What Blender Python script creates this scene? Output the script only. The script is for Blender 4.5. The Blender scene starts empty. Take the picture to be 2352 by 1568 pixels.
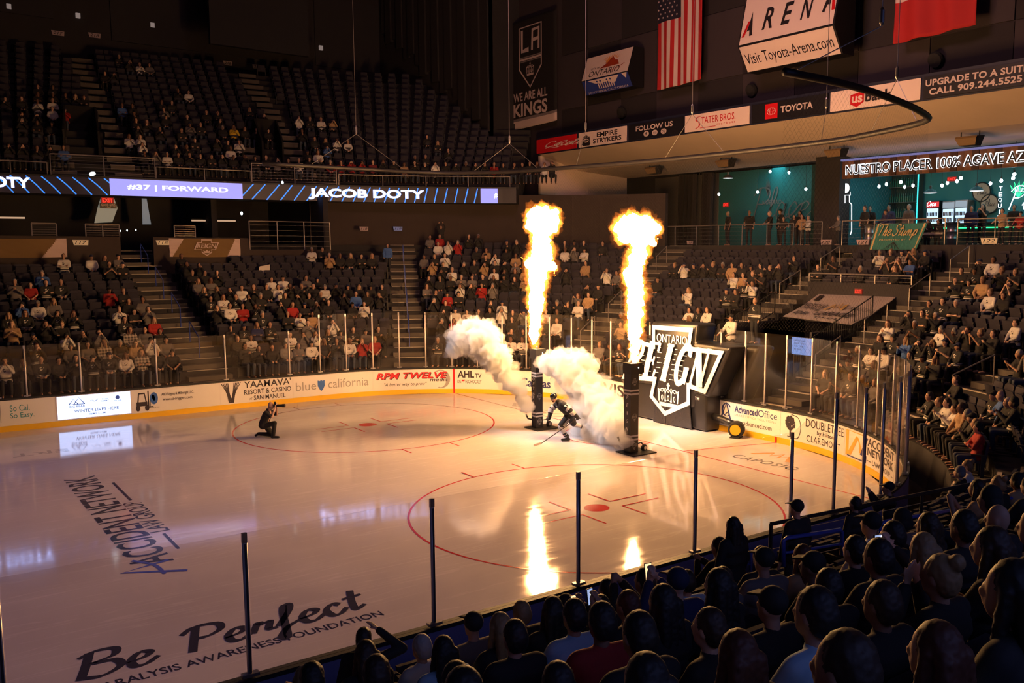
import bpy, bmesh, math, random
from mathutils import Vector, Matrix, noise
RNG = random.Random(11)
SC = bpy.context.scene
COL = SC.collection
PI = math.pi
W, H = 2352, 1568

# ------------------------------------------------------------------ camera
CAM = Vector((7.536, -23.865, 6.32))
YAW, PITCH, ROLL = math.radians(52.0574), math.radians(-6.802), math.radians(0.1894)
FPX, CX, CY = 2091.4, 187.0, 38.0
FWD = Vector((math.cos(PITCH) * math.cos(YAW), math.cos(PITCH) * math.sin(YAW), math.sin(PITCH)))
_r = FWD.cross(Vector((0, 0, 1))).normalized()
_u = _r.cross(FWD)
RIGHT = _r * math.cos(ROLL) + _u * math.sin(ROLL)
UP = -_r * math.sin(ROLL) + _u * math.cos(ROLL)
cam_data = bpy.data.cameras.new('camera')
cam = bpy.data.objects.new('camera', cam_data)
COL.objects.link(cam)
cam_data.sensor_width = 36.0
cam_data.lens = FPX / W * 36.0
cam_data.shift_x = -CX / W
cam_data.shift_y = CY / W
cam_data.clip_start, cam_data.clip_end = 0.05, 300
cam.matrix_world = Matrix(((RIGHT.x, UP.x, -FWD.x, CAM.x), (RIGHT.y, UP.y, -FWD.y, CAM.y),
                           (RIGHT.z, UP.z, -FWD.z, CAM.z), (0, 0, 0, 1)))
SC.camera = cam

# ------------------------------------------------------------------ world, exposure, roof fill and spots
SC.view_settings.view_transform = 'Standard'
SC.view_settings.look = 'None'
SC.view_settings.exposure = 0.0
SC.view_settings.gamma = 1.0
world = bpy.data.worlds.new('hall_air')
SC.world = world
world.use_nodes = True
world.node_tree.nodes['Background'].inputs[0].default_value = (0.75, 0.5, 0.9, 1)
world.node_tree.nodes['Background'].inputs[1].default_value = 0.0022
SC.cycles.max_bounces = 8
SC.cycles.diffuse_bounces = 3
SC.cycles.glossy_bounces = 3
SC.cycles.transmission_bounces = 4
SC.cycles.transparent_max_bounces = 40
SC.cycles.volume_bounces = 6
SC.cycles.sample_clamp_indirect = 6.0
SC.cycles.caustics_reflective = False
SC.cycles.caustics_refractive = False


def area_light(name, loc, target, size, size_y, power, color):
    d = bpy.data.lights.new(name, 'AREA')
    d.shape = 'RECTANGLE'; d.size = size; d.size_y = size_y; d.energy = power; d.color = color
    o = bpy.data.objects.new(name, d); COL.objects.link(o)
    o.location = loc
    o.rotation_euler = (Vector(target) - Vector(loc)).to_track_quat('-Z', 'Y').to_euler()
    return o


# unseen fill lamps added in the roof: purple on the ice, warm beyond it
def spot_light(name, loc, target, angle, power, color, blend=0.4, radius=0.15):
    d = bpy.data.lights.new(name, 'SPOT')
    d.spot_size = math.radians(angle); d.spot_blend = blend; d.energy = power; d.color = color; d.shadow_soft_size = radius
    o = bpy.data.objects.new(name, d); COL.objects.link(o)
    o.location = loc
    o.rotation_euler = (Vector(target) - Vector(loc)).to_track_quat('-Z', 'Y').to_euler()
    return o


spot_light('roof_fill', (6, 6, 26), (9, 0, 0), 54, 4200, (0.70, 0.46, 1.0), .6, 1.5)
area_light('roof_fill', (24, 0, 22.0), (42, 8, 15), 6, 3, 1300, (1.0, 0.50, 0.52))
area_light('roof_fill', (20, -6, 22.0), (20, 29, 8), 10, 3, 110, (1.0, 0.5, 0.4))
# the near side's own LED ribbon, above and behind the photographer, throws blue on the near stand
area_light('ribbon_glow', (14, -30, 10.5), (15, -14, 1), 24, 0.9, 300, (0.30, 0.38, 1.0))
# follow spots in the catwalk: cool white on the tunnel inflatable and the fog
spot_light('follow_spot', (12, -4, 20), (29.6, -0.7, 1.9), 11, 15000, (0.95, 0.92, 1.0))
spot_light('follow_spot', (14, 10, 20), (26.2, 1.2, 1.0), 17, 27000, (1.0, 0.93, 0.95), 1.0)


# ------------------------------------------------------------------ helpers
def un(px, py, ax, v):
    """point where the photo's sight line through a pixel meets the plane axis=v"""
    d = RIGHT * ((px - W / 2 - CX) / FPX) + UP * (-(py - H / 2 - CY) / FPX) + FWD
    return CAM + d * ((v - CAM[ax]) / d[ax])


def pr(P):
    d = Vector(P) - CAM
    z = d.dot(FWD)
    if z < 0.05:
        return (-9999, -9999, z)
    return (W / 2 + CX + FPX * d.dot(RIGHT) / z, H / 2 + CY - FPX * d.dot(UP) / z, z)


def in_view(P, m=30):
    x, y, z = pr(P)
    return z > 0.3 and -m < x < W + m and -m < y < H + m


MATS = {}


def mat(name, color=(0.5, 0.5, 0.5), rough=0.6, metal=0.0, emit=None, strength=1.0, bump=0.0, scale=30.0,
        vary=0.0, spec=0.5, coat=0.0):
    if name in MATS:
        return MATS[name]
    m = bpy.data.materials.new(name)
    m.use_nodes = True
    nt = m.node_tree
    b = nt.nodes['Principled BSDF']
    b.inputs['Base Color'].default_value = (*color, 1)
    b.inputs['Roughness'].default_value = rough
    b.inputs['Metallic'].default_value = metal
    b.inputs['Specular IOR Level'].default_value = spec
    if coat:
        b.inputs['Coat Weight'].default_value = coat
    if emit:
        b.inputs['Emission Color'].default_value = (*emit, 1)
        b.inputs['Emission Strength'].default_value = strength
    if bump or vary:
        n = nt.nodes.new('ShaderNodeTexNoise')
        n.inputs['Scale'].default_value = scale
        n.inputs['Detail'].default_value = 5
        tc = nt.nodes.new('ShaderNodeTexCoord')
        nt.links.new(tc.outputs['Object'], n.inputs['Vector'])
        if bump:
            bp = nt.nodes.new('ShaderNodeBump')
            bp.inputs['Strength'].default_value = bump
            bp.inputs['Distance'].default_value = 0.02
            nt.links.new(n.outputs['Fac'], bp.inputs['Height'])
            nt.links.new(bp.outputs['Normal'], b.inputs['Normal'])
        if vary:
            mx = nt.nodes.new('ShaderNodeMixRGB')
            mx.inputs[1].default_value = (*[c * (1 - vary) for c in color], 1)
            mx.inputs[2].default_value = (*[min(1, c * (1 + vary)) for c in color], 1)
            nt.links.new(n.outputs['Fac'], mx.inputs[0])
            nt.links.new(mx.outputs[0], b.inputs['Base Color'])
    MATS[name] = m
    return m


def emitter(name, color, strength):
    return mat(name, (0.02, 0.02, 0.02), 0.5, emit=color, strength=strength)


def tag(o, label=None, cat=None, group=None, kind=None):
    if label: o['label'] = label
    if cat: o['category'] = cat
    if group: o['group'] = group
    if kind: o['kind'] = kind
    return o


def empty(name, loc=(0, 0, 0), rz=0.0, label=None, cat=None, group=None):
    o = bpy.data.objects.new(name, None)
    COL.objects.link(o)
    o.location = loc
    o.rotation_euler = (0, 0, rz)
    o.empty_display_size = 0.2
    return tag(o, label, cat, group)


def link(name, mesh, parent=None, loc=None, rz=None):
    o = bpy.data.objects.new(name, mesh)
    COL.objects.link(o)
    if parent is not None: o.parent = parent
    if loc is not None: o.location = loc
    if rz is not None: o.rotation_euler = (0, 0, rz)
    return o


class MB:
    """collects geometry, then links it as one mesh object"""

    def __init__(s):
        s.v, s.f, s.m = [], [], []

    def add(s, vs, fs, mi=0):
        n = len(s.v)
        s.v += [tuple(p) for p in vs]
        s.f += [tuple(i + n for i in f) for f in fs]
        s.m += [mi] * len(fs)

    def box(s, a, b, mi=0):
        x0, y0, z0 = a; x1, y1, z1 = b
        s.add([(x0, y0, z0), (x1, y0, z0), (x1, y1, z0), (x0, y1, z0), (x0, y0, z1), (x1, y0, z1), (x1, y1, z1), (x0, y1, z1)],
              [(0, 3, 2, 1), (4, 5, 6, 7), (0, 1, 5, 4), (1, 2, 6, 5), (2, 3, 7, 6), (3, 0, 4, 7)], mi)

    def obox(s, c, ax, ay, az, mi=0):
        """box about c with half vectors"""
        c, ax, ay, az = Vector(c), Vector(ax), Vector(ay), Vector(az)
        vs = [c + ax * i + ay * j + az * k for k in (-1, 1) for i, j in ((-1, -1), (1, -1), (1, 1), (-1, 1))]
        s.add(vs, [(0, 3, 2, 1), (4, 5, 6, 7), (0, 1, 5, 4), (1, 2, 6, 5), (2, 3, 7, 6), (3, 0, 4, 7)], mi)

    def slab(s, q, n, mi=0):
        """polygon q (3-D points) given thickness by the vector n"""
        n = Vector(n); k = len(q)
        vs = [Vector(p) for p in q] + [Vector(p) + n for p in q]
        fs = [tuple(range(k - 1, -1, -1)), tuple(range(k, 2 * k))]
        fs += [(i, (i + 1) % k, k + (i + 1) % k, k + i) for i in range(k)]
        s.add(vs, fs, mi)

    def cyl(s, p, q, r, r2=None, n=10, mi=0, caps=True):
        p, q = Vector(p), Vector(q)
        r2 = r if r2 is None else r2
        d = (q - p)
        if d.length < 1e-6: return
        d.normalize()
        a = d.orthogonal().normalized(); b = d.cross(a)
        vs = [c + (a * math.cos(t * 2 * PI / n) + b * math.sin(t * 2 * PI / n)) * rr for c, rr in ((p, r), (q, r2)) for t in range(n)]
        fs = [(i, (i + 1) % n, n + (i + 1) % n, n + i) for i in range(n)]
        if caps: fs += [tuple(range(n - 1, -1, -1)), tuple(range(n, 2 * n))]
        s.add(vs, fs, mi)

    def path(s, pts, r, n=8, mi=0, closed=False):
        pts = [Vector(p) for p in pts]
        k = len(pts); vs = []; prev = None
        for i, p in enumerate(pts):
            if closed: d = pts[(i + 1) % k] - pts[i - 1]
            else: d = pts[min(i + 1, k - 1)] - pts[max(i - 1, 0)]
            d.normalize()
            a = (prev - d * prev.dot(d)) if prev is not None else d.orthogonal()
            if a.length < 1e-5: a = d.orthogonal()
            a.normalize(); prev = a
            b = d.cross(a)
            rr = r[i] if isinstance(r, (list, tuple)) else r
            vs += [p + (a * math.cos(t * 2 * PI / n) + b * math.sin(t * 2 * PI / n)) * rr for t in range(n)]
        fs = []
        for i in range(k if closed else k - 1):
            j = (i + 1) % k
            fs += [(i * n + t, i * n + (t + 1) % n, j * n + (t + 1) % n, j * n + t) for t in range(n)]
        if not closed: fs += [tuple(range(n - 1, -1, -1)), tuple(range((k - 1) * n, k * n))]
        s.add(vs, fs, mi)

    def lathe(s, prof, c=(0, 0, 0), n=20, mi=0):
        c = Vector(c)
        vs = [c + Vector((r * math.cos(t * 2 * PI / n), r * math.sin(t * 2 * PI / n), z)) for r, z in prof for t in range(n)]
        fs = [(i * n + t, i * n + (t + 1) % n, (i + 1) * n + (t + 1) % n, (i + 1) * n + t) for i in range(len(prof) - 1) for t in range(n)]
        fs += [tuple(range(n - 1, -1, -1)), tuple(range((len(prof) - 1) * n, len(prof) * n))]
        s.add(vs, fs, mi)

    def cap(s, p, q, r0, r1=None, n=10, h=4, mi=0):
        """tapered capsule"""
        p, q = Vector(p), Vector(q)
        r1 = r0 if r1 is None else r1
        d = q - p
        if d.length < 1e-6: d = Vector((0, 0, 1e-4))
        d.normalize()
        a = d.orthogonal().normalized(); b = d.cross(a)
        rings = [(p, -math.cos(i / h * PI / 2) * r0, math.sin(i / h * PI / 2) * r0) for i in range(1, h + 1)]
        rings += [(q, math.sin(i / h * PI / 2) * r1, math.cos(i / h * PI / 2) * r1) for i in range(h)]
        vs = [c + d * o + (a * math.cos(t * 2 * PI / n) + b * math.sin(t * 2 * PI / n)) * rr for c, o, rr in rings for t in range(n)]
        k = len(rings)
        vs += [p - d * r0, q + d * r1]
        fs = [(i * n + t, i * n + (t + 1) % n, (i + 1) * n + (t + 1) % n, (i + 1) * n + t) for i in range(k - 1) for t in range(n)]
        fs += [(k * n, (t + 1) % n, t) for t in range(n)]
        fs += [(k * n + 1, (k - 1) * n + t, (k - 1) * n + (t + 1) % n) for t in range(n)]
        s.add(vs, fs, mi)

    def ell(s, c, rx, ry, rz, n=14, h=9, mi=0, rot=None):
        c = Vector(c); vs = []
        for i in range(1, h):
            for t in range(n):
                p = Vector((rx * math.sin(i * PI / h) * math.cos(t * 2 * PI / n), ry * math.sin(i * PI / h) * math.sin(t * 2 * PI / n), rz * math.cos(i * PI / h)))
                vs.append(c + (rot @ p if rot else p))
        t0 = Vector((0, 0, rz)); t1 = Vector((0, 0, -rz))
        vs += [c + (rot @ t0 if rot else t0), c + (rot @ t1 if rot else t1)]
        k = h - 1
        fs = [(i * n + t, (i + 1) * n + t, (i + 1) * n + (t + 1) % n, i * n + (t + 1) % n) for i in range(k - 1) for t in range(n)]
        fs += [(k * n, t, (t + 1) % n) for t in range(n)]
        fs += [(k * n + 1, (k - 1) * n + (t + 1) % n, (k - 1) * n + t) for t in range(n)]
        s.add(vs, fs, mi)

    def mesh(s, name, mats, smooth=False):
        me = bpy.data.meshes.new(name)
        me.from_pydata(s.v, [], s.f)
        for m in (mats if isinstance(mats, (list, tuple)) else [mats]): me.materials.append(m)
        if any(s.m): me.polygons.foreach_set('material_index', s.m)
        if smooth: me.polygons.foreach_set('use_smooth', [True] * len(me.polygons))
        me.update()
        return me

    def build(s, name, mats, parent=None, smooth=False, **kw):
        return link(name, s.mesh(name, mats, smooth), parent, **kw)


# ---- flat artwork: text and shapes in a (u, v) rectangle, mapped onto any surface
_TXT = {}


def text2d(s, bold=0.0, shear=0.0, space=1.0):
    key = (s, bold, shear, space)
    if key in _TXT: return _TXT[key]
    c = bpy.data.curves.new('t', 'FONT')
    c.body = s; c.offset = bold; c.shear = shear; c.space_character = space; c.resolution_u = 3
    o = bpy.data.objects.new('t', c); COL.objects.link(o)
    dg = bpy.context.evaluated_depsgraph_get()
    me = bpy.data.meshes.new_from_object(o.evaluated_get(dg))
    vs = [(v.co.x, v.co.y) for v in me.vertices]
    fs = [tuple(p.vertices) for p in me.polygons]
    bpy.data.objects.remove(o); bpy.data.curves.remove(c); bpy.data.meshes.remove(me)
    xs = [v[0] for v in vs]; ys = [v[1] for v in vs]
    x0, x1, y0, y1 = min(xs), max(xs), min(ys), max(ys)
    vs = [((x - x0) / (x1 - x0), (y - y0) / (y1 - y0)) for x, y in vs]
    _TXT[key] = (vs, fs)
    return _TXT[key]


class Art:
    """flat lettering and shapes collected in (u, v), later laid on a surface"""

    def __init__(s):
        s.v, s.f, s.m, s.lay, s.layer = [], [], [], [], 0

    def add(s, vs, fs, mi=0):
        n = len(s.v)
        s.v += vs; s.f += [tuple(i + n for i in f) for f in fs]; s.m += [mi] * len(fs); s.lay += [s.layer] * len(vs)

    def text(s, t, u0, v0, u1, v1, mi=0, **kw):
        s.layer += 1
        vs, fs = text2d(t, **kw)
        s.add([(u0 + (u1 - u0) * x, v0 + (v1 - v0) * y) for x, y in vs], fs, mi)
        return s

    def poly(s, pts, mi=0):
        s.add([tuple(p) for p in pts], [tuple(range(len(pts)))], mi); return s

    def rect(s, u0, v0, u1, v1, mi=0, n=1):
        s.layer += 1
        for i in range(n):
            a = u0 + (u1 - u0) * i / n; b = u0 + (u1 - u0) * (i + 1) / n
            s.poly([(a, v0), (b, v0), (b, v1), (a, v1)], mi)
        return s

    def disc(s, u, v, ru, rv, mi=0, n=24):
        s.layer += 1
        return s.poly([(u + ru * math.cos(i * 2 * PI / n), v + rv * math.sin(i * 2 * PI / n)) for i in range(n)], mi)

    def ring(s, u, v, ru, rv, t, mi=0, n=28, a0=0.0, a1=2 * PI):
        s.layer += 1
        for i in range(n):
            p, q = a0 + (a1 - a0) * i / n, a0 + (a1 - a0) * (i + 1) / n
            s.poly([(u + ru * math.cos(p), v + rv * math.sin(p)), (u + ru * math.cos(q), v + rv * math.sin(q)),
                    (u + (ru - t) * math.cos(q), v + (rv - t) * math.sin(q)), (u + (ru - t) * math.cos(p), v + (rv - t) * math.sin(p))], mi)
        return s

    def frame(s, outer, inner, mi=0):
        k = len(outer)
        for i in range(k):
            j = (i + 1) % k
            s.poly([outer[i], outer[j], inner[j], inner[i]], mi)
        return s

    def stroke(s, pts, w, mi=0, smooth=True, pen=None):
        """ribbon along pts; pen=(angle, thin/thick) gives a broad-nib look"""
        s.layer += 1
        P = catmull(pts) if smooth and len(pts) > 2 else [Vector((*p, 0)) for p in pts]
        L, Rr = [], []
        k = len(P)
        for i, p in enumerate(P):
            d = P[min(i + 1, k - 1)] - P[max(i - 1, 0)]
            if d.length < 1e-9: d = Vector((1, 0, 0))
            d.normalize(); n = Vector((-d.y, d.x, 0))
            ww = w
            if pen: ww = w * (pen[1] + (1 - pen[1]) * abs(math.sin(math.atan2(d.y, d.x) - pen[0])))
            L.append((p.x + n.x * ww / 2, p.y + n.y * ww / 2)); Rr.append((p.x - n.x * ww / 2, p.y - n.y * ww / 2))
        for i in range(k - 1):
            s.poly([L[i], L[i + 1], Rr[i + 1], Rr[i]], mi)
        return s

    def on(s, fn, name, mats, parent=None):
        """fn(u, v) -> 3-D point"""
        me = bpy.data.meshes.new(name)
        pts = []
        for (u, v), l in zip(s.v, s.lay):
            p = Vector(fn(u, v))
            if s.layer > 1:      # each stroke lies a hair above the one before
                n = (Vector(fn(u + 1e-3, v)) - p).cross(Vector(fn(u, v + 1e-3)) - p)
                if n.length > 0: p = p + n.normalized() * (4e-4 * (l % 14))
            pts.append(tuple(p))
        me.from_pydata(pts, [], s.f)
        for m in (mats if isinstance(mats, (list, tuple)) else [mats]): me.materials.append(m)
        if any(s.m): me.polygons.foreach_set('material_index', s.m)
        me.update()
        return link(name, me, parent)


def catmull(pts, n=6):
    P = [Vector((*p[:2], 0)) for p in pts]
    P = [P[0] * 2 - P[1]] + P + [P[-1] * 2 - P[-2]]
    out = []
    for i in range(1, len(P) - 2):
        for t in range(n):
            t /= n
            a, b, c, d = P[i - 1:i + 3]
            out.append(0.5 * (2 * b + (c - a) * t + (2 * a - 5 * b + 4 * c - d) * t * t + (3 * b - a - 3 * c + d) * t ** 3))
    out.append(P[-2])
    return out


# cursive letters as pen strokes: (advance, [stroke, ...]) in a unit em, x-height 0.5
SCRIPT = {
    'B': (0.8, [[(.22, 1), (.18, .5), (.12, 0)], [(.05, .85), (.3, 1.02), (.62, .95), (.6, .68), (.28, .54), (.62, .48), (.72, .2), (.45, -.02), (.1, .06)]]),
    'P': (0.72, [[(.28, 1), (.22, .5), (.16, -.02)], [(.02, .78), (.25, 1.02), (.65, .96), (.7, .68), (.48, .5), (.25, .5)]]),
    'T': (0.7, [[(.42, .98), (.34, .5), (.25, 0)], [(0, .85), (.1, 1), (.45, .97), (.85, 1.02)]]),
    'S': (0.7, [[(.68, .82), (.52, 1.02), (.25, .9), (.3, .6), (.55, .4), (.45, .08), (.18, -.02), (.02, .18)]]),
    'C': (0.7, [[(.62, .78), (.6, 1.0), (.3, .95), (.08, .5), (.15, .05), (.4, 0), (.66, .2)]]),
    'e': (0.5, [[(.02, .2), (.3, .3), (.38, .45), (.22, .52), (.08, .3), (.12, .04), (.3, 0), (.52, .2)]]),
    'r': (0.46, [[(0, .1), (.14, .5), (.2, .42), (.36, .46), (.3, .15), (.46, .12)]]),
    'f': (0.42, [[(.02, .15), (.3, .7), (.36, 1), (.24, .98), (.16, .4), (.1, -.4), (.0, -.3), (.18, .02), (.44, .2)]]),
    'c': (0.44, [[(.36, .42), (.22, .52), (.06, .3), (.12, .03), (.28, 0), (.46, .2)]]),
    't': (0.38, [[(.26, .95), (.16, .3), (.18, .02), (.38, .15)], [(.02, .62), (.42, .66)]]),
    'h': (0.54, [[(.26, 1), (.14, .5), (.06, 0)], [(.1, .2), (.3, .5), (.38, .4), (.32, .08), (.4, 0), (.54, .15)]]),
    'u': (0.56, [[(.08, .5), (.06, .1), (.18, 0), (.36, .2), (.42, .5), (.38, .08), (.46, 0), (.58, .15)]]),
    'm': (0.8, [[(.04, 0), (.12, .5), (.12, .3), (.28, .5), (.3, .0), (.36, .34), (.52, .5), (.56, .06), (.66, 0), (.8, .15)]]),
    'p': (0.54, [[(.16, .5), (.08, .0), (.02, -.42)], [(.1, .2), (.28, .52), (.44, .38), (.38, .05), (.2, 0), (.12, .1)]]),
    'l': (0.34, [[(0, .15), (.26, .7), (.26, 1), (.14, .9), (.1, .1), (.2, 0), (.36, .15)]]),
    'a': (0.52, [[(.38, .44), (.2, .52), (.06, .25), (.14, 0), (.3, .12), (.4, .5), (.36, .08), (.42, 0), (.54, .15)]]),
    'o': (0.5, [[(.3, .5), (.1, .45), (.06, .15), (.2, 0), (.38, .15), (.36, .42), (.26, .5), (.5, .42)]]),
    'n': (0.54, [[(.04, 0), (.12, .5), (.12, .25), (.3, .5), (.36, .4), (.34, .06), (.42, 0), (.54, .15)]]),
    'k': (0.5, [[(.22, 1), (.12, .5), (.05, 0)], [(.38, .5), (.14, .25), (.36, 0), (.5, .12)]]),
    'i': (0.26, [[(.1, .5), (.06, .1), (.14, 0), (.26, .15)]]),
}


def script(art, s, u0, v0, em, w, slant=0.15, mi=0, pen=(0.5, 0.45)):
    u = u0
    for ch in s:
        if ch == ' ':
            u += em * 0.4; continue
        adv, st = SCRIPT[ch]
        for k in st:
            art.stroke([(u + em * (x + slant * y), v0 + em * y) for x, y in k], w, mi, pen=pen)
        u += em * adv
    return u


def plane_map(o, ux, uy, off=0.0):
    """maps (u, v) metres to o + u*ux + v*uy lifted by off along the normal"""
    o, ux, uy = Vector(o), Vector(ux).normalized(), Vector(uy).normalized()
    n = ux.cross(uy)
    return lambda u, v: o + ux * u + uy * v + n * off


def copy_tree(o, parent=None):
    c = o.copy(); COL.objects.link(c)
    if parent is not None: c.parent = parent
    for ch in list(o.children): copy_tree(ch, c)
    return c


ONES = ['nought', 'one', 'two', 'three', 'four', 'five', 'six', 'seven', 'eight', 'nine', 'ten', 'eleven', 'twelve', 'thirteen', 'fourteen', 'fifteen', 'sixteen', 'seventeen', 'eighteen', 'nineteen']
TENS = ['', '', 'twenty', 'thirty', 'forty', 'fifty', 'sixty', 'seventy', 'eighty', 'ninety']


def word(n):
    if n < 20: return ONES[n]
    if n < 100: return TENS[n // 10] + ('-' + ONES[n % 10] if n % 10 else '')
    return word(n // 100) + '-hundred' + ('-' + word(n % 100) if n % 100 else '')


# ---- the rink outline: s runs along the far boards, round the end, back along the near boards
RX, RY, RR = 30.48, 12.95, 8.53
AX, AY = RX - RR, RY - RR
LARC = RR * PI / 2
S1, S2, S3 = LARC, LARC + 2 * AY, 2 * LARC + 2 * AY


def rk(s, d=0.0, z=0.0):
    """point at offset d outside the boards, z up"""
    if s < 0: return Vector((AX + s, RY + d, z))
    if s < S1:
        a = PI / 2 - s / RR
        return Vector((AX + (RR + d) * math.cos(a), AY + (RR + d) * math.sin(a), z))
    if s < S2: return Vector((RX + d, AY - (s - S1), z))
    if s < S3:
        a = -(s - S2) / RR
        return Vector((AX + (RR + d) * math.cos(a), -AY + (RR + d) * math.sin(a), z))
    return Vector((AX - (s - S3), -RY - d, z))


def rk_out(s):
    """outward angle (direction away from the ice)"""
    if s < 0: return PI / 2
    if s < S1: return PI / 2 - s / RR
    if s < S2: return 0.0
    if s < S3: return -(s - S2) / RR
    return -PI / 2


def rk_inv(P):
    """(s, d) of a point outside the boards"""
    x, y = P[0], P[1]
    if x <= AX: return (x - AX, y - RY) if y > 0 else (S3 + AX - x, -RY - y)
    if abs(y) <= AY: return (S1 + AY - y, x - RX)
    cy = AY if y > 0 else -AY
    a = math.atan2(y - cy, x - AX); d = math.hypot(x - AX, y - cy) - RR
    return (RR * (PI / 2 - a), d) if y > 0 else (S2 - a * RR, d)


def s_grid(s0, s1, step=0.6):
    """s samples, dense on the curves"""
    pts = {s0, s1}
    for b in (0, S1, S2, S3):
        if s0 < b < s1: pts.add(b)
    k = s0
    while k < s1:
        if -1e-6 < k < S1 or S2 < k < S3: pts.add(k)
        k += step
    return sorted(pts)


def strip(s0, s1, prof, name, mats, parent=None, step=0.6, close=True):
    """sweep a closed (d, z) profile along the rink outline"""
    ss = s_grid(s0, s1, step); k = len(prof)
    vs = [rk(s, d, z) for s in ss for d, z in prof]
    fs = []
    for i in range(len(ss) - 1):
        for j in range(k if close else k - 1):
            fs.append((i * k + j, i * k + (j + 1) % k, (i + 1) * k + (j + 1) % k, (i + 1) * k + j))
    if close: fs += [tuple(range(k - 1, -1, -1)), tuple(range((len(ss) - 1) * k, len(ss) * k))]
    b = MB(); b.add(vs, fs)
    return b.build(name, mats, parent)

# ------------------------------------------------------------------ large structure: ice, boards, terraces, walls
RUN, RISE, D0, Z0 = 0.94, 0.368, 1.05, 1.0          # lower bowl rake
concrete = mat('concrete', (0.021, 0.019, 0.022), 0.85, vary=0.25, scale=3)
dark_wall = mat('dark_wall', (0.028, 0.025, 0.03), 0.9, vary=0.15, scale=1.5)
brown_wall = mat('brown_wall', (0.045, 0.031, 0.028), 0.85, vary=0.15, scale=1.0)
black = mat('black_paint', (0.012, 0.012, 0.013), 0.55)
black_matte = mat('black_matte', (0.012, 0.011, 0.012), 0.9)
steel = mat('brushed_steel', (0.45, 0.43, 0.44), 0.35, 0.9)
white_board = mat('white_board', (0.78, 0.74, 0.74), 0.35, vary=0.03, scale=4)
yellow = mat('kickplate_yellow', (0.85, 0.5, 0.02), 0.4)
red_line = mat('ice_red', (0.50, 0.035, 0.04), 0.12, spec=0.35)
ice_ink = mat('ice_ink', (0.045, 0.045, 0.075), 0.12, spec=0.35)
ice_grey = mat('ice_pale_ink', (0.36, 0.34, 0.37), 0.12, spec=0.35)
ice_blue = mat('ice_blue_ink', (0.08, 0.12, 0.55), 0.12, spec=0.35)
ice_orange = mat('ice_orange_ink', (0.6, 0.3, 0.1), 0.12, spec=0.35)
blue_paint = mat('blue_rail_paint', (0.03, 0.06, 0.35), 0.35)


def ice_material():
    m = bpy.data.materials.new('ice'); m.use_nodes = True
    nt = m.node_tree; b = nt.nodes['Principled BSDF']; N = nt.nodes.new; Lk = nt.links.new
    tc = N('ShaderNodeTexCoord')
    b.inputs['IOR'].default_value = 1.45
    b.inputs['Specular IOR Level'].default_value = 0.7
    big = N('ShaderNodeTexNoise'); big.inputs['Scale'].default_value = 0.35; big.inputs['Detail'].default_value = 6
    Lk(tc.outputs['Object'], big.inputs['Vector'])
    ramp = N('ShaderNodeValToRGB')
    ramp.color_ramp.elements[0].position = 0.3; ramp.color_ramp.elements[0].color = (0.58, 0.53, 0.55, 1)
    ramp.color_ramp.elements[1].position = 0.7; ramp.color_ramp.elements[1].color = (0.68, 0.635, 0.655, 1)
    Lk(big.outputs['Fac'], ramp.inputs[0])
    # skate scratches: thin bright arcs from two stretched, warped wave textures
    mp = N('ShaderNodeMapping'); mp.inputs['Rotation'].default_value = (0, 0, 0.5); mp.inputs['Scale'].default_value = (0.25, 2.2, 1)
    Lk(tc.outputs['Object'], mp.inputs['Vector'])
    sn = N('ShaderNodeTexNoise'); sn.inputs['Scale'].default_value = 1.4; sn.inputs['Detail'].default_value = 9; sn.inputs['Roughness'].default_value = 0.7; sn.inputs['Distortion'].default_value = 1.2
    Lk(mp.outputs[0], sn.inputs['Vector'])
    mp2 = N('ShaderNodeMapping'); mp2.inputs['Rotation'].default_value = (0, 0, -0.35); mp2.inputs['Scale'].default_value = (0.2, 3.0, 1)
    Lk(tc.outputs['Object'], mp2.inputs['Vector'])
    sn2 = N('ShaderNodeTexNoise'); sn2.inputs['Scale'].default_value = 0.9; sn2.inputs['Detail'].default_value = 3; sn2.inputs['Distortion'].default_value = 0.6
    Lk(mp2.outputs[0], sn2.inputs['Vector'])
    r2 = N('ShaderNodeValToRGB')
    r2.color_ramp.elements[0].position = 0.485; r2.color_ramp.elements[0].color = (0, 0, 0, 1)
    r2.color_ramp.elements[1].position = 0.5; r2.color_ramp.elements[1].color = (1, 1, 1, 1)
    e = r2.color_ramp.elements.new(0.515); e.color = (0, 0, 0, 1)
    Lk(sn2.outputs['Fac'], r2.inputs[0])
    mx = N('ShaderNodeMixRGB'); mx.blend_type = 'ADD'; mx.inputs[0].default_value = 0.08
    Lk(ramp.outputs[0], mx.inputs[1]); Lk(r2.outputs[0], mx.inputs[2])
    Lk(mx.outputs[0], b.inputs['Base Color'])
    mr = N('ShaderNodeMapRange'); mr.inputs[1].default_value = 0.35; mr.inputs[2].default_value = 0.7; mr.inputs[3].default_value = 0.04; mr.inputs[4].default_value = 0.12
    Lk(sn.outputs['Fac'], mr.inputs[0]); Lk(mr.outputs[0], b.inputs['Roughness'])
    bp = N('ShaderNodeBump'); bp.inputs['Strength'].default_value = 0.025; bp.inputs['Distance'].default_value = 0.006
    Lk(sn.outputs['Fac'], bp.inputs['Height']); Lk(bp.outputs['Normal'], b.inputs['Normal'])
    return m


ice_mat = ice_material()
ring = [rk(s, 0.05) for s in s_grid(-22 - 6, S3 + 28, 1.0)]
b = MB()
b.add([(p.x, p.y, 0) for p in ring], [tuple(range(len(ring)))])
b.add([(p.x, p.y, -0.15) for p in ring], [tuple(range(len(ring)))])
ice = tag(b.build('floor_ice', ice_mat), kind='structure')

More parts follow.
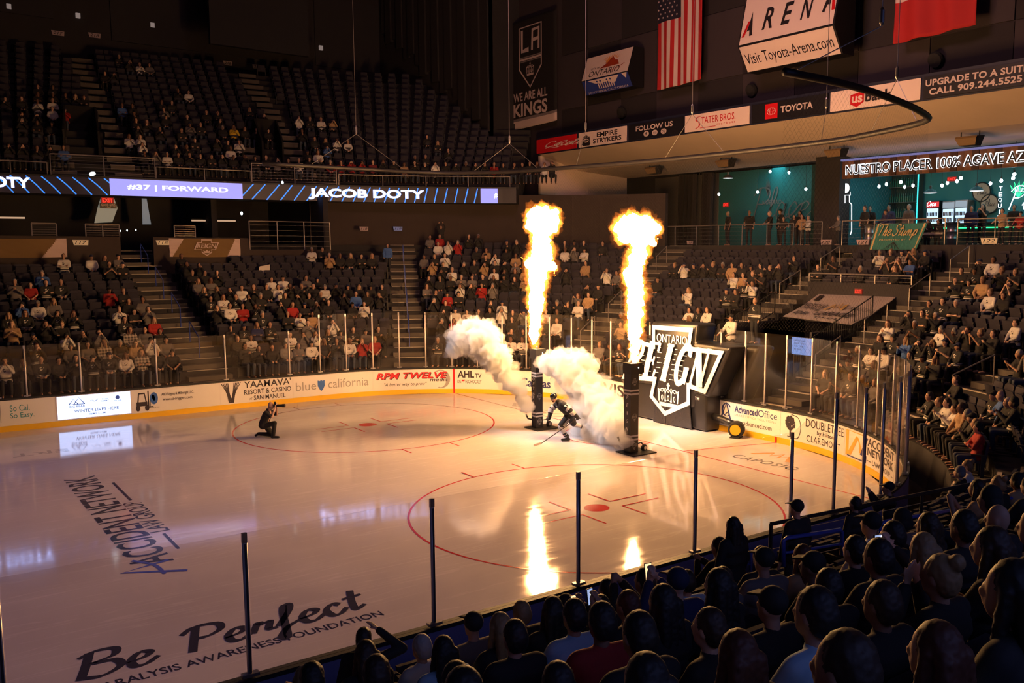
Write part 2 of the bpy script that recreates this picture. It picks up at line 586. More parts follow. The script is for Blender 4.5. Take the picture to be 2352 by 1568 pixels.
# painted lines (part of the ice)
a = Art()
for cy in (6.706, -6.706):
    a.ring(21.03, cy, 4.572, 4.572, 0.055, n=96)
    a.disc(21.03, cy, 0.32, 0.32, n=32)
    for sx in (-1, 1):
        for sy in (-1, 1):
            x0, y0 = 21.03 + sx * 0.62, cy + sy * 0.25
            a.rect(x0, y0 - .025, x0 + sx * 1.2, y0 + .025)
            a.rect(x0 - .025, y0, x0 + .025, y0 + sy * 0.9)
        for dy in (-0.85, 0.85):
            pass
        for dx in (-0.85, 0.85):
            a.rect(21.03 + dx - .025, cy + sx * 4.49, 21.03 + dx + .025, cy + sx * 5.15)
a.rect(27.10, -11.15, 27.155, 11.15, n=20)
for sg in (-1, 1):
    a.stroke([(27.13, sg * 3.35), (30.44, sg * 4.27)], 0.05, smooth=False)
a.ring(27.13, 0, 1.83, 1.83, 0.05, n=32, a0=PI / 2, a1=1.5 * PI)
for x in (7.62 + 0.0,):
    pass
a.on(lambda u, v: (u, v, 0.003), 'goal_and_circle_lines', red_line, ice)
# lettering in the ice
a = Art()
Nn = lambda u, v: (11.02 + (1 - v) * 0.85, -4.45 + u, 0.003)
a.text('ACCIDENT NETWORK', 0.0, 0.0, 8.8, 1.0, bold=0.012)
a.on(lambda u, v: (11.85 - v * 0.78, -4.45 + u, 0.003), 'ice_lettering', ice_ink, ice)
a = Art().text('LAW GROUP', 2.2, 0, 5.2, 1).rect(-0.3 + 1.0, 0.35, 2.0, 0.5).rect(5.4, 0.35, 7.6, 0.5)
a.on(lambda u, v: (12.28 - v * 0.42, -4.45 + u, 0.003), 'ice_lettering', ice_ink, ice)
a = Art().stroke([(-0.9, -0.6), (0.1, 1.5), (0.55, -0.3)], 0.2, smooth=False).stroke([(-0.8, 0.2), (0.3, 0.3), (1.2, 0.9)], 0.16)
a.on(lambda u, v: (11.6 - v * 0.5, -4.7 + u * 0.6, 0.004), 'ice_emblem', ice_blue, ice)
a = Art()
script(a, 'Be Perfect', 0, 0, 1.0, 0.17, slant=0.2, pen=(0.3, 0.35))
a.on(lambda u, v: (9.32 + u * 0.9, -9.2 + v * 0.95 + u * 0.012, 0.003), 'ice_lettering', ice_ink, ice)
a = Art().text('PARALYSIS AWARENESS FOUNDATION', 0, 0, 1, 1, bold=0.01)
a.on(lambda u, v: (9.52 + u * 4.5, -9.72 + v * 0.24 + u * 0.05, 0.003), 'ice_lettering', ice_ink, ice)
a = Art().text('CAPOSIO', 0, 0, 1, 1, space=1.2, bold=0.006)
a.on(lambda u, v: (27.78 + v * 0.42 + u * 0.12, -4.75 - u * 2.35, 0.003), 'ice_lettering', ice_ink, ice)
a = Art().stroke([(0, 0), (.35, .9), (.5, .3), (.65, 1.0), (.8, .3), (.95, .9), (1.3, 0)], 0.16, smooth=False)
a.on(lambda u, v: (28.6 + v * 0.7, -4.9 - u * 1.1, 0.003), 'ice_emblem', ice_orange, ice)
a = Art().text('ERT', 0, 0, 1, 1, bold=0.008)
a.on(lambda u, v: (11.8 - u * 1.5, 8.75 - v * 0.5, 0.003), 'ice_lettering', ice_grey, ice)
a = Art().text('VIS', 0, 0, 1, 1, bold=0.01).ring(1.2, .5, .14, .6, .05)
a.on(lambda u, v: (27.35 + v * 0.55, 7.6 - u * 2.9, 0.003), 'ice_lettering', ice_grey, ice)

# dasher boards: white facing, yellow kickplate, black cap, in two runs with the tunnel mouth between
GAP0, GAP1 = S1 + 2.35, S1 + 5.95
board_back = mat('board_back', (0.16, 0.15, 0.32), 0.5)  # blue-purple light on the board backs is put into this colour
for k, (p, q) in enumerate(((-28.0, GAP0), (GAP1, S3 + 28))):
    bd = strip(p, q, [(0, 0.2), (0.02, 0.2), (0.02, 1.09), (0, 1.09)], 'trim_dasher_boards_%d' % (k + 1), white_board, step=0.25)
    tag(bd, kind='structure')
    strip(p, q, [(-0.015, 0), (0.05, 0), (0.05, 0.2), (-0.015, 0.2)], 'kickplate', yellow, bd, step=0.25)
    strip(p, q, [(-0.03, 1.09), (0.13, 1.09), (0.13, 1.15), (-0.03, 1.15)], 'cap_rail', black, bd, step=0.25)
    strip(p, q, [(0.05, 0.0), (0.12, 0.0), (0.12, 1.09), (0.05, 1.09)], 'rear_panel', board_back, bd, step=0.25)
b = MB()
for s in (5.54, S2 + AY + 0 - 0 + 9.0):
    o = rk_out(s); t = Vector((-math.sin(o), math.cos(o), 0))
    b.obox(rk(s, -0.014, 0.56), t * 0.035, Vector((math.cos(o), math.sin(o), 0)) * 0.008, (0, 0, 0.54))
b.build('goal_line_mark', mat('mark_red', (0.6, 0.02, 0.02), 0.4), bpy.data.objects['trim_dasher_boards_1'])
b = MB(); b.box((30.44, -4.3, 0.0), (30.47, -4.24, 0.2))
b.build('trapezoid_mark', MATS['mark_red'], bpy.data.objects['trim_dasher_boards_2'])

# lower bowl terraces
NROW = 16


def step_profile(k0, k1, base):
    p = [(D0 + RUN * k0 - 0.15, base)]
    for k in range(k0, k1 + 1):
        p += [(D0 + RUN * k, Z0 + RISE * k - (RISE if k > k0 else 0)), (D0 + RUN * k, Z0 + RISE * k)]
    p += [(D0 + RUN * (k1 + 1), Z0 + RISE * k1), (D0 + RUN * (k1 + 1), base)]
    return p


TUN0, TUN1 = S1 + AY - 2.3, S1 + AY + 2.3
tag(strip(-34, 0.6, step_profile(0, 11, 0.0), 'floor_terrace_far_stand', concrete, step=4), kind='structure')
tag(strip(0.6, TUN0, step_profile(0, 15, 0.0), 'floor_terrace_corner_stand', concrete, step=0.7), kind='structure')
tag(strip(TUN0, TUN1, step_profile(9, 15, 3.2), 'floor_terrace_over_tunnel', concrete, step=0.7), kind='structure')
tag(strip(TUN1, S3 - 3.72, step_profile(0, 15, 0.0), 'floor_terrace_right_stand', concrete, step=0.7), kind='structure')
NEARZ = -0.33                                        # the near stand sits a little lower
tag(strip(S3 - 3.72, S3 + 30, [(d, z + NEARZ if z > 0 else z) for d, z in step_profile(0, 15, 0.0)], 'floor_terrace_near_stand', concrete, step=0.7), kind='structure')


def zrow(s, k): return Z0 + RISE * k + (NEARZ if s > S3 - 3.72 else 0.0)


strip_floor = strip(-34, S3 + 30, [(0.13, -0.1), (16, -0.1), (16, 0.0), (0.13, 0.0)], 'floor_behind_boards', black_matte, step=4)
tag(strip_floor, kind='structure')

# concourse deck behind the lower bowl and the walls that close it
DTOP = D0 + RUN * 16
tag(strip(0.6, S3 + 12, [(DTOP, 6.2), (DTOP + 14, 6.2), (DTOP + 14, 6.56), (DTOP, 6.56)], 'floor_concourse', concrete, step=1.2), kind='structure')
PY = 25.4                                            # front of the boxes
GX0, GX1 = un(277, 560, 1, PY).x, un(352, 560, 1, PY).x   # the far stair passes between them
b = MB()
for x0, x1 in ((-14, GX0), (GX1, 22.5)): b.box((x0, PY + .15, 4.6), (x1, 36, 6.0)); b.box((x0, PY, 4.6), (x1 + (.4 if x1 > 20 else 0), PY + .15, 6.85))
b.box((GX0, 28.3, 5.0), (GX1, 36, 6.0)); b.box((22.9, PY, 4.6), (27.4, PY + .15, 6.25)); b.box((22.5, PY + .15, 4.6), (27.4, 36, 6.0))
tag(b.build('wall_box_parapet', brown_wall), kind='structure')
b = MB(); b.box((-14, 35.6, 5.5), (33, 36, 9.4)); b.box((22.3, 29.8, 6.0), (22.6, 35.6, 9.2)); b.box((27.4, 26.4, 5.0), (27.7, 35.6, 9.2))
tag(b.build('wall_concourse_back', dark_wall), kind='structure')
tag(strip(1.9, 9.3, [(DTOP - .1, 5.5), (DTOP + 0.3, 5.5), (DTOP + 0.3, 9.55), (DTOP - .1, 9.55)], 'wall_corner', brown_wall), kind='structure')

tag(strip(10.4, S3 + 12, [(D0 + RUN * 13.45, 6.2), (DTOP, 6.2), (DTOP, 6.56), (D0 + RUN * 13.45, 6.56)], 'floor_concourse_front', concrete, step=1.2), kind='structure')
# upper bowl on the far side: its front edge is a curve, and the rows follow it outwards
URUN, URISE, UD0, UZ0, NU = 0.90, 0.515, 1.5, 10.2, 17
_uc = catmull([(-14, 29.6), (-4, 29.7), (6, 29.7), (12.5, 29.5), (17, 28.8), (23.5, 28.0), (27, 27.3), (30.4, 26.2), (33.5, 24.6), (36.5, 22.4), (37.3, 21.75)], 8)
_ut = [0.0]
for p, q in zip(_uc, _uc[1:]): _ut.append(_ut[-1] + (q - p).length)
UT = _ut[-1]


def uk(t, d=0.0, z=0.0):
    """point of the upper bowl: t along the front edge, d behind it"""
    i = 0
    while i < len(_ut) - 2 and _ut[i + 1] < t: i += 1
    a, b = _uc[i], _uc[i + 1]
    f = (t - _ut[i]) / (_ut[i + 1] - _ut[i])
    def tang(k): return (_uc[min(k + 1, len(_uc) - 1)] - _uc[max(k - 1, 0)]).normalized()
    tg = tang(i).lerp(tang(i + 1), f).normalized()
    p = a.lerp(b, f)
    return Vector((p.x - tg.y * d, p.y + tg.x * d, z))


def uk_inv(P):
    best = None
    for i in range(0, len(_uc) * 4):
        t = UT * i / (len(_uc) * 4 - 1)
        q = uk(t); e = uk(t, 1.0) - q
        v = Vector((P[0] - q.x, P[1] - q.y, 0))
        off = abs(v.cross(e).z)
        if v.dot(e) > -2 and (best is None or off < best[0]): best = (off, t, v.dot(e))
    return (best[1], best[2]) if best else (0.0, -9.0)


def ustrip(t0, t1, prof, name, mats, parent=None, step=1.2, kind='structure'):
    n = max(2, int((t1 - t0) / step)); k = len(prof)
    vs = [uk(t0 + (t1 - t0) * i / n, d, z) for i in range(n + 1) for d, z in prof]
    fs = [(i * k + j, i * k + (j + 1) % k, (i + 1) * k + (j + 1) % k, (i + 1) * k + j) for i in range(n) for j in range(k)]
    fs += [tuple(range(k - 1, -1, -1)), tuple(range(n * k, (n + 1) * k))]
    b = MB(); b.add(vs, fs)
    o = b.build(name, mats, parent)
    if kind: tag(o, kind=kind)
    return o


prof = [(0.12, UZ0 - 1.2), (0.12, UZ0 - 0.36), (UD0, UZ0 - 0.36)]
for j in range(NU):
    prof += [(UD0 + URUN * j, UZ0 + URISE * j - (URISE if j else 0)), (UD0 + URUN * j, UZ0 + URISE * j)]
dend, zend = UD0 + URUN * NU, UZ0 + URISE * (NU - 1)
yend = 29.0 + dend
prof += [(dend + 1.2, zend), (dend + 1.2, zend - 0.6), (2.5, UZ0 - 1.2)]
ustrip(0, UT, prof, 'floor_upper_terrace', concrete)
panel_grey = mat('wall_panel_grey', (0.030, 0.028, 0.036), 0.9, vary=0.1, scale=2)
b = MB(); b.box((-16, yend + 1.0, zend - 0.5), (41, yend + 1.3, 30))
tag(b.build('wall_upper_back', dark_wall), kind='structure')
# big pale acoustic panels along the back wall
b = MB()
for x0, x1, z0, z1 in ((-14, 17.6, 21.2, 28), (21.0, 33.0, 20.3, 27), (35.2, 40.5, 20.4, 25.6)):
    b.box((x0, yend + 0.85, z0), (x1, yend + 1.02, z1))
tag(b.build('wall_upper_panels', panel_grey), kind='structure')
# end wall of the upper bowl with hanging slats, in a plane facing the ice side
b = MB()
for i in range(17):
    y = 30.0 + i * 0.95
    zb = UZ0 + 4.0 + i * 0.55 + (i % 3) * 0.35
    b.box((40.45 - (i % 2) * 0.12, y, zb), (40.6, y + 0.93, 29))
b.box((40.6, 30.0, UZ0 - 2), (43.4, 30.2, 30)); b.box((40.6, 30.0, UZ0 - 2), (40.9, yend + 1, 30))
tag(b.build('wall_upper_end', dark_wall), kind='structure')
# end wall over the suites, in chequered acoustic panels
EX = 43.0
wall_plum = mat('wall_plum', (0.040, 0.029, 0.037), 0.9, vary=0.1, scale=1.2)
wall_plum_dark = mat('wall_plum_dark', (0.020, 0.015, 0.019), 0.9, vary=0.1, scale=1.2)
b = MB()
b.box((EX, -40, 12.3), (EX + 0.4, 25, 30), 0); b.box((EX, 25, 8.5), (EX + 0.4, 30.2, 30), 0)
ys = [25, 22.2, 19.0, 15.8, 12.4, 9.2, 5.8, 2.2, -1.4, -5.0, -8.6, -12.2]
for i in range(len(ys) - 1):
    for j, (z0, z1) in enumerate(((13.0, 15.2), (15.2, 18.6), (18.6, 22.4), (22.4, 27))):
        if (i + j) % 2: b.box((EX - 0.08, ys[i + 1] + 0.03, z0 + 0.03), (EX, ys[i] - 0.03, z1 - 0.03), 0)
        else: b.box((EX - 0.04, ys[i + 1] + 0.03, z0 + 0.03), (EX, ys[i] - 0.03, z1 - 0.03), 1)
tag(b.build('wall_end_upper', [wall_plum, wall_plum_dark]), kind='structure')
# near and left walls plus roof close the hall
b = MB(); b.box((-30, -46, 0), (62, -45.6, 30)); b.box((-30.4, -46, 0), (-30, 46, 30)); b.box((61.6, -46, 0), (62, 46, 13))
tag(b.build('wall_hall_shell', dark_wall), kind='structure')
b = MB(); b.box((-30, -46, 30), (62, 46.5, 30.3))
for x in range(-20, 45, 8): b.box((x, -45, 28.6), (x + 0.5, 45, 29.6))
tag(b.build('ceiling_roof', black_matte), kind='structure')

# ------------------------------------------------------------------ rink furniture: glass, adverts, LED ribbon
def glass_material():
    m = bpy.data.materials.new('plexiglass'); m.use_nodes = True
    nt = m.node_tree; nt.nodes.remove(nt.nodes['Principled BSDF'])
    out = nt.nodes['Material Output']
    tr = nt.nodes.new('ShaderNodeBsdfTransparent'); tr.inputs[0].default_value = (0.965, 0.955, 0.95, 1)
    gl = nt.nodes.new('ShaderNodeBsdfGlossy'); gl.inputs['Roughness'].default_value = 0.03; gl.inputs[0].default_value = (1, 1, 1, 1)
    fr = nt.nodes.new('ShaderNodeFresnel')
    ge = nt.nodes.new('ShaderNodeNewGeometry'); ir = nt.nodes.new('ShaderNodeMapRange')
    ir.inputs[3].default_value = 1.27; ir.inputs[4].default_value = 1 / 1.27
    nt.links.new(ge.outputs['Backfacing'], ir.inputs[0]); nt.links.new(ir.outputs[0], fr.inputs[0])
    mx = nt.nodes.new('ShaderNodeMixShader')
    nt.links.new(fr.outputs[0], mx.inputs[0]); nt.links.new(tr.outputs[0], mx.inputs[1]); nt.links.new(gl.outputs[0], mx.inputs[2])
    # a faint patchy brownish film mixed over the clear glass
    df = nt.nodes.new('ShaderNodeBsdfDiffuse'); df.inputs[0].default_value = (0.7, 0.6, 0.5, 1)
    n = nt.nodes.new('ShaderNodeTexNoise'); n.inputs['Scale'].default_value = 0.7; n.inputs['Detail'].default_value = 4
    tc = nt.nodes.new('ShaderNodeTexCoord'); nt.links.new(tc.outputs['Object'], n.inputs['Vector'])
    mr = nt.nodes.new('ShaderNodeMapRange'); mr.inputs[1].default_value = 0.45; mr.inputs[2].default_value = 0.8; mr.inputs[3].default_value = 0.004; mr.inputs[4].default_value = 0.05
    nt.links.new(n.outputs['Fac'], mr.inputs[0])
    m2 = nt.nodes.new('ShaderNodeMixShader')
    nt.links.new(mr.outputs[0], m2.inputs[0]); nt.links.new(mx.outputs[0], m2.inputs[1]); nt.links.new(df.outputs[0], m2.inputs[2])
    nt.links.new(m2.outputs[0], out.inputs['Surface'])
    return m


glass = glass_material()
post_mat = mat('post_aluminium', (0.72, 0.66, 0.65), 0.3, 0.25)
post_edge = mat('post_gasket', (0.05, 0.045, 0.045), 0.5)
GZ = 1.15


def pane(s0, s1, za, zb, label):
    """one sheet of rink glass from s0 to s1, its top running from za to zb"""
    n = 1 if (s1 <= 0 or s0 >= S3 or (S1 <= s0 and s1 <= S2)) else 4
    b = MB(); vs = []
    for i in range(n + 1):
        s = s0 + 0.042 + (s1 - s0 - 0.084) * i / n; zt = za + (zb - za) * i / n
        vs += [rk(s, 0.045, GZ), rk(s, 0.057, GZ), rk(s, 0.057, zt), rk(s, 0.045, zt)]
    fs = [(i * 4 + j, i * 4 + (j + 1) % 4, i * 4 + 4 + (j + 1) % 4, i * 4 + 4 + j) for i in range(n) for j in range(4)]
    fs += [(0, 3, 2, 1), (n * 4, n * 4 + 1, n * 4 + 2, n * 4 + 3)]
    b.add(vs, fs)
    tag(b.build('rink_glass', glass), label, 'glass pane', 'panes of the rink glass')


def post(s, zt, label, w=0.040):
    o = rk_out(s); t = Vector((-math.sin(o), math.cos(o), 0)); n = Vector((math.cos(o), math.sin(o), 0))
    b = MB(); b.cyl(rk(s, 0.052, GZ), rk(s, 0.052, zt - .12), w * .8, n=12)
    r = tag(b.build('glass_post', post_mat, smooth=True), label, 'glass post', 'posts of the rink glass')
    b = MB(); b.obox(rk(s, 0.088, (GZ + zt - 0.12) / 2), t * w * .3, n * 0.004, (0, 0, (zt - 0.14 - GZ) / 2))
    b.build('gasket', post_edge, r)
    b = MB(); b.obox(rk(s, 0.052, zt - 0.06), t * 0.03, n * 0.022, (0, 0, 0.06)); b.build('top_cap', steel, r)
    b = MB(); b.obox(rk(s, 0.07, GZ + 0.04), t * 0.1, n * 0.05, (0, 0, 0.02))
    b.build('bracket', steel, r)


LOW, HIGH = 2.95, 3.58
far_posts = [-13.8, -11.55, -10.7, -9.02, -6.5, -4.0, -1.47] + [-0.18 + 1.125 * i for i in range(13)] + [14.55, 15.7]
end_posts = [19.45, 20.6, 21.5, 22.4, 23.5, 24.64, 25.8, 26.96, 28.15, 29.3, 30.4, 31.5, 32.6, 33.7, 34.55, S3 - .05]
near_posts = [S3 + 1.24 + 2.495 * i for i in range(8)]
runs = (('far', far_posts), ('end', end_posts + near_posts))
for nm, ps in runs:
    for i, s in enumerate(ps):
        zt = HIGH if (-0.3 < s < S3 + 0.1) else LOW
        if nm == 'far': lab = 'aluminium glass post on the far boards, %s from the bench end' % (word(i + 1) + ('st' if i == 0 else ''))
        else: lab = 'aluminium glass post past the inflatable, number %s along the boards' % word(i + 1)
        if s < 20.7 and s > 19: lab = 'double aluminium glass post right beside the black inflatable'
        post(s, zt, lab)
        if i + 1 < len(ps):
            s2 = ps[i + 1]
            if abs(s - 3.195) < 0.05: continue      # open gateway in front of the corner stair
            za = HIGH if (-0.3 < s < S3 + 0.1) else LOW
            zb = HIGH if (-0.3 < s2 < S3 + 0.1) else LOW
            if nm == 'far': lab = 'clear rink glass sheet, %s on the far boards from the bench end' % word(i + 1)
            else: lab = 'clear rink glass sheet, number %s after the inflatable along the boards' % word(i + 1)
            pane(s, s2, za, zb, lab)

# adverts on the boards: each a thin printed panel with its lettering
ink = mat('advert_ink', (0.03, 0.022, 0.03), 0.4)
ink_red = mat('advert_red', (0.62, 0.02, 0.03), 0.4)
ink_blue = mat('advert_blue', (0.04, 0.14, 0.5), 0.4)
ink_teal = mat('advert_teal', (0.02, 0.26, 0.30), 0.4)
ink_navy = mat('advert_navy', (0.02, 0.03, 0.16), 0.4)
ink_grey = mat('advert_grey', (0.35, 0.33, 0.33), 0.4)
ink_orange = mat('advert_orange', (0.85, 0.42, 0.06), 0.4)
ad_white = mat('advert_vinyl', (0.80, 0.765, 0.76), 0.3)


def advert(s0, s1, label, draw, mats):
    p = strip(s0, s1, [(-0.006, 0.205), (-0.002, 0.205), (-0.002, 1.085), (-0.006, 1.085)], 'advert_panel', ad_white, step=0.25)
    tag(p, label, 'advert', 'adverts on the rink boards')
    a = Art(); draw(a)
    a.on(lambda u, v: rk(s0 + u * (s1 - s0), -0.0095, 0.205 + v * 0.88), 'lettering', mats, p)
    return p


advert(-11.75, -9.93, 'white board advert with two short teal lines of text',
       lambda a: a.rect(.12, .15, .13, .85, 1).text('So Cal.', .28, .55, .60, .80).text('So Easy.', .28, .22, .67, .49), [ink_teal, ink_grey])


def d_abd(a):
    # forklift
    a.rect(.05, .28, .17, .46).poly([(.06, .46), (.075, .85), (.145, .85), (.165, .46), (.15, .46), (.135, .79), (.085, .79), (.075, .46)])
    a.rect(.175, .16, .19, .92).rect(.2, .16, .205, .85).rect(.19, .2, .235, .25)
    a.disc(.065, .2, .024, .13).disc(.165, .2, .024, .13)
    a.disc(.245, .58, .044, .26, 1).poly([(.225, .75), (.25, .7), (.262, .55), (.25, .45), (.235, .5), (.22, .62)], 2)
    a.text('Moving The World', .21, .14, .30, .21)
    a.text('ABD Rigging & Millwright LLC.', .33, .62, .70, .77, bold=.006).text('www.abdriggers.com', .345, .40, .68, .55, bold=.008)


advert(-7.42, -4.3, 'white board advert with a black forklift and blue globe', d_abd, [ink, ink_blue, ink_teal])


def d_yaa(a):
    for k in range(5):
        a.stroke([(.015 + k * .022, .95), (.085 + k * .008, .5), (.112 + k * .012, .05)], .011)
        a.stroke([(.275 - k * .022, .95), (.20 - k * .008, .5), (.17 - k * .010, .05)], .011)
    a.text("YAAMAVA'", .32, .66, .985, .98, bold=.012).text('RESORT & CASINO', .32, .36, .985, .58, bold=.01)
    a.text('SAN MANUEL', .45, .08, .90, .29, bold=.01).text('AT', .39, .1, .43, .2)


advert(-4.25, -1.42, 'white board advert with a woven letter Y and three black lines', d_yaa, [ink])
advert(-1.36, 2.0, 'white board advert with a blue shield between thin grey words',
       lambda a: a.text('blue', .03, .30, .285, .70).text('california', .44, .30, .955, .73).poly([(.305, .72), (.335, .69), (.35, .74), (.365, .69), (.395, .72), (.395, .45), (.37, .28), (.35, .2), (.33, .28), (.305, .45)], 1), [ink_grey, ink_blue])


def d_rpm(a):
    a.ring(.86, .5, .125, .47, .05, 1, a0=-1.9, a1=2.2)
    for dx, dy, m in ((.006, -.03, 2), (0, 0, 0)):
        a.text('RPM TWELVE', .03 + dx, .55 + dy, .95 + dx, .86 + dy, m, bold=.03, shear=.25)
    a.text('media', .72, .38, .95, .56, 2, bold=.01, shear=.2)
    a.text('"A better way to print"', .13, .15, .68, .36, 2, shear=.3)


advert(2.08, 5.42, 'white board advert with red slanted lettering before a grey ring', d_rpm, [ink_red, ink_grey, ink])
advert(5.66, 7.6, 'white board advert beside the red goal line mark, bold black letters', 
       lambda a: a.text('AHL', .02, .56, .40, .92, bold=.03).text('TV', .42, .56, .57, .78, bold=.02).text('ON', .01, .28, .10, .46).text('FLOHOCKEY', .2, .28, .57, .46, bold=.01).poly([(.12, .46), (.19, .46), (.15, .28), (.165, .38), (.12, .38)], 1), [ink, ink_red])
advert(7.66, 11.9, 'white board advert half hidden behind the farther fog jet',
       lambda a: a.text('SoCalGas', .09, .22, .56, .66, bold=.02), [ink_navy])
advert(12.0, 15.6, 'bright white board advert between the fog and the black inflatable',
       lambda a: a.text('VISIT', .26, .30, .86, .85, bold=.02), [ink])


def d_adv(a):
    a.ring(.12, .66, .085, .27, .03, 0, a0=.5, a1=5.5).stroke([(.04, .38), (.115, .95), (.19, .30)], .03, smooth=False).stroke([(.08, .42), (.16, .62)], .02)
    a.rect(.235, .45, .237, .95, 1)
    a.text('Advanced', .26, .62, .64, .90, bold=.025).text('Office', .65, .62, .95, .90)
    a.text('SMART OFFICE SOLUTIONS', .26, .48, .93, .56, 1, space=1.1).text('www.goadvanced.com', .14, .12, .87, .36, 2)


advert(19.5, 22.25, 'white board advert with a navy ringed A beside the blower hose', d_adv, [ink_navy, ink_grey, ink])


def d_dbl(a):
    for k in range(46):
        r = random.Random(k); t, q = r.random() * 2 * PI, math.sqrt(r.random())
        a.disc(.13 + .065 * q * math.cos(t), .62 + .24 * q * math.sin(t), .016, .06, n=8)
    a.stroke([(.13, .5), (.132, .12)], .022).rect(.09, .10, .17, .13)
    a.stroke([(.14, .95), (.25, .85), (.285, .5), (.25, .14), (.16, .06)], .03, pen=(1.6, .15))
    a.text('DOUBLETREE', .36, .62, .985, .92).text('by Hilton', .54, .38, .81, .57, bold=.008).text('CLAREMONT', .38, .10, .93, .33, space=1.15)


advert(22.3, 25.25, 'white board advert with a dark leafy tree beside a large D', d_dbl, [ink])


def d_acc(a):
    a.stroke([(.03, .08), (.03, .93), (.33, .93)], .045, 1, smooth=False).stroke([(.03, .08), (.34, .08), (.34, .3)], .04, 2, smooth=False)
    a.stroke([(.06, .12), (.19, .8), (.26, .3)], .06, 1, smooth=False).stroke([(.26, .25), (.36, .9)], .04, 2, smooth=False)
    a.text('ACCIDENT', .37, .66, .97, .94, bold=.03).text('NETWORK', .37, .36, .96, .62, bold=.03)
    a.text('LAW GROUP', .47, .10, .88, .27, bold=.01).rect(.37, .17, .45, .19).rect(.9, .17, .97, .19)


advert(25.3, 28.75, 'white board advert with an orange square A in the corner curve', d_acc, [ink, ink_orange, ink_navy])
advert(28.85, 30.3, 'white board advert at the far turn with a brown crest',
       lambda a: a.rect(.2, .15, .8, .9).rect(.28, .55, .72, .8, 1), [mat('advert_brown', (.25, .17, .1), .5), ad_white])

# LED board set in the far boards
led_white = emitter('led_white', (0.52, 0.62, 1.0), 2.5)
led_dark = mat('led_dark_ink', (0.01, 0.012, 0.02), 0.6)
led_navy = emitter('led_navy', (0.03, 0.06, 0.22), 0.9)
p = strip(-9.82, -7.46, [(-0.012, 0.24), (-0.002, 0.24), (-0.002, 1.06), (-0.012, 1.06)], 'led_board', led_white)
tag(p, 'glowing white LED advert screen set in the far boards', 'LED screen')
a = Art()
a.stroke([(.155, .62), (.215, .85), (.275, .62)], .016, smooth=False).stroke([(.22, .62), (.29, .9), (.365, .62)], .016, smooth=False).rect(.15, .60, .37, .63)
a.text('BIG BEAR', .16, .48, .37, .57, bold=.015)
a.stroke([(.42, .7), (.47, .74), (.5, .68), (.55, .78)], .012).text('SNOW', .60, .72, .69, .79, bold=.01).text('SUMMIT', .59, .63, .70, .70, bold=.01).disc(.82, .77, .03, .09).text('BEAR', .77, .6, .88, .66)
a.rect(.57, .58, .572, .85).rect(.735, .58, .737, .85)
a.text('WINTER LIVES HERE', .22, .24, .83, .38, bold=.012).text('BBMR.COM', .42, .10, .64, .18, bold=.005)
a.on(lambda u, v: rk(-9.82 + u * 2.36, -0.0135, 0.24 + v * 0.82), 'lettering', led_navy, p)
p = strip(-9.86, -7.42, [(-0.010, 0.205), (-0.003, 0.205), (-0.003, 1.085), (-0.010, 1.085)], 'frame', ad_white, p)


# LED ribbon along the front of the upper bowl
def t_at(px):
    lo, hi = 0.0, UT
    for _ in range(40):
        m = (lo + hi) / 2
        if pr(uk(m, 0, 9.4))[0] < px: lo = m
        else: hi = m
    return lo


RZ0, RZ1 = 9.0, 9.84
led_off = mat('led_off', (0.014, 0.010, 0.010), 0.4, emit=(0.011, 0.006, 0.007), strength=1.0)
led_slash = emitter('led_slash', (0.03, 0.22, 0.95), 1.6)
led_purple = emitter('led_purple', (0.38, 0.36, 0.95), 1.1)
led_text = emitter('led_text', (0.36, 0.48, 1.0), 5.5)
led_text2 = emitter('led_text_dim', (0.95, 0.93, 1.0), 1.5)
rib = ustrip(0, UT, [(0.0, RZ0), (0.12, RZ0), (0.12, RZ1), (0.0, RZ1)], 'led_ribbon', led_off, step=0.8, kind=None)
tag(rib, 'long dark LED ribbon board along the upper stand front', 'LED ribbon')
tag(ustrip(0, UT, [(0.0, RZ1), (0.2, RZ1), (0.2, RZ1 + .1), (0.0, RZ1 + .1)], 'trim_ribbon_top', black, step=0.8), kind='structure')
hz = RZ1 - RZ0
rmap = lambda d: (lambda u, v: uk(u, -d, RZ0 + v * hz))
for px in list(range(-120, 250, 36)):
    t0, t1 = t_at(px), t_at(px + 42)
    Art().stroke([(t0, 1), ((t0 + t1) / 2, .55), (t1, 0)], .055).on(rmap(0.008), 'light_slash', led_slash, rib)
for px in [566, 594, 627, 658, 688, 716, 742, 768, 794, 819, 843, 866, 889, 911, 934, 956, 978, 1001, 1024, 1048, 1071, 1093]:
    w = max(8, 34 - (px - 566) * .065)
    t0, t1 = t_at(px - w * .5), t_at(px + w * .5)
    Art().stroke([(t0, 0), ((t0 + t1) / 2, .5), (t1, 1)], .06).on(rmap(0.008), 'light_slash', led_slash, rib)
a = Art()
for t0, t1 in ((t_at(252), t_at(557)),): a.rect(t0, 0, t1, 1, n=6)
t0, t1 = t_at(1104), t_at(1143); a.on(rmap(0.020), 'lit_panel', led_purple, rib); a = Art(); a.rect(t0, 0, t1, 1, n=3)
a.on(rmap(0.020), 'lit_panel', led_purple, rib)
a = Art()
a.text('#37 | FORWARD', t_at(292), .30, t_at(524), .70, bold=.03).text('#', t_at(1135), .33, t_at(1143), .7, bold=.03)
a.on(rmap(0.028), 'led_caption', led_text2, rib)
a = Art()
a.text('JACOB DOTY', t_at(709), .10, t_at(975), .86, bold=.035)
a.on(rmap(0.03), 'led_name', led_text, rib)
Art().text('JACOB DOTY', t_at(-205), .10, t_at(70), .90, bold=.035).on(rmap(0.03), 'led_name', led_text, rib)

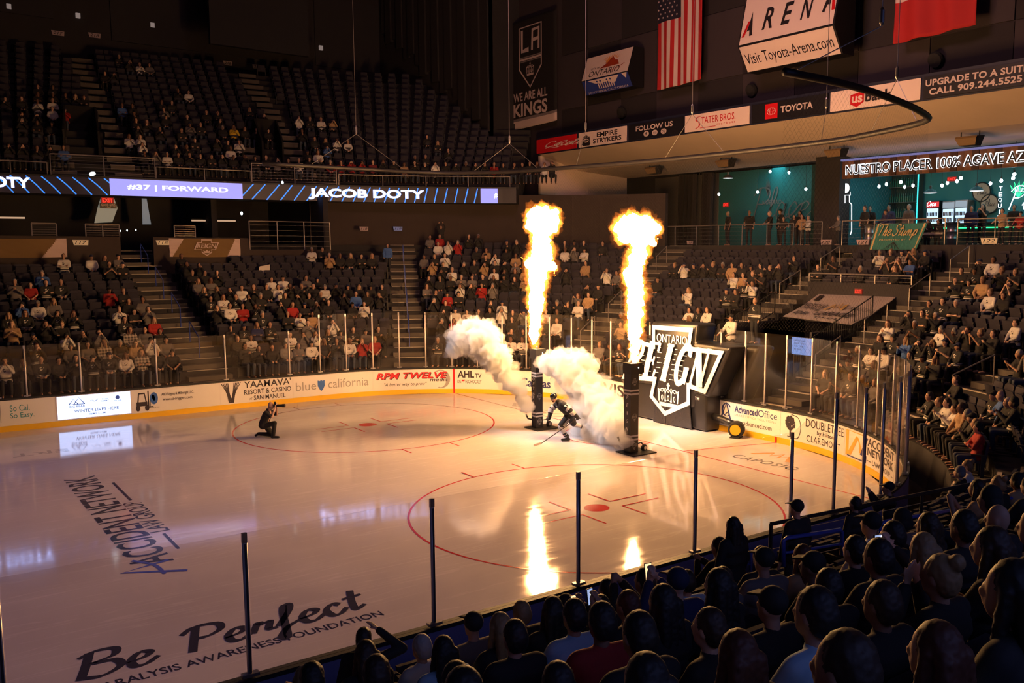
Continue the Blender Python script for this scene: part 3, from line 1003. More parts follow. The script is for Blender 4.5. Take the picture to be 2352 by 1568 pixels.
# ------------------------------------------------------------------ pyrotechnics: towers, flames, fog jets, the inflatable
def remesh(mb, voxel, amp=0.0, freq=3.0, octaves=4, smooth=1, seed=0.0):
    """fuse overlapping closed solids into one surface, then roughen it"""
    me = mb.mesh('tmp', black)
    o = bpy.data.objects.new('tmp', me); COL.objects.link(o)
    r = o.modifiers.new('r', 'REMESH'); r.mode = 'VOXEL'; r.voxel_size = voxel
    if smooth:
        k = o.modifiers.new('s', 'SMOOTH'); k.iterations = smooth; k.factor = 0.5
    dg = bpy.context.evaluated_depsgraph_get()
    out = bpy.data.meshes.new_from_object(o.evaluated_get(dg))
    bpy.data.objects.remove(o); bpy.data.meshes.remove(me)
    if amp:
        ns = [v.normal.copy() for v in out.vertices]
        for v, n in zip(out.vertices, ns):
            p = v.co * freq + Vector((seed, seed * 2, 0))
            t = 0; am = 1.0
            for _ in range(octaves):
                t += am * (1 - 2.2 * abs(noise.noise(p))); p = p * 2.1; am *= 0.55
            v.co += n * (t - 0.45) * amp
    out.materials.clear()
    out.polygons.foreach_set('use_smooth', [True] * len(out.polygons))
    return out


def sight(px, py, depth):
    """point at a camera depth on the sight line of a pixel"""
    d = RIGHT * ((px - W / 2 - CX) / FPX) + UP * (-(py - H / 2 - CY) / FPX) + FWD
    return CAM + d * depth


def depth_of(P): return (Vector(P) - CAM).dot(FWD)


tower_vinyl = mat('tower_vinyl', (0.013, 0.013, 0.017), 0.45, vary=0.2, scale=6)
stripe_w = mat('stripe_white', (0.7, 0.67, 0.68), 0.45)
rubber = mat('rubber', (0.015, 0.015, 0.016), 0.8)


def shield_logo(a, u, v, w, h, mi=0):
    """small winged-shield emblem in outline"""
    X = lambda q: [(u + w * x, v + h * y) for x, y in q]
    out = [(.3, 1), (.7, 1), (.7, .82), (1, .82), (.86, .38), (.7, .38), (.7, .2), (.5, 0), (.3, .2), (.3, .38), (0, .38), (.14, .82), (.3, .82)]
    inn = [(.5 + (x - .5) * .88, .5 + (y - .5) * .86) for x, y in out]
    a.frame(X(out), X(inn), mi)
    a.text('REIGN', u + w * .12, v + h * .46, u + w * .88, v + h * .74, mi, shear=.2, bold=.02)
    a.poly(X([(.4, .18), (.36, .34), (.44, .28), (.5, .38), (.56, .28), (.64, .34), (.6, .18)]), mi)
    return a


def tower(x, y, half, name_text, label):
    t = empty('flame_tower', (x, y, 0), 0, label, 'flame tower', 'pyrotechnic towers on the ice')
    b = MB(); b.box((-.34, -.52, 0), (.62, .34, .035)); b.build('base_plate', black, t)
    hgt = 2.5
    b = MB(); b.box((-half, -half, .035), (half, half, hgt)); b.build('column', tower_vinyl, t)
    b = MB(); b.box((-half - .03, -half - .05, hgt), (half + .1, half + .03, hgt + .34)); b.box((half + .1, -half, hgt + .02), (half + .22, half, hgt + .26))
    hd = b.build('burner_head', black, t)
    b = MB(); b.cyl((0, 0, hgt + .34), (0, 0, hgt + .42), .05, .035, 10); b.build('nozzle', steel, t)
    b = MB(); b.cyl((.1, -half - .055, hgt + .2), (.1, -half - .06, hgt + .2), .02); b.build('status_lamp', emitter('lamp_white', (1, .9, .8), 3.0), hd)
    for z in (.42, .53, 1.85, 1.96):
        b = MB(); e = half + .004
        b.box((-e, -e, z), (e, e, z + .055)); b.build('stripe_band', stripe_w, t)
    # vertical lettering on the side that faces the photographer's left, emblems on the other
    a = Art(); n = len(name_text)
    for i, ch in enumerate(name_text):
        z = 1.72 - i * 1.05 / max(n - 1, 1) * .95
        if ch == 'I': a.rect(-.02, z, .02, z + .11)
        else: a.text(ch, -.055, z, .055, z + .11, shear=.25, bold=.01)
    a.on(lambda u, v: (-half - .004, -u, v), 'lettering', stripe_w, t)
    for z in (1.02, 2.12, .12):
        a = Art(); shield_logo(a, -.11, z, .22, .24)
        a.on(lambda u, v: (u, -half - .004, v), 'emblem', mat('emblem_grey', (.33, .32, .34), .5), t)
    for sy in (-1,):
        w = MB()
        w.lathe([(.03, -.045), (.1, -.045), (.115, -.02), (.115, .02), (.1, .045), (.03, .045)], n=20)
        wh = w.build('wheel', rubber, t); wh.location = (half + .3, -.1, .115); wh.rotation_euler = (PI / 2, 0, 0.2)
        w = MB(); w.lathe([(.02, -.05), (.06, -.05), (.06, .05), (.02, .05)], n=14); w.build('hub', steel, wh)
        b = MB(); b.path([(half, -.1, .28), (half + .18, -.1, .3), (half + .3, -.1, .14)], .018); b.build('wheel_arm', black, t)
    b = MB(); b.path([(-half + .02, half, .3), (-half - .1, half + .08, .34), (-half - .16, half + .1, .5)], .03); b.build('fog_nozzle', black, t)
    return t


T1, T2 = (25.58, 2.52), (25.68, -2.52)
tower(*T1, .145, 'ONTARIO', 'black flame tower with upright lettering standing left of the skater')
tower(*T2, .16, 'REIGN', 'black flame tower with upright lettering standing before the inflatable shield')


def emission_surface(name, color, strength):
    m = bpy.data.materials.new(name); m.use_nodes = True
    nt = m.node_tree; nt.nodes.remove(nt.nodes['Principled BSDF'])
    e = nt.nodes.new('ShaderNodeEmission'); e.inputs[0].default_value = (*color, 1); e.inputs[1].default_value = strength
    nt.links.new(e.outputs[0], nt.nodes['Material Output'].inputs['Surface'])
    return m


def volume_mat(name, color, density, emit=None, strength=0.0, aniso=0.0):
    m = bpy.data.materials.new(name); m.use_nodes = True
    nt = m.node_tree; nt.nodes.remove(nt.nodes['Principled BSDF'])
    out = nt.nodes['Material Output']
    if emit:
        e = nt.nodes.new('ShaderNodeEmission'); e.inputs[0].default_value = (*emit, 1); e.inputs[1].default_value = strength
        nt.links.new(e.outputs[0], out.inputs['Volume'])
    else:
        s = nt.nodes.new('ShaderNodeVolumeScatter'); s.inputs['Color'].default_value = (*color, 1)
        s.inputs['Density'].default_value = density; s.inputs['Anisotropy'].default_value = aniso
        nt.links.new(s.outputs[0], out.inputs['Volume'])
    return m


FLAME_CORE = emission_surface('flame_core', (1.0, 0.51, 0.18), 165.0)
FLAME_EDGE = volume_mat('flame_edge', (1, 1, 1), 0, (1.0, 0.30, 0.035), 7.0)
FLAME_WISP = volume_mat('flame_wisp', (1, 1, 1), 0, (1.0, 0.22, 0.02), 1.1)


def flame(chain, depth, seed, label):
    root = empty('flame', sight(chain[0][0], chain[0][1], depth), 0, label, 'flame', 'flames on the towers')
    inv = Matrix.Translation(-root.location)
    for nm, k, vox, amp, fr, m in (('flame_core', .60, .045, .09, 3.2, FLAME_CORE), ('flame_body', .82, .04, .13, 3.0, FLAME_EDGE), ('flame_wisps', .90, .045, .20, 2.8, FLAME_WISP)):
        b = MB()
        for (x0, y0, r0), (x1, y1, r1) in zip(chain, chain[1:]):
            p, q = sight(x0, y0, depth), sight(x1, y1, depth)
            s = depth / FPX * k
            if (p - q).length > 1.4: continue
            b.cap(p, q, r0 * s, r1 * s, 12, 4)
        me = remesh(b, vox, amp, fr, 5, 1, seed)
        me.transform(inv); me.materials.append(m)
        link(nm, me, root)
    return root


F1 = [(1227, 789, 5), (1228, 770, 9), (1229, 740, 13), (1230, 710, 17), (1232, 680, 20), (1233, 650, 23), (1236, 620, 29), (1241, 597, 33), (1246, 578, 29), (1243, 560, 23), (1241, 545, 21), (1246, 525, 30), (1234, 506, 30), (1262, 507, 27), (1250, 492, 24), (1228, 492, 20), (1270, 492, 17), (1222, 518, 17), (1272, 525, 12), (1244, 520, 24), (1243, 596, 26), (1216, 605, 10), (1266, 610, 12)]
F2 = [(1456, 824, 6), (1457, 800, 10), (1458, 770, 15), (1459, 740, 19), (1460, 710, 20), (1462, 680, 23), (1456, 650, 24), (1452, 620, 24), (1462, 595, 23), (1471, 575, 21), (1468, 552, 24), (1458, 530, 34), (1434, 536, 26), (1425, 520, 20), (1450, 512, 27), (1478, 514, 25), (1495, 520, 17), (1509, 526, 8), (1488, 545, 12), (1500, 560, 5)]
DT1, DT2 = depth_of((*T1, 2.6)), depth_of((*T2, 2.6))
flame(F1, DT1, 3.1, 'tall flame shooting up from the farther tower')
flame(F2, DT2, 8.7, 'tall flame shooting up from the nearer tower')

FOG = volume_mat('fog', (0.98, 0.97, 0.97), 9.0)
FOG_THIN = volume_mat('fog_thin', (0.98, 0.97, 0.97), 1.3)


def plume(chain, seed, label):
    """chain of (px, py, radius px, depth)"""
    x, y, r, d = chain[0]
    root = empty('fog_jet', sight(x, y, d), 0, label, 'fog', 'fog jets on the ice')
    root['kind'] = 'stuff'
    inv = Matrix.Translation(-root.location)
    for nm, k, vox, amp, fr, m in (('fog_core', .84, .06, .20, 2.1, FOG), ('fog_veil', 1.06, .07, .26, 1.8, FOG_THIN)):
        b = MB()
        for (x0, y0, r0, d0), (x1, y1, r1, d1) in zip(chain, chain[1:]):
            p, q = sight(x0, y0, d0), sight(x1, y1, d1)
            if (p - q).length > 1.6: continue
            b.cap(p, q, r0 * d0 / FPX * k * .88, r1 * d1 / FPX * k * .88, 12, 4)
        me = remesh(b, vox, amp, fr, 4, 1, seed)
        me.transform(inv)
        for v in me.vertices:
            if v.co.z + root.location.z < 0.02: v.co.z = 0.02 - root.location.z
        me.materials.append(m)
        link(nm, me, root)


D1 = DT1 - 0.1
P1 = [(1214, 942, 3), (1206, 926, 7), (1196, 906, 12), (1184, 886, 17), (1169, 865, 22), (1155, 845, 26), (1140, 825, 32), (1122, 805, 34), (1106, 787, 36), (1086, 772, 36), (1064, 779, 32), (1048, 795, 22), (1076, 757, 20), (1112, 766, 26), (1120, 790, 30)]
plume([(x, y, r, D1) for x, y, r in P1], 1.3, 'white fog jet blasting up and back from the farther tower')
P2 = [(1436, 1014, 8, 28.3), (1424, 992, 20, 28.9), (1405, 972, 32, 29.8), (1388, 948, 40, 30.6), (1366, 918, 44, 31.1), (1346, 892, 45, 31.4), (1322, 868, 42, 31.5), (1302, 848, 37, 31.5), (1286, 837, 28, 31.5), (1266, 840, 19, 31.5), (1250, 832, 9, 31.5), (1268, 836, 18, 31.5), (1300, 838, 26, 31.5), (1332, 837, 26, 31.5), (1354, 843, 16, 31.5), (1340, 860, 26, 31.5),
      (1345, 890, 40, 31.3), (1352, 930, 42, 31.2), (1358, 965, 42, 31.1), (1352, 990, 36, 31.1), (1385, 1000, 30, 30.4), (1410, 1000, 24, 29.6)]
plume(P2, 5.2, 'broad white fog cloud between the skater and the nearer tower')

# inflatable winged shield over the players' tunnel
vinyl = mat('inflatable_vinyl', (0.014, 0.014, 0.016), 0.32, bump=0.5, scale=1.6, spec=0.6)
inf_white = mat('inflatable_white', (0.80, 0.78, 0.80), 0.45)
drape = mat('drape_plastic', (0.02, 0.02, 0.024), 0.22, bump=1.0, scale=5.0)
FX = 29.7
FY = lambda px, py: un(px, py, 0, FX)
root = empty('inflatable_shield', (FX + .6, -.6, 0), 0, 'big black inflatable winged shield standing in the tunnel mouth', 'inflatable')
RO = root.location.copy()
OUT = [(1499, 744), (1596, 751), (1589, 794), (1668, 804), (1623, 907), (1588, 894), (1588, 931), (1529, 957), (1493, 911), (1500, 877), (1428, 871), (1464, 777), (1499, 787)]
out3 = [FY(*p) for p in OUT]
out_uv = [(-p.y, p.z) for p in out3]


def inset(poly, d):
    n = len(poly); res = []
    for i in range(n):
        a, b_, c = (Vector((*poly[(i + k - 1) % n], 0)) for k in range(3))
        e1 = (b_ - a).normalized(); e2 = (c - b_).normalized()
        n1 = Vector((e1.y, -e1.x, 0)); n2 = Vector((e2.y, -e2.x, 0))
        m = (n1 + n2); m = m / max(m.dot(n1), .35)
        res.append((b_.x + m.x * d, b_.y + m.y * d))
    return res


def fat(poly_uv, x0, x1, name, bev=.16, sub=1):
    b = MB(); b.slab([(x0 - RO.x, -u - RO.y, v - RO.z) for u, v in poly_uv], (x1 - x0, 0, 0))
    o = b.build(name, vinyl, root)
    m = o.modifiers.new('b', 'BEVEL'); m.width = bev; m.segments = 4; m.limit_method = 'ANGLE'
    for p in o.data.polygons: p.use_smooth = True
    return o


grow = inset(out_uv, -0.10)
fat(grow, FX + .02, FX + 1.0, 'shield_body', .12)
yb0, yb1 = FY(1425, 950).y, FY(1617, 950).y
fat([(-yb0, 0.03), (-yb1, 0.03), (-yb1, 1.5), (-yb0, 1.5)], FX + .10, FX + 1.5, 'base_block', .08)
wing = [(-q.y, q.z) for q in (un(x, y, 0, FX + 1.3) for x, y in ((1440, 772), (1752, 796), (1700, 925), (1440, 905)))]
fat(wing, FX + 1.15, FX + 2.1, 'rear_wing', .2)
fm = lambda off: (lambda u, v: (FX - off - RO.x, -u - RO.y, v - RO.z))
a = Art(); o1 = inset(out_uv, 0.03); a.frame(o1, inset(o1, .16)); a.on(fm(.052), 'white_border', inf_white, root)


def serif(a, s, u0, v0, w, h, slant, top=0.0):
    """heavy slanted serif capitals"""
    n = len(s); cw = w / n
    for i, ch in enumerate(s):
        k = .84
        M = lambda q: [(u0 + cw * (i + .06 + x * k) + slant * y * h, v0 + h * y + top * (i / n)) for x, y in q]
        S = lambda q, t, **kw: a.stroke(M(q), t * h * 1.3, smooth=False, **kw)
        C_ = lambda q, t: a.stroke(M(q), t * h * 1.35)
        if ch == 'R':
            S([(.25, 0), (.25, 1)], .15); S([(.05, .03), (.48, .03)], .05); S([(.05, .97), (.4, .97)], .05)
            C_([(.25, .95), (.65, .95), (.82, .76), (.66, .54), (.28, .5)], .09); S([(.48, .52), (.85, .0)], .13); S([(.72, .03), (1.0, .03)], .05)
        elif ch == 'E':
            S([(.25, 0), (.25, 1)], .15); S([(.05, .03), (.9, .03)], .06); S([(.05, .97), (.88, .97)], .06); S([(.25, .5), (.65, .5)], .05)
            S([(.86, 1), (.83, .76)], .06); S([(.88, 0), (.93, .27)], .06); S([(.65, .62), (.65, .38)], .05)
        elif ch == 'I':
            S([(.5, 0), (.5, 1)], .15); S([(.25, .03), (.75, .03)], .05); S([(.25, .97), (.75, .97)], .05)
        elif ch == 'G':
            C_([(.86, .74), (.75, .95), (.5, 1), (.22, .8), (.12, .5), (.2, .18), (.45, .0), (.72, .08), (.84, .2)], .11)
            S([(.82, .02), (.82, .42)], .13); S([(.62, .42), (1.0, .42)], .05); S([(.88, .72), (.88, 1)], .05)
        elif ch == 'N':
            S([(.15, 0), (.15, 1)], .06); S([(.12, 1), (.85, 0)], .16); S([(.88, 0), (.88, 1)], .06); S([(0, .03), (.32, .03)], .05); S([(.72, .97), (1.05, .97)], .05); S([(.0, .97), (.2, .97)], .05)


a = Art()
a.text('ONTARIO', -FY(1509, 780).y, FY(1509, 784).z, -FY(1579, 780).y, FY(1509, 765).z, bold=.004)
for i in range(1): pass
a.on(fm(.016), 'upper_lettering', inf_white, root)
a = Art()
l, r_ = FY(1446, 868), FY(1628, 868)
z0, z1 = FY(1500, 871).z, FY(1560, 793).z
serif(a, 'REIGN', -l.y - .12, z0 + .02, (l.y - r_.y) * .98, z1 - z0, .32)
a.on(fm(.060), 'main_lettering', inf_white, root)
a = Art()
for k in range(7):
    v = z0 + .1 + k * (z1 - z0) * .135
    for j in range(7):
        rr = random.Random(k * 11 + j)
        if rr.random() < .7:
            u = -l.y + .1 + j * .42 + k * .05 + rr.random() * .1
            if u + .25 < -FY(1650, 850).y - .35 + (v - z0) * .35: a.rect(u, v, u + .12 + rr.random() * .14, v + .022)
a.on(fm(.055), 'speed_lines', inf_white, root)
a = Art().text('TM', -FY(1592, 915).y, FY(1592, 918).z, -FY(1602, 915).y, FY(1592, 911).z, bold=.02)
a.on(lambda u, v: (FX + .085 - RO.x, -u - RO.y, v - RO.z), 'trademark_lettering', inf_white, root)
# plastic door drape with the crown
dp = [(1541, 826), (1560, 840), (1575, 865), (1583, 900), (1590, 985), (1530, 974), (1502, 969), (1508, 900), (1518, 860), (1528, 835)]
b = MB(); b.slab([Vector((FX - .035 - RO.x, p.y - RO.y, max(p.z, .02) - RO.z)) for p in (FY(*q) for q in dp)], (.03, 0, 0))
door = b.build('door_drape', drape, root)
b = MB(); p, q = FY(1541, 840), FY(1530, 972); b.path([(FX - .04 - RO.x, p.y - RO.y, p.z - RO.z), (FX - .04 - RO.x, q.y - RO.y, .03 - RO.z)], .012); b.build('zip_seam', black, door)


def crown(a, u, v, w, h):
    X = lambda q: [(u + w * x, v + h * y) for x, y in q]
    a.poly(X([(.08, 0), (.92, 0), (.95, .16), (.05, .16)]))
    a.stroke(X([(.05, .2), (0, .72)]), w * .06, smooth=False).stroke(X([(.95, .2), (1, .72)]), w * .06, smooth=False)
    for x in (.2, .5, .8): a.stroke(X([(x - .17, .2), (x - .13, .6), (x, .74), (x + .13, .6), (x + .17, .2)]), w * .035).ring(u + w * x, v + h * .36, w * .055, h * .12, w * .03, n=10)
    a.stroke(X([(.0, .7), (.2, .6), (.36, .78), (.5, .6), (.64, .78), (.8, .6), (1, .7)]), w * .03, smooth=False)
    a.stroke(X([(.5, .7), (.5, 1)]), w * .07, smooth=False).stroke(X([(.42, .9), (.58, .9)]), w * .05, smooth=False)
    for x in (.2, .4, .6, .8): a.disc(u + w * x, v + h * .25, w * .02, h * .03, n=8)


a = Art(); p0, p1 = FY(1514, 928), FY(1561, 882)
crown(a, -p0.y, p0.z - .02, p0.y - p1.y, p1.z - p0.z)
a.on(fm(.05), 'crown_emblem', inf_white, door)
# blower that keeps it up: hose and a squat black and yellow fan
fan = empty('blower_fan', (30.02, -2.92, 0), 0.35, 'squat black blower with a yellow grille at the end of a hose', 'blower')
b = MB(); b.lathe([(.10, -.16), (.24, -.16), (.28, -.10), (.28, .10), (.24, .16), (.10, .16)], n=24)
o = b.build('housing', rubber, fan, smooth=False); o.location = (0, 0, .29); o.rotation_euler = (PI / 2, 0, PI / 2 + .2)
b = MB(); b.lathe([(.02, -.015), (.15, -.015), (.15, .015), (.02, .015)], n=24); b.lathe([(.16, -.02), (.18, -.02), (.18, .02), (.16, .02)], n=24)
g = b.build('grille', mat('fan_yellow', (.9, .5, .02), .4), fan); g.location = (-.17, -.03, .29); g.rotation_euler = (0, PI / 2, .2)
b = MB(); b.box((-.2, -.16, 0), (.2, .16, .05)); b.build('foot', black, fan)
b = MB(); b.path([(30.08, -2.72, .42), (30.15, -2.3, .47), (30.2, -1.95, .5), (30.2, -1.62, .52)], .12, 12)
tag(b.build('air_hose', vinyl, smooth=True), 'fat black air hose running from the blower into the inflatable', 'hose')

# ------------------------------------------------------------------ end wall: suite fascia, signs, banners, bar
cream = mat('soffit_plaster', (0.72, 0.56, 0.46), 0.8, vary=0.08, scale=0.8)
navy_trim = mat('fascia_navy', (0.012, 0.014, 0.035), 0.5)
FXX = 41.0
zf0, zf1 = 12.27, 13.32
b = MB(); b.box((FXX, -34, zf0), (FXX + .5, 24.9, zf1)); b.box((FXX + .3, -34, zf1 - .1), (EX + .1, 24.9, zf1))
tag(b.build('trim_fascia', navy_trim), kind='structure')
b = MB(); b.slab([(FXX + .05, -34, zf0), (44.3, -34, 11.42), (48.4, -34, 11.16), (48.4, -34, 11.5), (44.3, -34, 11.8), (FXX + .05, -34, zf0 + .2)], (0, 58.75, 0))
tag(b.build('ceiling_soffit', cream), kind='structure')
b = MB(); b.box((FXX + .1, 24.75, 9.8), (48.3, 24.95, 12.2))
tag(b.build('wall_soffit_return', cream), kind='structure')


def xrect(x0, y0, x1, y1, X):
    """rectangle on the plane x=X from its photo corners -> (left y, right y, low z, high z)"""
    p, q, r = un(x0, (y0 + y1) / 2, 0, X), un(x1, (y0 + y1) / 2, 0, X), un((x0 + x1) / 2, y0, 0, X)
    s = un((x0 + x1) / 2, y1, 0, X)
    return p.y, q.y, s.z, r.z


def sign_x(name, yl, yr, z0, z1, X, mats, label, cat, draw=None, art_mats=None, group=None, depth=.06):
    """flat sign facing the ice; draw() gets an Art in unit square"""
    b = MB(); b.box((X, min(yl, yr), z0), (X + depth, max(yl, yr), z1))
    o = b.build(name, mats); tag(o, label, cat, group)
    if draw:
        a = Art(); draw(a)
        a.on(lambda u, v: (X - .012, yl + (yr - yl) * u, z0 + (z1 - z0) * v), 'lettering', art_mats, o)
    return o


sg_white = mat('sign_white', (0.78, 0.62, 0.58), 0.35)
sg_red = mat('sign_red', (0.60, 0.012, 0.02), 0.35)
sg_black = mat('sign_black', (0.012, 0.011, 0.014), 0.4)
sg_ink = mat('sign_ink', (0.02, 0.016, 0.02), 0.4)
sg_pale = mat('sign_pale', (0.62, 0.50, 0.48), 0.5)


def fy(px): return un(px, 300, 0, FXX).y


def d_coke(a):
    script(a, 'Coca', .20, .38, .34, .045, slant=.3, pen=(.5, .3)); script(a, 'Cola', .47, .32, .34, .045, slant=.3, pen=(.5, .3))
    a.stroke([(.24, .28), (.36, .36), (.5, .26), (.62, .33)], .03)


def castle(a, u, v, w, h, mi=0):
    a.rect(u, v, u + w, v + h * .62, mi)
    for k in range(4): a.rect(u + w * (.02 + k * .26), v + h * .62, u + w * (.18 + k * .26), v + h * (.8 if k in (1, 2) else .72), mi)
    a.poly([(u + w * .4, v + h * .8), (u + w * .5, v + h), (u + w * .6, v + h * .8)], mi)
    a.rect(u - w * .08, v + h * .1, u + w * 1.08, v + h * .22, mi)


def d_strykers(a):
    castle(a, .09, .06, .16, .86, 0)
    a.disc(.17, .42, .055, .14, 1, n=16); a.poly([(.115, .36), (.15, .5), (.17, .42), (.19, .52), (.225, .36)], 2)
    a.text('EMPIRE', .40, .54, .83, .86, bold=.025).text('STRYKERS', .32, .14, .91, .46, bold=.025)


def d_follow(a):
    a.text('FOLLOW US', .14, .52, .82, .84, bold=.025)
    for k, u in enumerate((.34, .50, .66)):
        a.disc(u, .28, .052, .17, 0)
        if k == 0: a.text('f', u - .016, .18, u + .016, .39, 1, bold=.03)
        elif k == 1: a.ring(u, .28, .028, .09, .008, 1, n=16); a.ring(u, .28, .013, .045, .006, 1, n=12)
        else: a.stroke([(u - .022, .36), (u + .022, .2)], .012, 1, smooth=False).stroke([(u + .022, .36), (u - .022, .2)], .006, 1, smooth=False)


def d_stater(a):
    a.text('TATER BROS.', .27, .38, .80, .78, bold=.004).stroke([(.265, .84), (.20, .80), (.19, .62), (.235, .5), (.235, .26), (.18, .14)], .022)
    a.text('markets', .52, .18, .80, .31, space=1.3).rect(.25, .13, .50, .165)


def ellipses(a, u, v, w, h, mi):
    a.ring(u, v, w, h, w * .12, mi, n=24); a.ring(u, v, w * .42, h * .92, w * .09, mi, n=20); a.ring(u, v + h * .35, w * .8, h * .48, w * .09, mi, n=20)


def d_toyota(a):
    a.rect(.19, .10, .36, .92, 1); ellipses(a, .275, .5, .06, .2, 0)
    a.text('TOYOTA', .40, .34, .82, .70, bold=.03)


def d_bank(a):
    a.poly([(.24, .70), (.36, .80), (.395, .80), (.395, .28), (.315, .06), (.24, .24)], 1)
    a.text('us', .255, .28, .38, .62, 2, bold=.03).text('bank', .41, .26, .71, .74, 0, bold=.03)


def d_suite(a):
    a.text('UPGRADE TO A SUITE', .02, .55, .98, .86, bold=.03, space=1.05).text('CALL 909.244.5525', .06, .13, .93, .44, bold=.03, space=1.05)


zs0, zs1 = 12.34, 13.18
for x0, x1, base, lab, dr, am in (
        (1234, 1325, sg_red, 'red fascia sign with flowing white script, first on the suite front', d_coke, [sg_white]),
        (1331, 1440, sg_white, 'white fascia sign with a black castle crest, next to the red one', d_strykers, [sg_ink, sg_white, sg_ink]),
        (1446, 1571, sg_black, 'black fascia sign with three round icons under pale capitals', d_follow, [sg_pale, sg_black]),
        (1575, 1722, sg_white, 'white fascia sign with thin red capitals and an underline', d_stater, [sg_red]),
        (1728, 1901, sg_black, 'black fascia sign with a red square holding oval rings', d_toyota, [sg_pale, sg_red]),
        (1907, 2112, sg_white, 'white fascia sign with a red shield, crossed by the net ring', d_bank, [sg_ink, sg_red, sg_white]),
        (2119, 2362, sg_black, 'black fascia sign offering suites in two lines of pale capitals', d_suite, [sg_pale])):
    sign_x('fascia_sign', fy(x0), fy(x1), zs0, zs1, FXX - .06, base, lab, 'sign', dr, am, 'signs along the suite fascia')

# hanging banner with a shield, and flags
cloth_black = mat('cloth_black', (0.012, 0.010, 0.011), 0.8)
cloth_white = mat('cloth_white', (0.62, 0.48, 0.47), 0.8)
cloth_grey = mat('cloth_grey', (0.22, 0.18, 0.19), 0.8)
cloth_red = mat('cloth_red', (0.42, 0.012, 0.015), 0.8)
cloth_navy = mat('cloth_navy', (0.014, 0.012, 0.028), 0.8)


def cloth_x(name, yl, yr, z0, z1, X, pick, mats, label, cat, nu=26, nv=20, wave=.05, freq=2.2):
    """hanging cloth in the plane x=X with soft folds; pick(u, v) -> material index"""
    b = MB(); vs = []
    for back in (0, 1):
        for j in range(nv + 1):
            for i in range(nu + 1):
                u, v = i / nu, j / nv
                w = wave * (1.1 - v * .7) * (math.sin(u * freq * 2 * PI + v * 1.5) + .4 * math.sin(u * freq * 5.1 + v * 3))
                sag = .10 * (1 - v) * u * u * (z1 - z0) * .2
                vs.append((X + w + back * .012, yl + (yr - yl) * u, z0 + sag + (z1 - z0 - sag) * v))
    n = (nu + 1) * (nv + 1)
    for back in (0, 1):
        for j in range(nv):
            for i in range(nu):
                k = back * n + j * (nu + 1) + i
                b.f.append((k, k + 1, k + nu + 2, k + nu + 1)); b.m.append(pick((i + .5) / nu, (j + .5) / nv))
    edge = [j * (nu + 1) for j in range(nv + 1)] + [nv * (nu + 1) + i for i in range(1, nu + 1)] + [j * (nu + 1) + nu for j in range(nv - 1, -1, -1)] + [i for i in range(nu - 1, 0, -1)]
    for p, q in zip(edge, edge[1:] + edge[:1]): b.f.append((p, q, q + n, p + n)); b.m.append(0)
    b.v = vs
    return tag(b.build(name, mats, smooth=True), label, cat)


X = 42.5
p = xrect(1168, 40, 1279, 298, X)
yl, yr = un(1169, 200, 0, X).y, un(1279, 200, 0, X).y
z0, z1 = un(1224, 291, 0, X).z, un(1224, 38, 0, X).z
kb = cloth_x('hanging_banner', yl, yr, z0, z1, X, lambda u, v: 1 if .012 < v < .068 else (2 if v < .09 else 0), [cloth_black, cloth_white, cloth_grey], 'tall black banner with a pale shield and lettering on the dark wall', 'banner', 12, 40, .02, 1.5)
BW, BH = yl - yr, z1 - z0
bm = lambda u, v: (X - .07, yl - u * BW, z0 + v * BH)
a = Art(); so = [(.24, .93), (.72, .93), (.72, .545), (.48, .36), (.24, .545)]
si = [(.26, .92), (.70, .92), (.70, .552), (.48, .377), (.26, .552)]
a.frame(so, si).rect(.26, .645, .70, .655, 1).rect(.26, .622, .70, .64, 0).rect(.26, .607, .70, .617, 1)
a.stroke([(.31, .90), (.31, .71), (.45, .715)], .045, smooth=False).stroke([(.52, .70), (.53, .88), (.66, .885), (.655, .70)], .038, smooth=False).stroke([(.53, .79), (.66, .795)], .03, smooth=False)
crown(a, .40, .475, .16, .12)
a.text('WE ARE ALL', .12, .255, .83, .335, bold=.015).text('KINGS', .12, .11, .83, .235, bold=.03)
a.on(bm, 'emblem_and_lettering', [cloth_white, cloth_grey], kb)

# two-faced light box with the city emblem
mountain_red = mat('mountain_red', (0.35, 0.04, 0.015), 0.5)
sun_orange = mat('sun_orange', (0.75, 0.28, 0.04), 0.5)
city_blue = mat('city_blue', (0.03, 0.05, 0.26), 0.4)


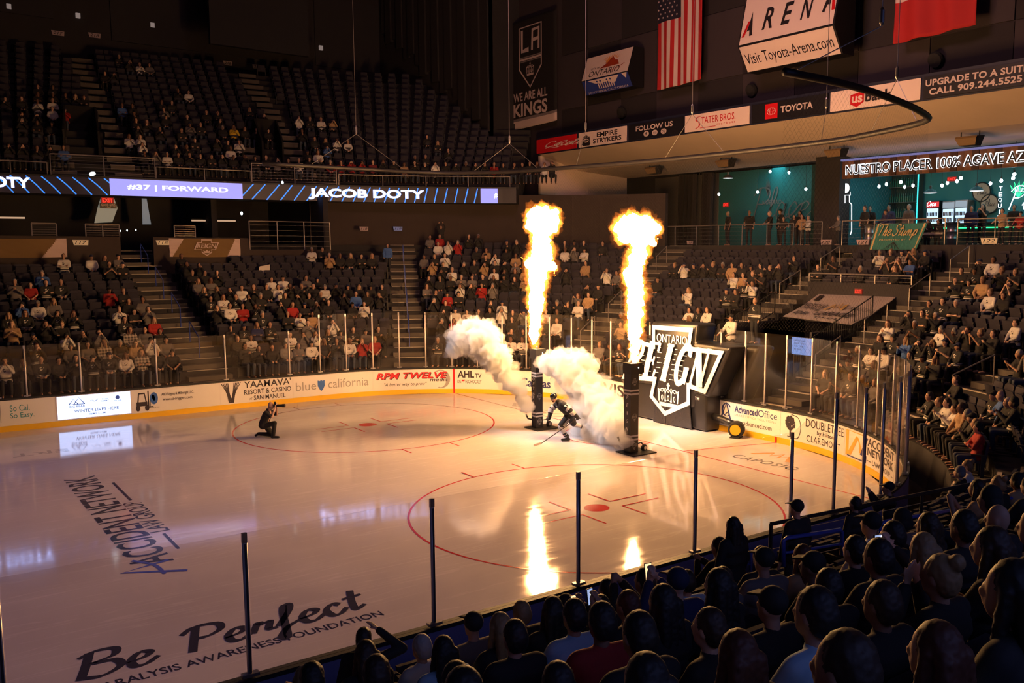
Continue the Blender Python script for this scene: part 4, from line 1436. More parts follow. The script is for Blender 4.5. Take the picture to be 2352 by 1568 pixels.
def wedge_box(name, px, X, out, label, draw_up, mats_up, draw_lo, mats_lo, lo_mat, emit_lo=None):
    """wall box with two faces meeting in a ridge; px = top-left, top-right, ridge-left, ridge-right, bottom-left, bottom-right"""
    q = [un(x, y, 0, X + (0 if k in (2, 3) else out)) for k, (x, y) in enumerate(px)]
    yl = (q[2].y + q[0].y) / 2; yr = (q[3].y + q[1].y) / 2
    zt, zm, zb = (q[0].z + q[1].z) / 2, (q[2].z + q[3].z) / 2, (q[4].z + q[5].z) / 2
    b = MB(); b.slab([(X + out, yl, zt), (X, yl, zm), (X + out * .9, yl, zb), (X + out + .7, yl, zb), (X + out + .7, yl, zt)], (0, yr - yl, 0))
    o = b.build(name, sg_black); tag(o, label, 'sign')
    top = plane_map((X, yl, zm), (0, -1, 0), (out, 0, zt - zm)); lo = plane_map((X + out * .9, yl, zb), (0, -1, 0), (-out * .9, 0, zm - zb))
    hu = math.hypot(out, zt - zm); hl = math.hypot(out * .9, zm - zb); w = yl - yr
    for mp, h, base, dr, ms, nm in ((top, hu, sg_white, draw_up, mats_up, 'upper_face'), (lo, hl, lo_mat, draw_lo, mats_lo, 'lower_face')):
        n = Vector((0, -1, 0)).cross(Vector((out, 0, zt - zm)) if nm == 'upper_face' else Vector((-out * .9, 0, zm - zb))).normalized()
        f = Art().rect(.015, .02, .985, .98).on(lambda u, v: mp(u * w, v * h) + n * .02, nm, base, o)
        a = Art(); dr(a); a.on(lambda u, v: mp(u * w, v * h) + n * .034, 'lettering', ms, f)
    return o


def d_city(a):
    a.poly([(.36, .38), (.46, .5), (.50, .56), (.60, .80), (.68, .60), (.71, .62), (.77, .40)], 1)
    for k in range(11):
        t = PI * (.12 + k * .076)
        a.poly([(.58 + .11 * math.cos(t - .09), .62 + .16 * math.sin(t - .09)), (.58 + .20 * math.cos(t), .62 + .32 * math.sin(t)), (.58 + .11 * math.cos(t + .09), .62 + .16 * math.sin(t + .09))], 2)
    a.poly([(.46, .58), (.52, .76), (.58, .79), (.545, .68), (.5, .57)], 2)
    a.text('CITY OF', .17, .40, .36, .48).text('ONTARIO', .15, .10, .80, .34, shear=.2).stroke([(.62, .20), (.75, .26), (.88, .40)], .02, 1)


def d_south(a):
    a.text('SOUTHERN CALIFORNIA', .07, .06, .92, .2, space=1.15)
    a.poly([(.15, .95), (.8, .95), (.70, .55), (.62, .5), (.55, .7), (.4, .62), (.28, .7)], 1)
    for k in range(8): a.rect(.33 + k * .045, .3, .35 + k * .045, .62 + .1 * (k % 3), 0)
    for k in range(5): a.disc(.33 + k * .07, .8, .02, .06, 2, n=8).rect(.328 + k * .07, .5, .332 + k * .07, .8, 2)
    a.poly([(.86, .98), (.97, .98), (.92, .62)], 1)


wedge_box('light_box', [(1344, 134), (1453, 109), (1340, 186), (1448, 163), (1343, 221), (1454, 199)], 41.6, .45, 'two-faced wall sign with a sunrise over red mountains', d_city, [sg_ink, mountain_red, sun_orange], d_south, [sg_white, sg_white, city_blue], city_blue)


def slant_A(a, u, v, w, h, flip):
    if not flip: a.poly([(u, v), (u + w * .25, v), (u + w * .62, v + h * .62), (u + w * .42, v + h * .62)], 1).poly([(u + w * .70, v + h), (u + w, v + 0), (u + w * .72, v), (u + w * .66, v + h * .24), (u + w * .40, v + h * .2), (u + w * .54, v + h * .45)], 0)
    else: a.poly([(u + w * .7, v + h * .62), (u + w * .9, v + h * .62), (u + w * 1.12, v), (u + w * .86, v)], 1).poly([(u + w * .62, v + h), (u, v), (u + w * .26, v), (u + w * .4, v + h * .24), (u + w * .66, v + h * .24), (u + w * .72, v + h * .9)], 0)


def d_arena(a):
    a.rect(.25, .64, .38, .98, 1); ellipses(a, .315, .84, .045, .10, 2)
    a.text('TOYOTA', .43, .80, .90, .97, shear=.15, bold=.01)
    slant_A(a, .03, .12, .12, .34, False)
    for ch, u in (('R', .25), ('E', .45), ('N', .65)): a.text(ch, u, .16 + (u - .25) * .02, u + .11, .46, shear=.2, bold=.02)
    slant_A(a, .86, .20, .11, .36, True)


def d_visit(a): a.text('Visit Toyota-Arena.com', .04, .16, .95, .70)


wedge_box('light_box', [(1722, -62), (1935, -112), (1696, 106), (1928, 57), (1704, 169), (1938, 125)], 40.6, .75, 'large two-faced wall sign with a red square and slanted capitals', d_arena, [sg_ink, sg_red, sg_white], d_visit, [sg_ink], sg_white)


# flags
def pick_us(u, v):
    if v > .585 and u < .54:
        return 2
    return 0 if int(u * 13) % 2 == 0 else 1


X = 42.0
yl, yr = un(1509, 207, 0, X).y, un(1610, 200, 0, X).y
z0, z1 = un(1510, 207, 0, X).z, 21.2
us = cloth_x('national_flag', yl, yr, z0, z1, X, pick_us, [cloth_red, cloth_white, cloth_navy], 'striped flag with a starred navy canton hung vertically', 'flag', 52, 40, .045, 2.6)
a = Art()
for i in range(5):
    for j in range(11):
        u = .055 + i * .105 + (.05 if j % 2 else 0); v = .605 + j * .036
        if u < .52 and v < 1:
            a.poly([(u + (.022 if k % 2 == 0 else .009) * math.cos(PI / 2 + k * PI / 5), v + (.011 if k % 2 == 0 else .0045) * math.sin(PI / 2 + k * PI / 5)) for k in range(10)])
a.on(lambda u, v: (X - .11, yl + (yr - yl) * u, z0 + (z1 - z0) * v), 'stars', cloth_white, us)
yl, yr = un(2051, 92, 0, X).y, un(2238, 70, 0, X).y
cloth_x('state_flag', yl, yr, 15.0, 20.5, X, lambda u, v: 0 if v < .30 else 1, [cloth_red, cloth_white], 'large hanging flag with a broad red lower band', 'flag', 48, 30, .10, 2.4)

# small horn speakers on the end wall
for k, (px, py, lab) in enumerate(((1722, 203, 'dark round wall speaker above the sign with the oval rings'), (2145, 132, 'dark round wall speaker beneath the red banded flag'), (1424, 255, 'dark round wall speaker under the mountain sign'))):
    q = un(px, py, 0, EX - .35)
    b = MB(); b.lathe([(.12, 0), (.30, .05), (.34, .18), (.30, .30), (.10, .34)], n=16)
    o = b.build('wall_speaker', black_matte); o.location = q + Vector((.3, 0, 0)); o.rotation_euler = (0, -PI / 2 - .4, 0)
    tag(o, lab, 'speaker', 'horn speakers on the end wall')
    b = MB(); b.cyl((0, 0, -.05), (0, 0, .05), .06); b.build('bracket', black, o)

# boxy loudspeakers under the soffit
spk_cream = mat('speaker_top', (0.25, 0.16, 0.09), 0.7)
for px, py, lab in ((1503, 390, 'loudspeaker under the soffit, farthest of the hanging row'), (1668, 374, 'loudspeaker under the soffit, above the teal wall'), (1922, 350, 'loudspeaker under the soffit, at the start of the wooden sign'), (2228, 322, 'loudspeaker under the soffit, above the lit wooden sign')):
    q = un(px, py, 0, 44.8)
    t = empty('loudspeaker', q, 0, lab, 'loudspeaker', 'loudspeakers under the soffit')
    b = MB()
    b.add([(-.30, -.50, .14), (.30, -.50, .20), (.30, .50, .20), (-.30, .50, .14), (-.22, -.36, -.24), (.25, -.36, -.24), (.25, .36, -.24), (-.22, .36, -.24)],
          [(0, 1, 2, 3), (7, 6, 5, 4), (0, 4, 5, 1), (1, 5, 6, 2), (2, 6, 7, 3), (3, 7, 4, 0)])
    o = b.build('cabinet', black_matte, t)
    b = MB(); b.add([(-.385, -.5, .06), (-.385, .5, .06), (-.30, .5, .145), (-.30, -.5, .145), (-.37, -.49, .05), (-.37, .49, .05), (-.22, .37, -.23), (-.22, -.37, -.23)], [(0, 1, 2, 3), (0, 4, 5, 1), (4, 7, 6, 5)]); b.build('grille', spk_cream, t)
    for y in (-.42, .42):
        b = MB(); b.cyl((0, y, .15), (0, y, .52), .025); b.build('bracket', black, t)
    b = MB(); b.cyl((0, -.42, .4), (0, .42, .4), .02); b.build('crossbar', steel, t)

# net ring: the black curved tube that carries the safety net round the end of the rink
RZ = 9.72
tube = [Vector((p.x, p.y, RZ)) for p in catmull([(21.5, -11.9), (23.5, -11.8), (25.6, -11.4), (28.2, -10.6), (29.7, -9.7), (30.8, -7.3), (31.4, -5.0), (31.5, -0.6), (31.3, 3.2), (30.2, 9.2), (29.5, 11.3), (27.6, 13.4), (24.8, 13.7), (20, 13.9)], 5)]
nr = empty('net_ring', tube[0], 0, 'black curved tube hanging over the rink end with a safety net', 'net ring')
NO = nr.location.copy()
b = MB(); b.path([p - NO for p in tube], .085, 8); b.build('tube', mat('tube_black', (.018, .016, .02), .5), nr, smooth=True)


def net_material():
    m = bpy.data.materials.new('net'); m.use_nodes = True
    nt = m.node_tree; b = nt.nodes['Principled BSDF']; b.inputs['Base Color'].default_value = (0.02, 0.018, 0.018, 1); b.inputs['Roughness'].default_value = .9
    tr = nt.nodes.new('ShaderNodeBsdfTransparent'); mx = nt.nodes.new('ShaderNodeMixShader')
    tc = nt.nodes.new('ShaderNodeTexCoord'); sp = nt.nodes.new('ShaderNodeSeparateXYZ'); nt.links.new(tc.outputs['UV'], sp.inputs[0])
    acc = []
    for sgn in (1, -1):
        ad = nt.nodes.new('ShaderNodeMath'); ad.operation = 'ADD' if sgn > 0 else 'SUBTRACT'
        nt.links.new(sp.outputs[0], ad.inputs[0]); nt.links.new(sp.outputs[1], ad.inputs[1])
        fr = nt.nodes.new('ShaderNodeMath'); fr.operation = 'FRACT'; nt.links.new(ad.outputs[0], fr.inputs[0])
        lt = nt.nodes.new('ShaderNodeMath'); lt.operation = 'LESS_THAN'; lt.inputs[1].default_value = .022; nt.links.new(fr.outputs[0], lt.inputs[0])
        acc.append(lt)
    mxx = nt.nodes.new('ShaderNodeMath'); mxx.operation = 'MAXIMUM'; nt.links.new(acc[0].outputs[0], mxx.inputs[0]); nt.links.new(acc[1].outputs[0], mxx.inputs[1])
    nt.links.new(mxx.outputs[0], mx.inputs[0]); nt.links.new(tr.outputs[0], mx.inputs[1]); nt.links.new(b.outputs[0], mx.inputs[2])
    nt.links.new(mx.outputs[0], nt.nodes['Material Output'].inputs['Surface'])
    return m


vs, fs, uv = [], [], []
acc = 0
sub = [p for p in tube if p.x > 20.5 and p.y < 9]
for i, p in enumerate(sub):
    if i: acc += (p - sub[i - 1]).length
    vs += [p - NO, Vector((p.x, p.y, 3.62)) - NO]; uv += [(acc / .14, 43), (acc / .14, 0)]
    if i: fs.append((2 * i - 2, 2 * i, 2 * i + 1, 2 * i - 1))
me = bpy.data.meshes.new('net'); me.from_pydata([tuple(v) for v in vs], [], fs)
ul = me.uv_layers.new(name='UVMap')
for l in me.loops: ul.data[l.index].uv = uv[l.vertex_index]
me.materials.append(net_material())
link('safety_net', me, nr)
wire = mat('wire_rope', (0.35, 0.32, 0.32), 0.4, 0.8)
# cables: each bridle hangs from one wire and splits to two points of the tube
def on_tube(px, lo=0):
    return min(tube[lo:], key=lambda p: abs(pr(p)[0] - px))


for ax, ay, ends, lo in ((2025, 60, (1822,), 0), (2060, 182, (2110, 2003), 20), (1590, 262, (1527, 1657), 30), (1345, 300, (1345,), 30), (1170, 330, (1100, 1240), 40), (818, 308, (930, 700), 45), (1898, 250, (1898,), 25)):
    e = [on_tube(x, lo) for x in ends]
    top = sight(ax, ay, sum(depth_of(p) for p in e) / len(e))
    b = MB(); b.cyl(top - NO, Vector((top.x, top.y, 28.5)) - NO, .012, n=5)
    for p in e: b.cyl(top - NO, p + Vector((0, 0, .09)) - NO, .011, n=5)
    b.build('bridle_cable', wire, nr)
    b = MB(); b.lathe([(.02, 0), (.05, .06), (.05, .3), (.02, .36)], top - NO, 8); b.build('shackle', steel, nr)

# ------------------------------------------------------------------ bar beyond the end stand
teal = mat('teal_wall', (0.018, 0.17, 0.19), 0.6, vary=0.1, scale=1)
green_hedge = mat('hedge_wall', (0.012, 0.045, 0.03), 0.9, bump=1.0, scale=6, vary=.6)
wood = mat('sign_planks', (0.14, 0.055, 0.025), 0.6, vary=.5, scale=2.5)
metal_pale = mat('pale_metal', (0.30, 0.27, 0.27), 0.35, 0.6)
bulb = emitter('bulb_glow', (0.80, 0.92, 1.0), 26.0)
neon_white = emitter('neon_white', (0.85, 0.92, 1.0), 2.6)
neon_green = emitter('neon_green', (0.03, 0.9, 0.32), 2.0)
neon_cyan = emitter('neon_cyan', (0.05, 0.75, 0.75), 1.6)
lamp_pale = emitter('lamp_pale', (0.9, 0.95, 1.0), 2.5)
exit_red = emitter('exit_red', (1.0, 0.03, 0.02), 1.6)
DX = RX + DTOP
b = MB(); b.box((52, 11.9, 6.56), (52.3, 19.6, 11.4)); tag(b.build('wall_teal', teal), kind='structure')
b = MB(); b.box((52, 8.2, 6.56), (52.25, 11.9, 11.4)); tag(b.build('wall_hedge', green_hedge), kind='structure')
b = MB(); b.box((47.3, 6.3, 6.56), (48.2, 7.9, 11.3)); tag(b.build('trim_bar_pillar', dark_wall), kind='structure')
b = MB(); b.box((54.5, -16, 6.56), (54.8, 7.9, 11.4)); b.box((48.2, 7.6, 6.56), (54.6, 7.9, 11.3)); tag(b.build('wall_bar_back', teal), kind='structure')
b = MB(); b.box((44.5, -34, 11.5), (62, 25, 11.8)); tag(b.build('ceiling_bar', black_matte), kind='structure')
pale_wall = mat('pale_wall', (0.16, 0.14, 0.13), 0.8)
b = MB(); b.box((52, 19.6, 6.56), (52.3, 26, 11.4)); tag(b.build('wall_pale', pale_wall), kind='structure')
# dark curtains and pillars in front of the pale wall
for x0, x1, py0, py1, lab in ((1558, 1598, 400, 545, 'dark floor-length curtain, wider one beside the bright flame'), (1612, 1636, 400, 540, 'dark floor-length curtain, narrower one beside the teal wall')):
    l, r = un(x0, 470, 0, 50.5).y, un(x1, 470, 0, 50.5).y
    b = MB(); n = 14; vs = [(50.5 + .09 * math.sin(i * 1.9) + d, l + (r - l) * i / n + (.12 * math.sin(z) if z < 9 else 0), z) for d in (0, .03) for z in (6.58, 8.2, 11.3) for i in range(n + 1)]
    m_ = n + 1
    b.add(vs, [(d * 3 * m_ + j * m_ + i, d * 3 * m_ + j * m_ + i + 1, d * 3 * m_ + (j + 1) * m_ + i + 1, d * 3 * m_ + (j + 1) * m_ + i) for d in (0, 1) for j in (0, 1) for i in range(n)])
    tag(b.build('curtain', mat('curtain', (.02, .014, .016), .9)), lab, 'curtain')
# agave emblem and lettering on the teal wall
ag = empty('wall_emblem', (51.98, 15.5, 9.0), 0, 'pale metal agave emblem and lettering on the teal wall', 'emblem')


def leafset(a, u, v, w, h, mi=0):
    for t, l in ((-.95, .72), (-.5, .9), (0, 1.0), (.5, .9), (.95, .72)):
        ex, ez = math.sin(t * .6) * l * w * .95, math.cos(t * .55) * l * h
        a.poly([(u, v), (u + ex * .45 - w * .10, v + ez * .5), (u + ex, v + ez), (u + ex * .5 - w * .01, v + ez * .5)], mi)
        a.poly([(u + w * .02, v), (u + ex * .5 + w * .02, v + ez * .5), (u + ex * 1.0, v + ez), (u + ex * .55 + w * .11, v + ez * .52)], mi)


def tw(px, py, X=52.0): q = un(px, py, 0, X); return (-q.y, q.z)


a = Art(); c0, c1 = tw(1765, 450), tw(1782, 407)
leafset(a, c0[0], c0[1], c1[0] - c0[0], c1[1] - c0[1])
a.on(lambda u, v: (-.05, -u - 15.5, v - 9.0), 'agave_leaves', metal_pale, ag)
a = Art(); p, q = tw(1753, 470), tw(1797, 458); a.text('NUESTRO', p[0], p[1], q[0], q[1], bold=.01)
a.on(lambda u, v: (-.05, -u - 15.5, v - 9.0), 'capitals', metal_pale, ag)
a = Art(); p = tw(1724, 495)
script(a, 'Place', p[0], p[1] - .25, 1.9, .10, slant=.2); q = tw(1800, 500); r = tw(1846, 466)
a.stroke([(q[0], q[1] - .1), (q[0] + .7, q[1] + .2), (r[0] - .3, r[1] - .15), r], .10)
a.on(lambda u, v: (-.05, -u - 15.5, v - 9.0), 'script_lettering', metal_pale, ag)
exit_box = lambda px, py, X, lab, w=.42, h=.24: exit_sign(un(px, py, 0, X), lab, w, h)


def exit_sign(q, lab, w=.42, h=.24, face='x'):
    b = MB()
    if face == 'x': b.box((q.x, q.y - w / 2, q.z - h / 2), (q.x + .06, q.y + w / 2, q.z + h / 2))
    else: b.box((q.x - w / 2, q.y, q.z - h / 2), (q.x + w / 2, q.y + .06, q.z + h / 2))
    o = tag(b.build('exit_sign', mat('exit_case', (.10, .012, .012), .5, emit=(.35, .008, .006), strength=.5)), lab, 'exit sign', 'red exit signs')
    a = Art().text('EXIT', -w * .42, -h * .32, w * .42, h * .32, bold=.02)
    if face == 'x': a.on(lambda u, v: (q.x - .012, q.y - u, q.z + v), 'lettering', exit_red, o)
    else: a.on(lambda u, v: (q.x + u, q.y - .012, q.z + v), 'lettering', exit_red, o)
    return o


exit_box(1667, 470, 51.9, 'red exit sign on the teal wall left of the agave emblem', .5, .3)
exit_box(2186, 411, 49.5, 'red exit sign over the bar between the bulbs', .5, .22)
# bottle cut-outs: a pale panel and a neon outline
def bottle_outline(w, h):
    return [(-.5 * w, 0), (.5 * w, 0), (.5 * w, .60 * h), (.36 * w, .66 * h), (.17 * w, .70 * h), (.17 * w, .86 * h), (.26 * w, .87 * h), (.26 * w, h), (-.26 * w, h), (-.26 * w, .87 * h), (-.17 * w, .86 * h), (-.17 * w, .70 * h), (-.36 * w, .66 * h), (-.5 * w, .60 * h)]


l = un(1879, 518, 0, 50.5); top = un(1879, 444, 0, 50.5).z; wd = un(1869, 500, 0, 50.5).y - un(1889, 500, 0, 50.5).y
b = MB(); b.slab([(50.5, l.y - u, l.z + v) for u, v in bottle_outline(wd, top - l.z)], (.08, 0, 0))
bc = tag(b.build('bottle_cutout', mat('pale_blue_panel', (.30, .36, .42), .5, emit=(.30, .40, .50), strength=.35)), 'pale bottle shaped panel standing before the hedge wall', 'bottle panel')
a = Art(); script(a, 'Place', -.33, .9, .28, .025)
leafset(a, 0, 1.3, .16, .35)
a.on(lambda u, v: (50.48, l.y - u, l.z + v), 'lettering', sg_ink, bc)
b = MB(); b.box((50.47, l.y - .13, top - .26), (50.5, l.y + .13, top - .05)); b.build('window_cut', sg_ink, bc)
nb = [un(x, y, 0, 47.25) for x, y in ((1944, 452), (1954, 452), (1954, 438 + 4), (1944, 441))]
pts = [(1941, 466), (1941, 448), (1953, 448), (1953, 440), (1953, 448), (1951, 449), (1951, 464), (1956, 469), (1956, 530), (1953, 539)]
pts3 = [un(x, y, 0, 47.2) for x, y in pts]
b = MB(); b.path(pts3, .022, 6)
nbo = tag(b.build('neon_bottle', neon_white), 'white neon outline of half a bottle on the bar pillar', 'neon sign')
m0, m1 = un(1941, 443, 0, 47.2), un(1941, 421, 0, 47.2); rr = (m1.z - m0.z) / 2; cz = (m0.z + m1.z) / 2
b = MB(); b.slab([(47.2, m0.y - rr * .92 * math.cos(t), cz + rr * math.sin(t)) for t in [-PI / 2 + PI * k / 16 for k in range(17)]], (.05, 0, 0)); b.build('half_moon', lamp_pale, nbo)

# wooden sign with halo-lit letters over the bar
yl, yr = un(1934.6, 390, 0, 47.0).y, -9.0
z0, z1 = un(1934.6, 411, 0, 47.0).z, un(1934.6, 371, 0, 47.0).z
ws = empty('wooden_sign', (47.0, (yl + yr) / 2, z0), 0, 'long plank sign with halo-lit letters over the bar', 'sign')
WO = ws.location.copy()
b = MB(); n = 42
for i in range(n):
    y0 = yl + (yr - yl) * i / n; y1 = yl + (yr - yl) * (i + 1) / n
    d = .02 * ((i * 7) % 3)
    b.box((-d, min(y0, y1) + .01 - WO.y, 0), (.25, max(y0, y1) - WO.y, z1 - z0), (i * 5) % 3)
b.build('planks', [wood, mat('plank_dark', (.06, .022, .012), .6, vary=.4), mat('plank_mid', (.2, .085, .04), .6, vary=.4)], ws)
lm = lambda x: (lambda u, v: (x, -u - WO.y, v - WO.z))
q0, q1 = un(1941, 400, 0, 46.9), un(2352, 350, 0, 46.9)
zz0, zz1 = z0 + .2, z1 - .22
wdt = (q0.y - q1.y) * 1.02
for dx, dz, x, m_, nm, bo in ((.0, -.0, -.055, neon_white, 'letter_halo', .045), (.03, -.02, -.09, sg_black, 'letter_face', .012)):
    a = Art().text('NUESTRO PLACER 100% AGAVE AZUL', -q0.y + dx - (.02 if bo > .03 else 0), zz0 + dz - (.03 if bo > .03 else 0), -q0.y + wdt * 1.06 + dx, zz1 + dz + (.03 if bo > .03 else 0), bold=bo)
    a.on(lm(x), nm, m_, ws)
b = MB(); b.box((-.16, yr - WO.y, z1 - z0), (.1, yl - WO.y, z1 - z0 + .09)); b.build('light_rail', mat('rail_glow', (.1, .1, .2), .3, emit=(.18, .2, .5), strength=.7), ws)

# bar: counter, fridges, kegs, screens, bulbs
bar = empty('bar_counter', (50.5, -3, 6.56), 0, 'long dark bar counter glowing green underneath', 'bar counter')
b = MB(); b.box((-.35, -12, 1.05), (.45, 8.2, 1.13)); b.build('top', black, bar)
b = MB(); b.box((0, -12, 0), (.3, 8.2, 1.05)); b.build('front', mat('bar_front', (.03, .06, .05), .5), bar)
b = MB(); b.box((-.06, -12, .86), (-.03, 8.2, .92)); b.build('glow_strip', neon_green, bar)
fr_glow = emitter('fridge_glow', (0.55, 0.78, 1.0), 1.4)
bottle_m = mat('bottle_dark', (.05, .02, .02), .3)
for x0, x1, y0, y1, lab, red in ((2127, 2157, 461, 500, 'glowing drinks fridge with a red header', 1), (2164, 2192, 462, 500, 'glowing drinks fridge, the middle of the three', 0), (2193, 2221, 459, 502, 'glowing drinks fridge with a steel frame, nearest the barrel lids', 0)):
    q = xrect(x0, y0, x1, y1 + 22, 53.6); yl_, yr_ = q[0], q[1]
    f = empty('drinks_fridge', (53.6, (yl_ + yr_) / 2, 6.56), 0, lab, 'fridge', 'fridges behind the bar')
    w = (yl_ - yr_) / 2; h = q[3] - 6.56
    b = MB(); b.box((0, -w, 0), (.7, w, h)); b.build('cabinet', steel if not red else black, f)
    b = MB(); b.box((-.03, -w * .85, .9), (0, w * .85, h - .42)); d_ = b.build('door', fr_glow, f)
    for j in range(3):
        b = MB()
        for i in range(7): b.cyl((-.06, -w * .7 + i * w * .23, 1.0 + j * .32), (-.06, -w * .7 + i * w * .23, 1.2 + j * .32), .03, n=6)
        b.build('bottle_row', bottle_m, d_)['kind'] = 'stuff'
    b = MB(); b.box((-.04, -w * .92, h - .36), (0, w * .92, h - .06)); hd = b.build('header', emitter('header_red', (.8, .04, .05), 1.0) if red else emitter('header_white', (.5, .6, .7), .6), f)
    if red:
        a = Art(); script(a, 'Coca', -.36, -.08, .26, .03, slant=.3); a.on(lambda u, v: (-.05, -u, h - .2 + v), 'script', lamp_pale, hd)
for px, py, r_, lab in ((2257, 441, .36, 'round barrel lid on the teal bar wall, upper one'), (2275, 468, .36, 'round barrel lid on the teal bar wall, lower one')):
    q = un(px, py, 0, 54.4)
    b = MB(); b.cyl((0, 0, 0), (-.12, 0, 0), r_ + .14, n=28)
    o = b.build('barrel_lid', mat('barrel_wood', (.42, .30, .22), .6, vary=.2)); o.location = q
    tag(o, lab, 'barrel lid')
    b = MB(); b.path([(-.12, (r_ + .14) * math.cos(t * PI / 14), (r_ + .14) * math.sin(t * PI / 14)) for t in range(28)], .035, 6, closed=True); b.build('hoop', black, o)
    a = Art(); script(a, 'Place', -.26, -.12, .24, .025); leafset(a, 0, .12, .1, .2); a.on(lambda u, v: (-.135, -u, v), 'lettering', sg_ink, o)
# neon words
a = Art()
q = un(2300, 428, 0, 54.3)
for i, ch in enumerate('TEQUILA'):
    z = q.z - i * .30
    if ch == 'I': a.rect(-.03, z - .22, .03, z)
    else: a.text(ch, -.1, z - .22, .1, z, bold=.005)
tag(a.on(lambda u, v: (54.25, q.y - u, v), 'neon_word', neon_white), 'upright white neon word on the bar back wall', 'neon sign')
q = un(2311, 474, 0, 54.3)
a = Art(); script(a, 'Place', 0, 0, 1.15, .07, slant=.25); a.text('NUESTRO', .45, .86, 1.5, 1.06)
ns = tag(a.on(lambda u, v: (54.25, q.y - u, q.z - .15 + v), 'neon_script', neon_white), 'white neon script below a green agave at the frame edge', 'neon sign')
q2 = un(2340, 453, 0, 54.3)
a = Art()
for t in (-.9, -.45, 0, .45, .9):
    ex, ez = math.sin(t) * .6, math.cos(t * .8) * .85
    a.stroke([(0, 0), (ex * .5 - .1, ez * .5), (ex, ez), (ex * .5 + .06, ez * .45), (0, 0)], .035, smooth=False)
a.on(lambda u, v: (54.25, q2.y - u, q2.z + v), 'agave_outline', neon_green, ns)
# TV, menu board, glass room
q = xrect(1990, 435, 2018, 461, 53.0)
sign_x('television', q[0], q[1], q[2], q[3], 53.0, emitter('tv_glow', (.42, .55, .50), .8), 'wall television showing a pale picture in the bar', 'television', lambda a: a.stroke([(.3, .75), (.5, .85), (.7, .7), (.9, .85)], .05).stroke([(.15, .2), (.25, .5), (.3, .25)], .05, 1), [sg_ink, neon_green], depth=.1)
b = MB(); b.box((53.02, q[1] - .08, q[2] - .08), (53.09, q[0] + .08, q[3] + .08)); b.build('bezel', sg_black, bpy.data.objects['television'])
q = xrect(1988, 466, 2030, 488, 53.4)
mb_ = sign_x('menu_board', q[0], q[1], q[2] - .3, q[3], 53.4, teal, 'teal menu board with rows of pale text under the television', 'menu board')
a = Art()
for i in range(7): a.text('tequila blanco reposado anejo'[i:i + 22], .02, .86 - i * .13, .95 - (i % 3) * .06, .94 - i * .13)
a.on(lambda u, v: (53.38, q[0] + (q[1] - q[0]) * u, q[2] - .3 + (q[3] - q[2] + .3) * v), 'menu_text', emitter('menu_text_glow', (.1, .45, .45), .5), mb_)
bs = empty('back_bar', (53.8, un(2070, 460, 0, 53.8).y, 6.56), 0, 'tall glass bottle cabinet edged by cyan light strips', 'cabinet')
yl_, yr_ = un(2036, 460, 0, 53.8).y - bs.location.y, un(2108, 460, 0, 53.8).y - bs.location.y
b = MB(); b.box((0, yr_, 0), (.5, yl_, 4.3)); b.build('case', mat('case_teal', (.012, .05, .05), .3), bs)
for y in (yl_, yr_ + 1.9, yr_):
    b = MB(); b.box((-.06, y - .03, .8), (-.02, y + .03, 4.2)); b.build('light_strip', neon_cyan, bs)
for j in range(3):
    b = MB(); b.box((-.3, yr_, 1.6 + j * .85), (0, yl_, 1.63 + j * .85)); sh = b.build('shelf', steel, bs)
    b = MB()
    for i in range(12): b.lathe([(.05, 0), (.05, .3), (.02, .38), (.02, .48)], (-.16, yr_ + .25 + i * (yl_ - yr_ - .5) / 11, 1.63 + j * .85), 8)
    b.build('bottle_row', mat('bottle_green', (.02, .16, .12), .15), sh)['kind'] = 'stuff'
# bulbs on strings, and pendant lamps
bulb_px = [(2019, 428, 50), (2036, 423, 49), (2069, 418, 48.5), (2078, 429, 51), (2097, 426, 50.5), (2164, 426, 51), (2176, 420, 50), (2198, 416, 49.5), (2207, 409, 48.5), (2275, 421, 51), (2300, 415, 50), (2327, 409, 49), (2330, 400, 48), (1769, 394, 50), (1812, 396, 50.5), (1891, 396, 50.5), (1651, 446, 49.5), (1740, 441, 49.5), (1851, 434, 50)]
for i, (px, py, X_) in enumerate(bulb_px):
    q = un(px, py, 0, X_)
    lamp = empty('bulb_lamp', q, 0, ('bare glowing bulb over the bar, %s from the wooden sign end' % (word(i + 1) if i else 'first')) if i < 13 else 'bare glowing bulb in the teal room, %s of its six' % ('one', 'two', 'three', 'four', 'five', 'six')[i - 13], 'bulb lamp', 'bare bulbs at the bar')
    b = MB(); b.ell((0, 0, 0), .075, .075, .09, 10, 7); b.build('bulb', bulb, lamp, smooth=True)
    b = MB(); b.cyl((0, 0, .08), (0, 0, .18), .035, n=8); b.build('socket', black, lamp)
    b = MB(); b.cyl((0, 0, .18), (0, 0, 11.5 - q.z), .008, n=4); b.build('cord', black, lamp)
for px, py, X_, lab in ((2137, 443, 49.5, 'dark dome pendant lamp over the bar, nearer the bottle cabinet'), (2243, 438, 49.5, 'dark dome pendant lamp over the bar, beside the barrel lids'), (1672, 409, 49.5, 'pale dome pendant lamp above the exit sign')):
    q = un(px, py, 0, X_); d_ = 'pale' in lab
    lamp = empty('pendant_lamp', q, 0, lab, 'pendant lamp', 'dome pendants at the bar')
    b = MB(); b.lathe([(.34, 0), (.33, .03), (.18, .16), (.06, .22), (.06, .36), (.03, .38)], n=18); b.build('shade', metal_pale if d_ else black, lamp)
    b = MB(); b.lathe([(.02, -.03), (.30, -.01), (.30, .0), (.02, .01)], n=18); b.build('diffuser', lamp_pale, lamp)
    b = MB(); b.cyl((0, 0, .36), (0, 0, 11.5 - q.z), .012, n=5); b.build('cord', black, lamp)
area_light('bar_fill', (50.5, -2, 11.2), (50.5, -2, 7), 4, 16, 260, (0.25, 0.85, 0.95))  # added fill over the bar, no fixture there
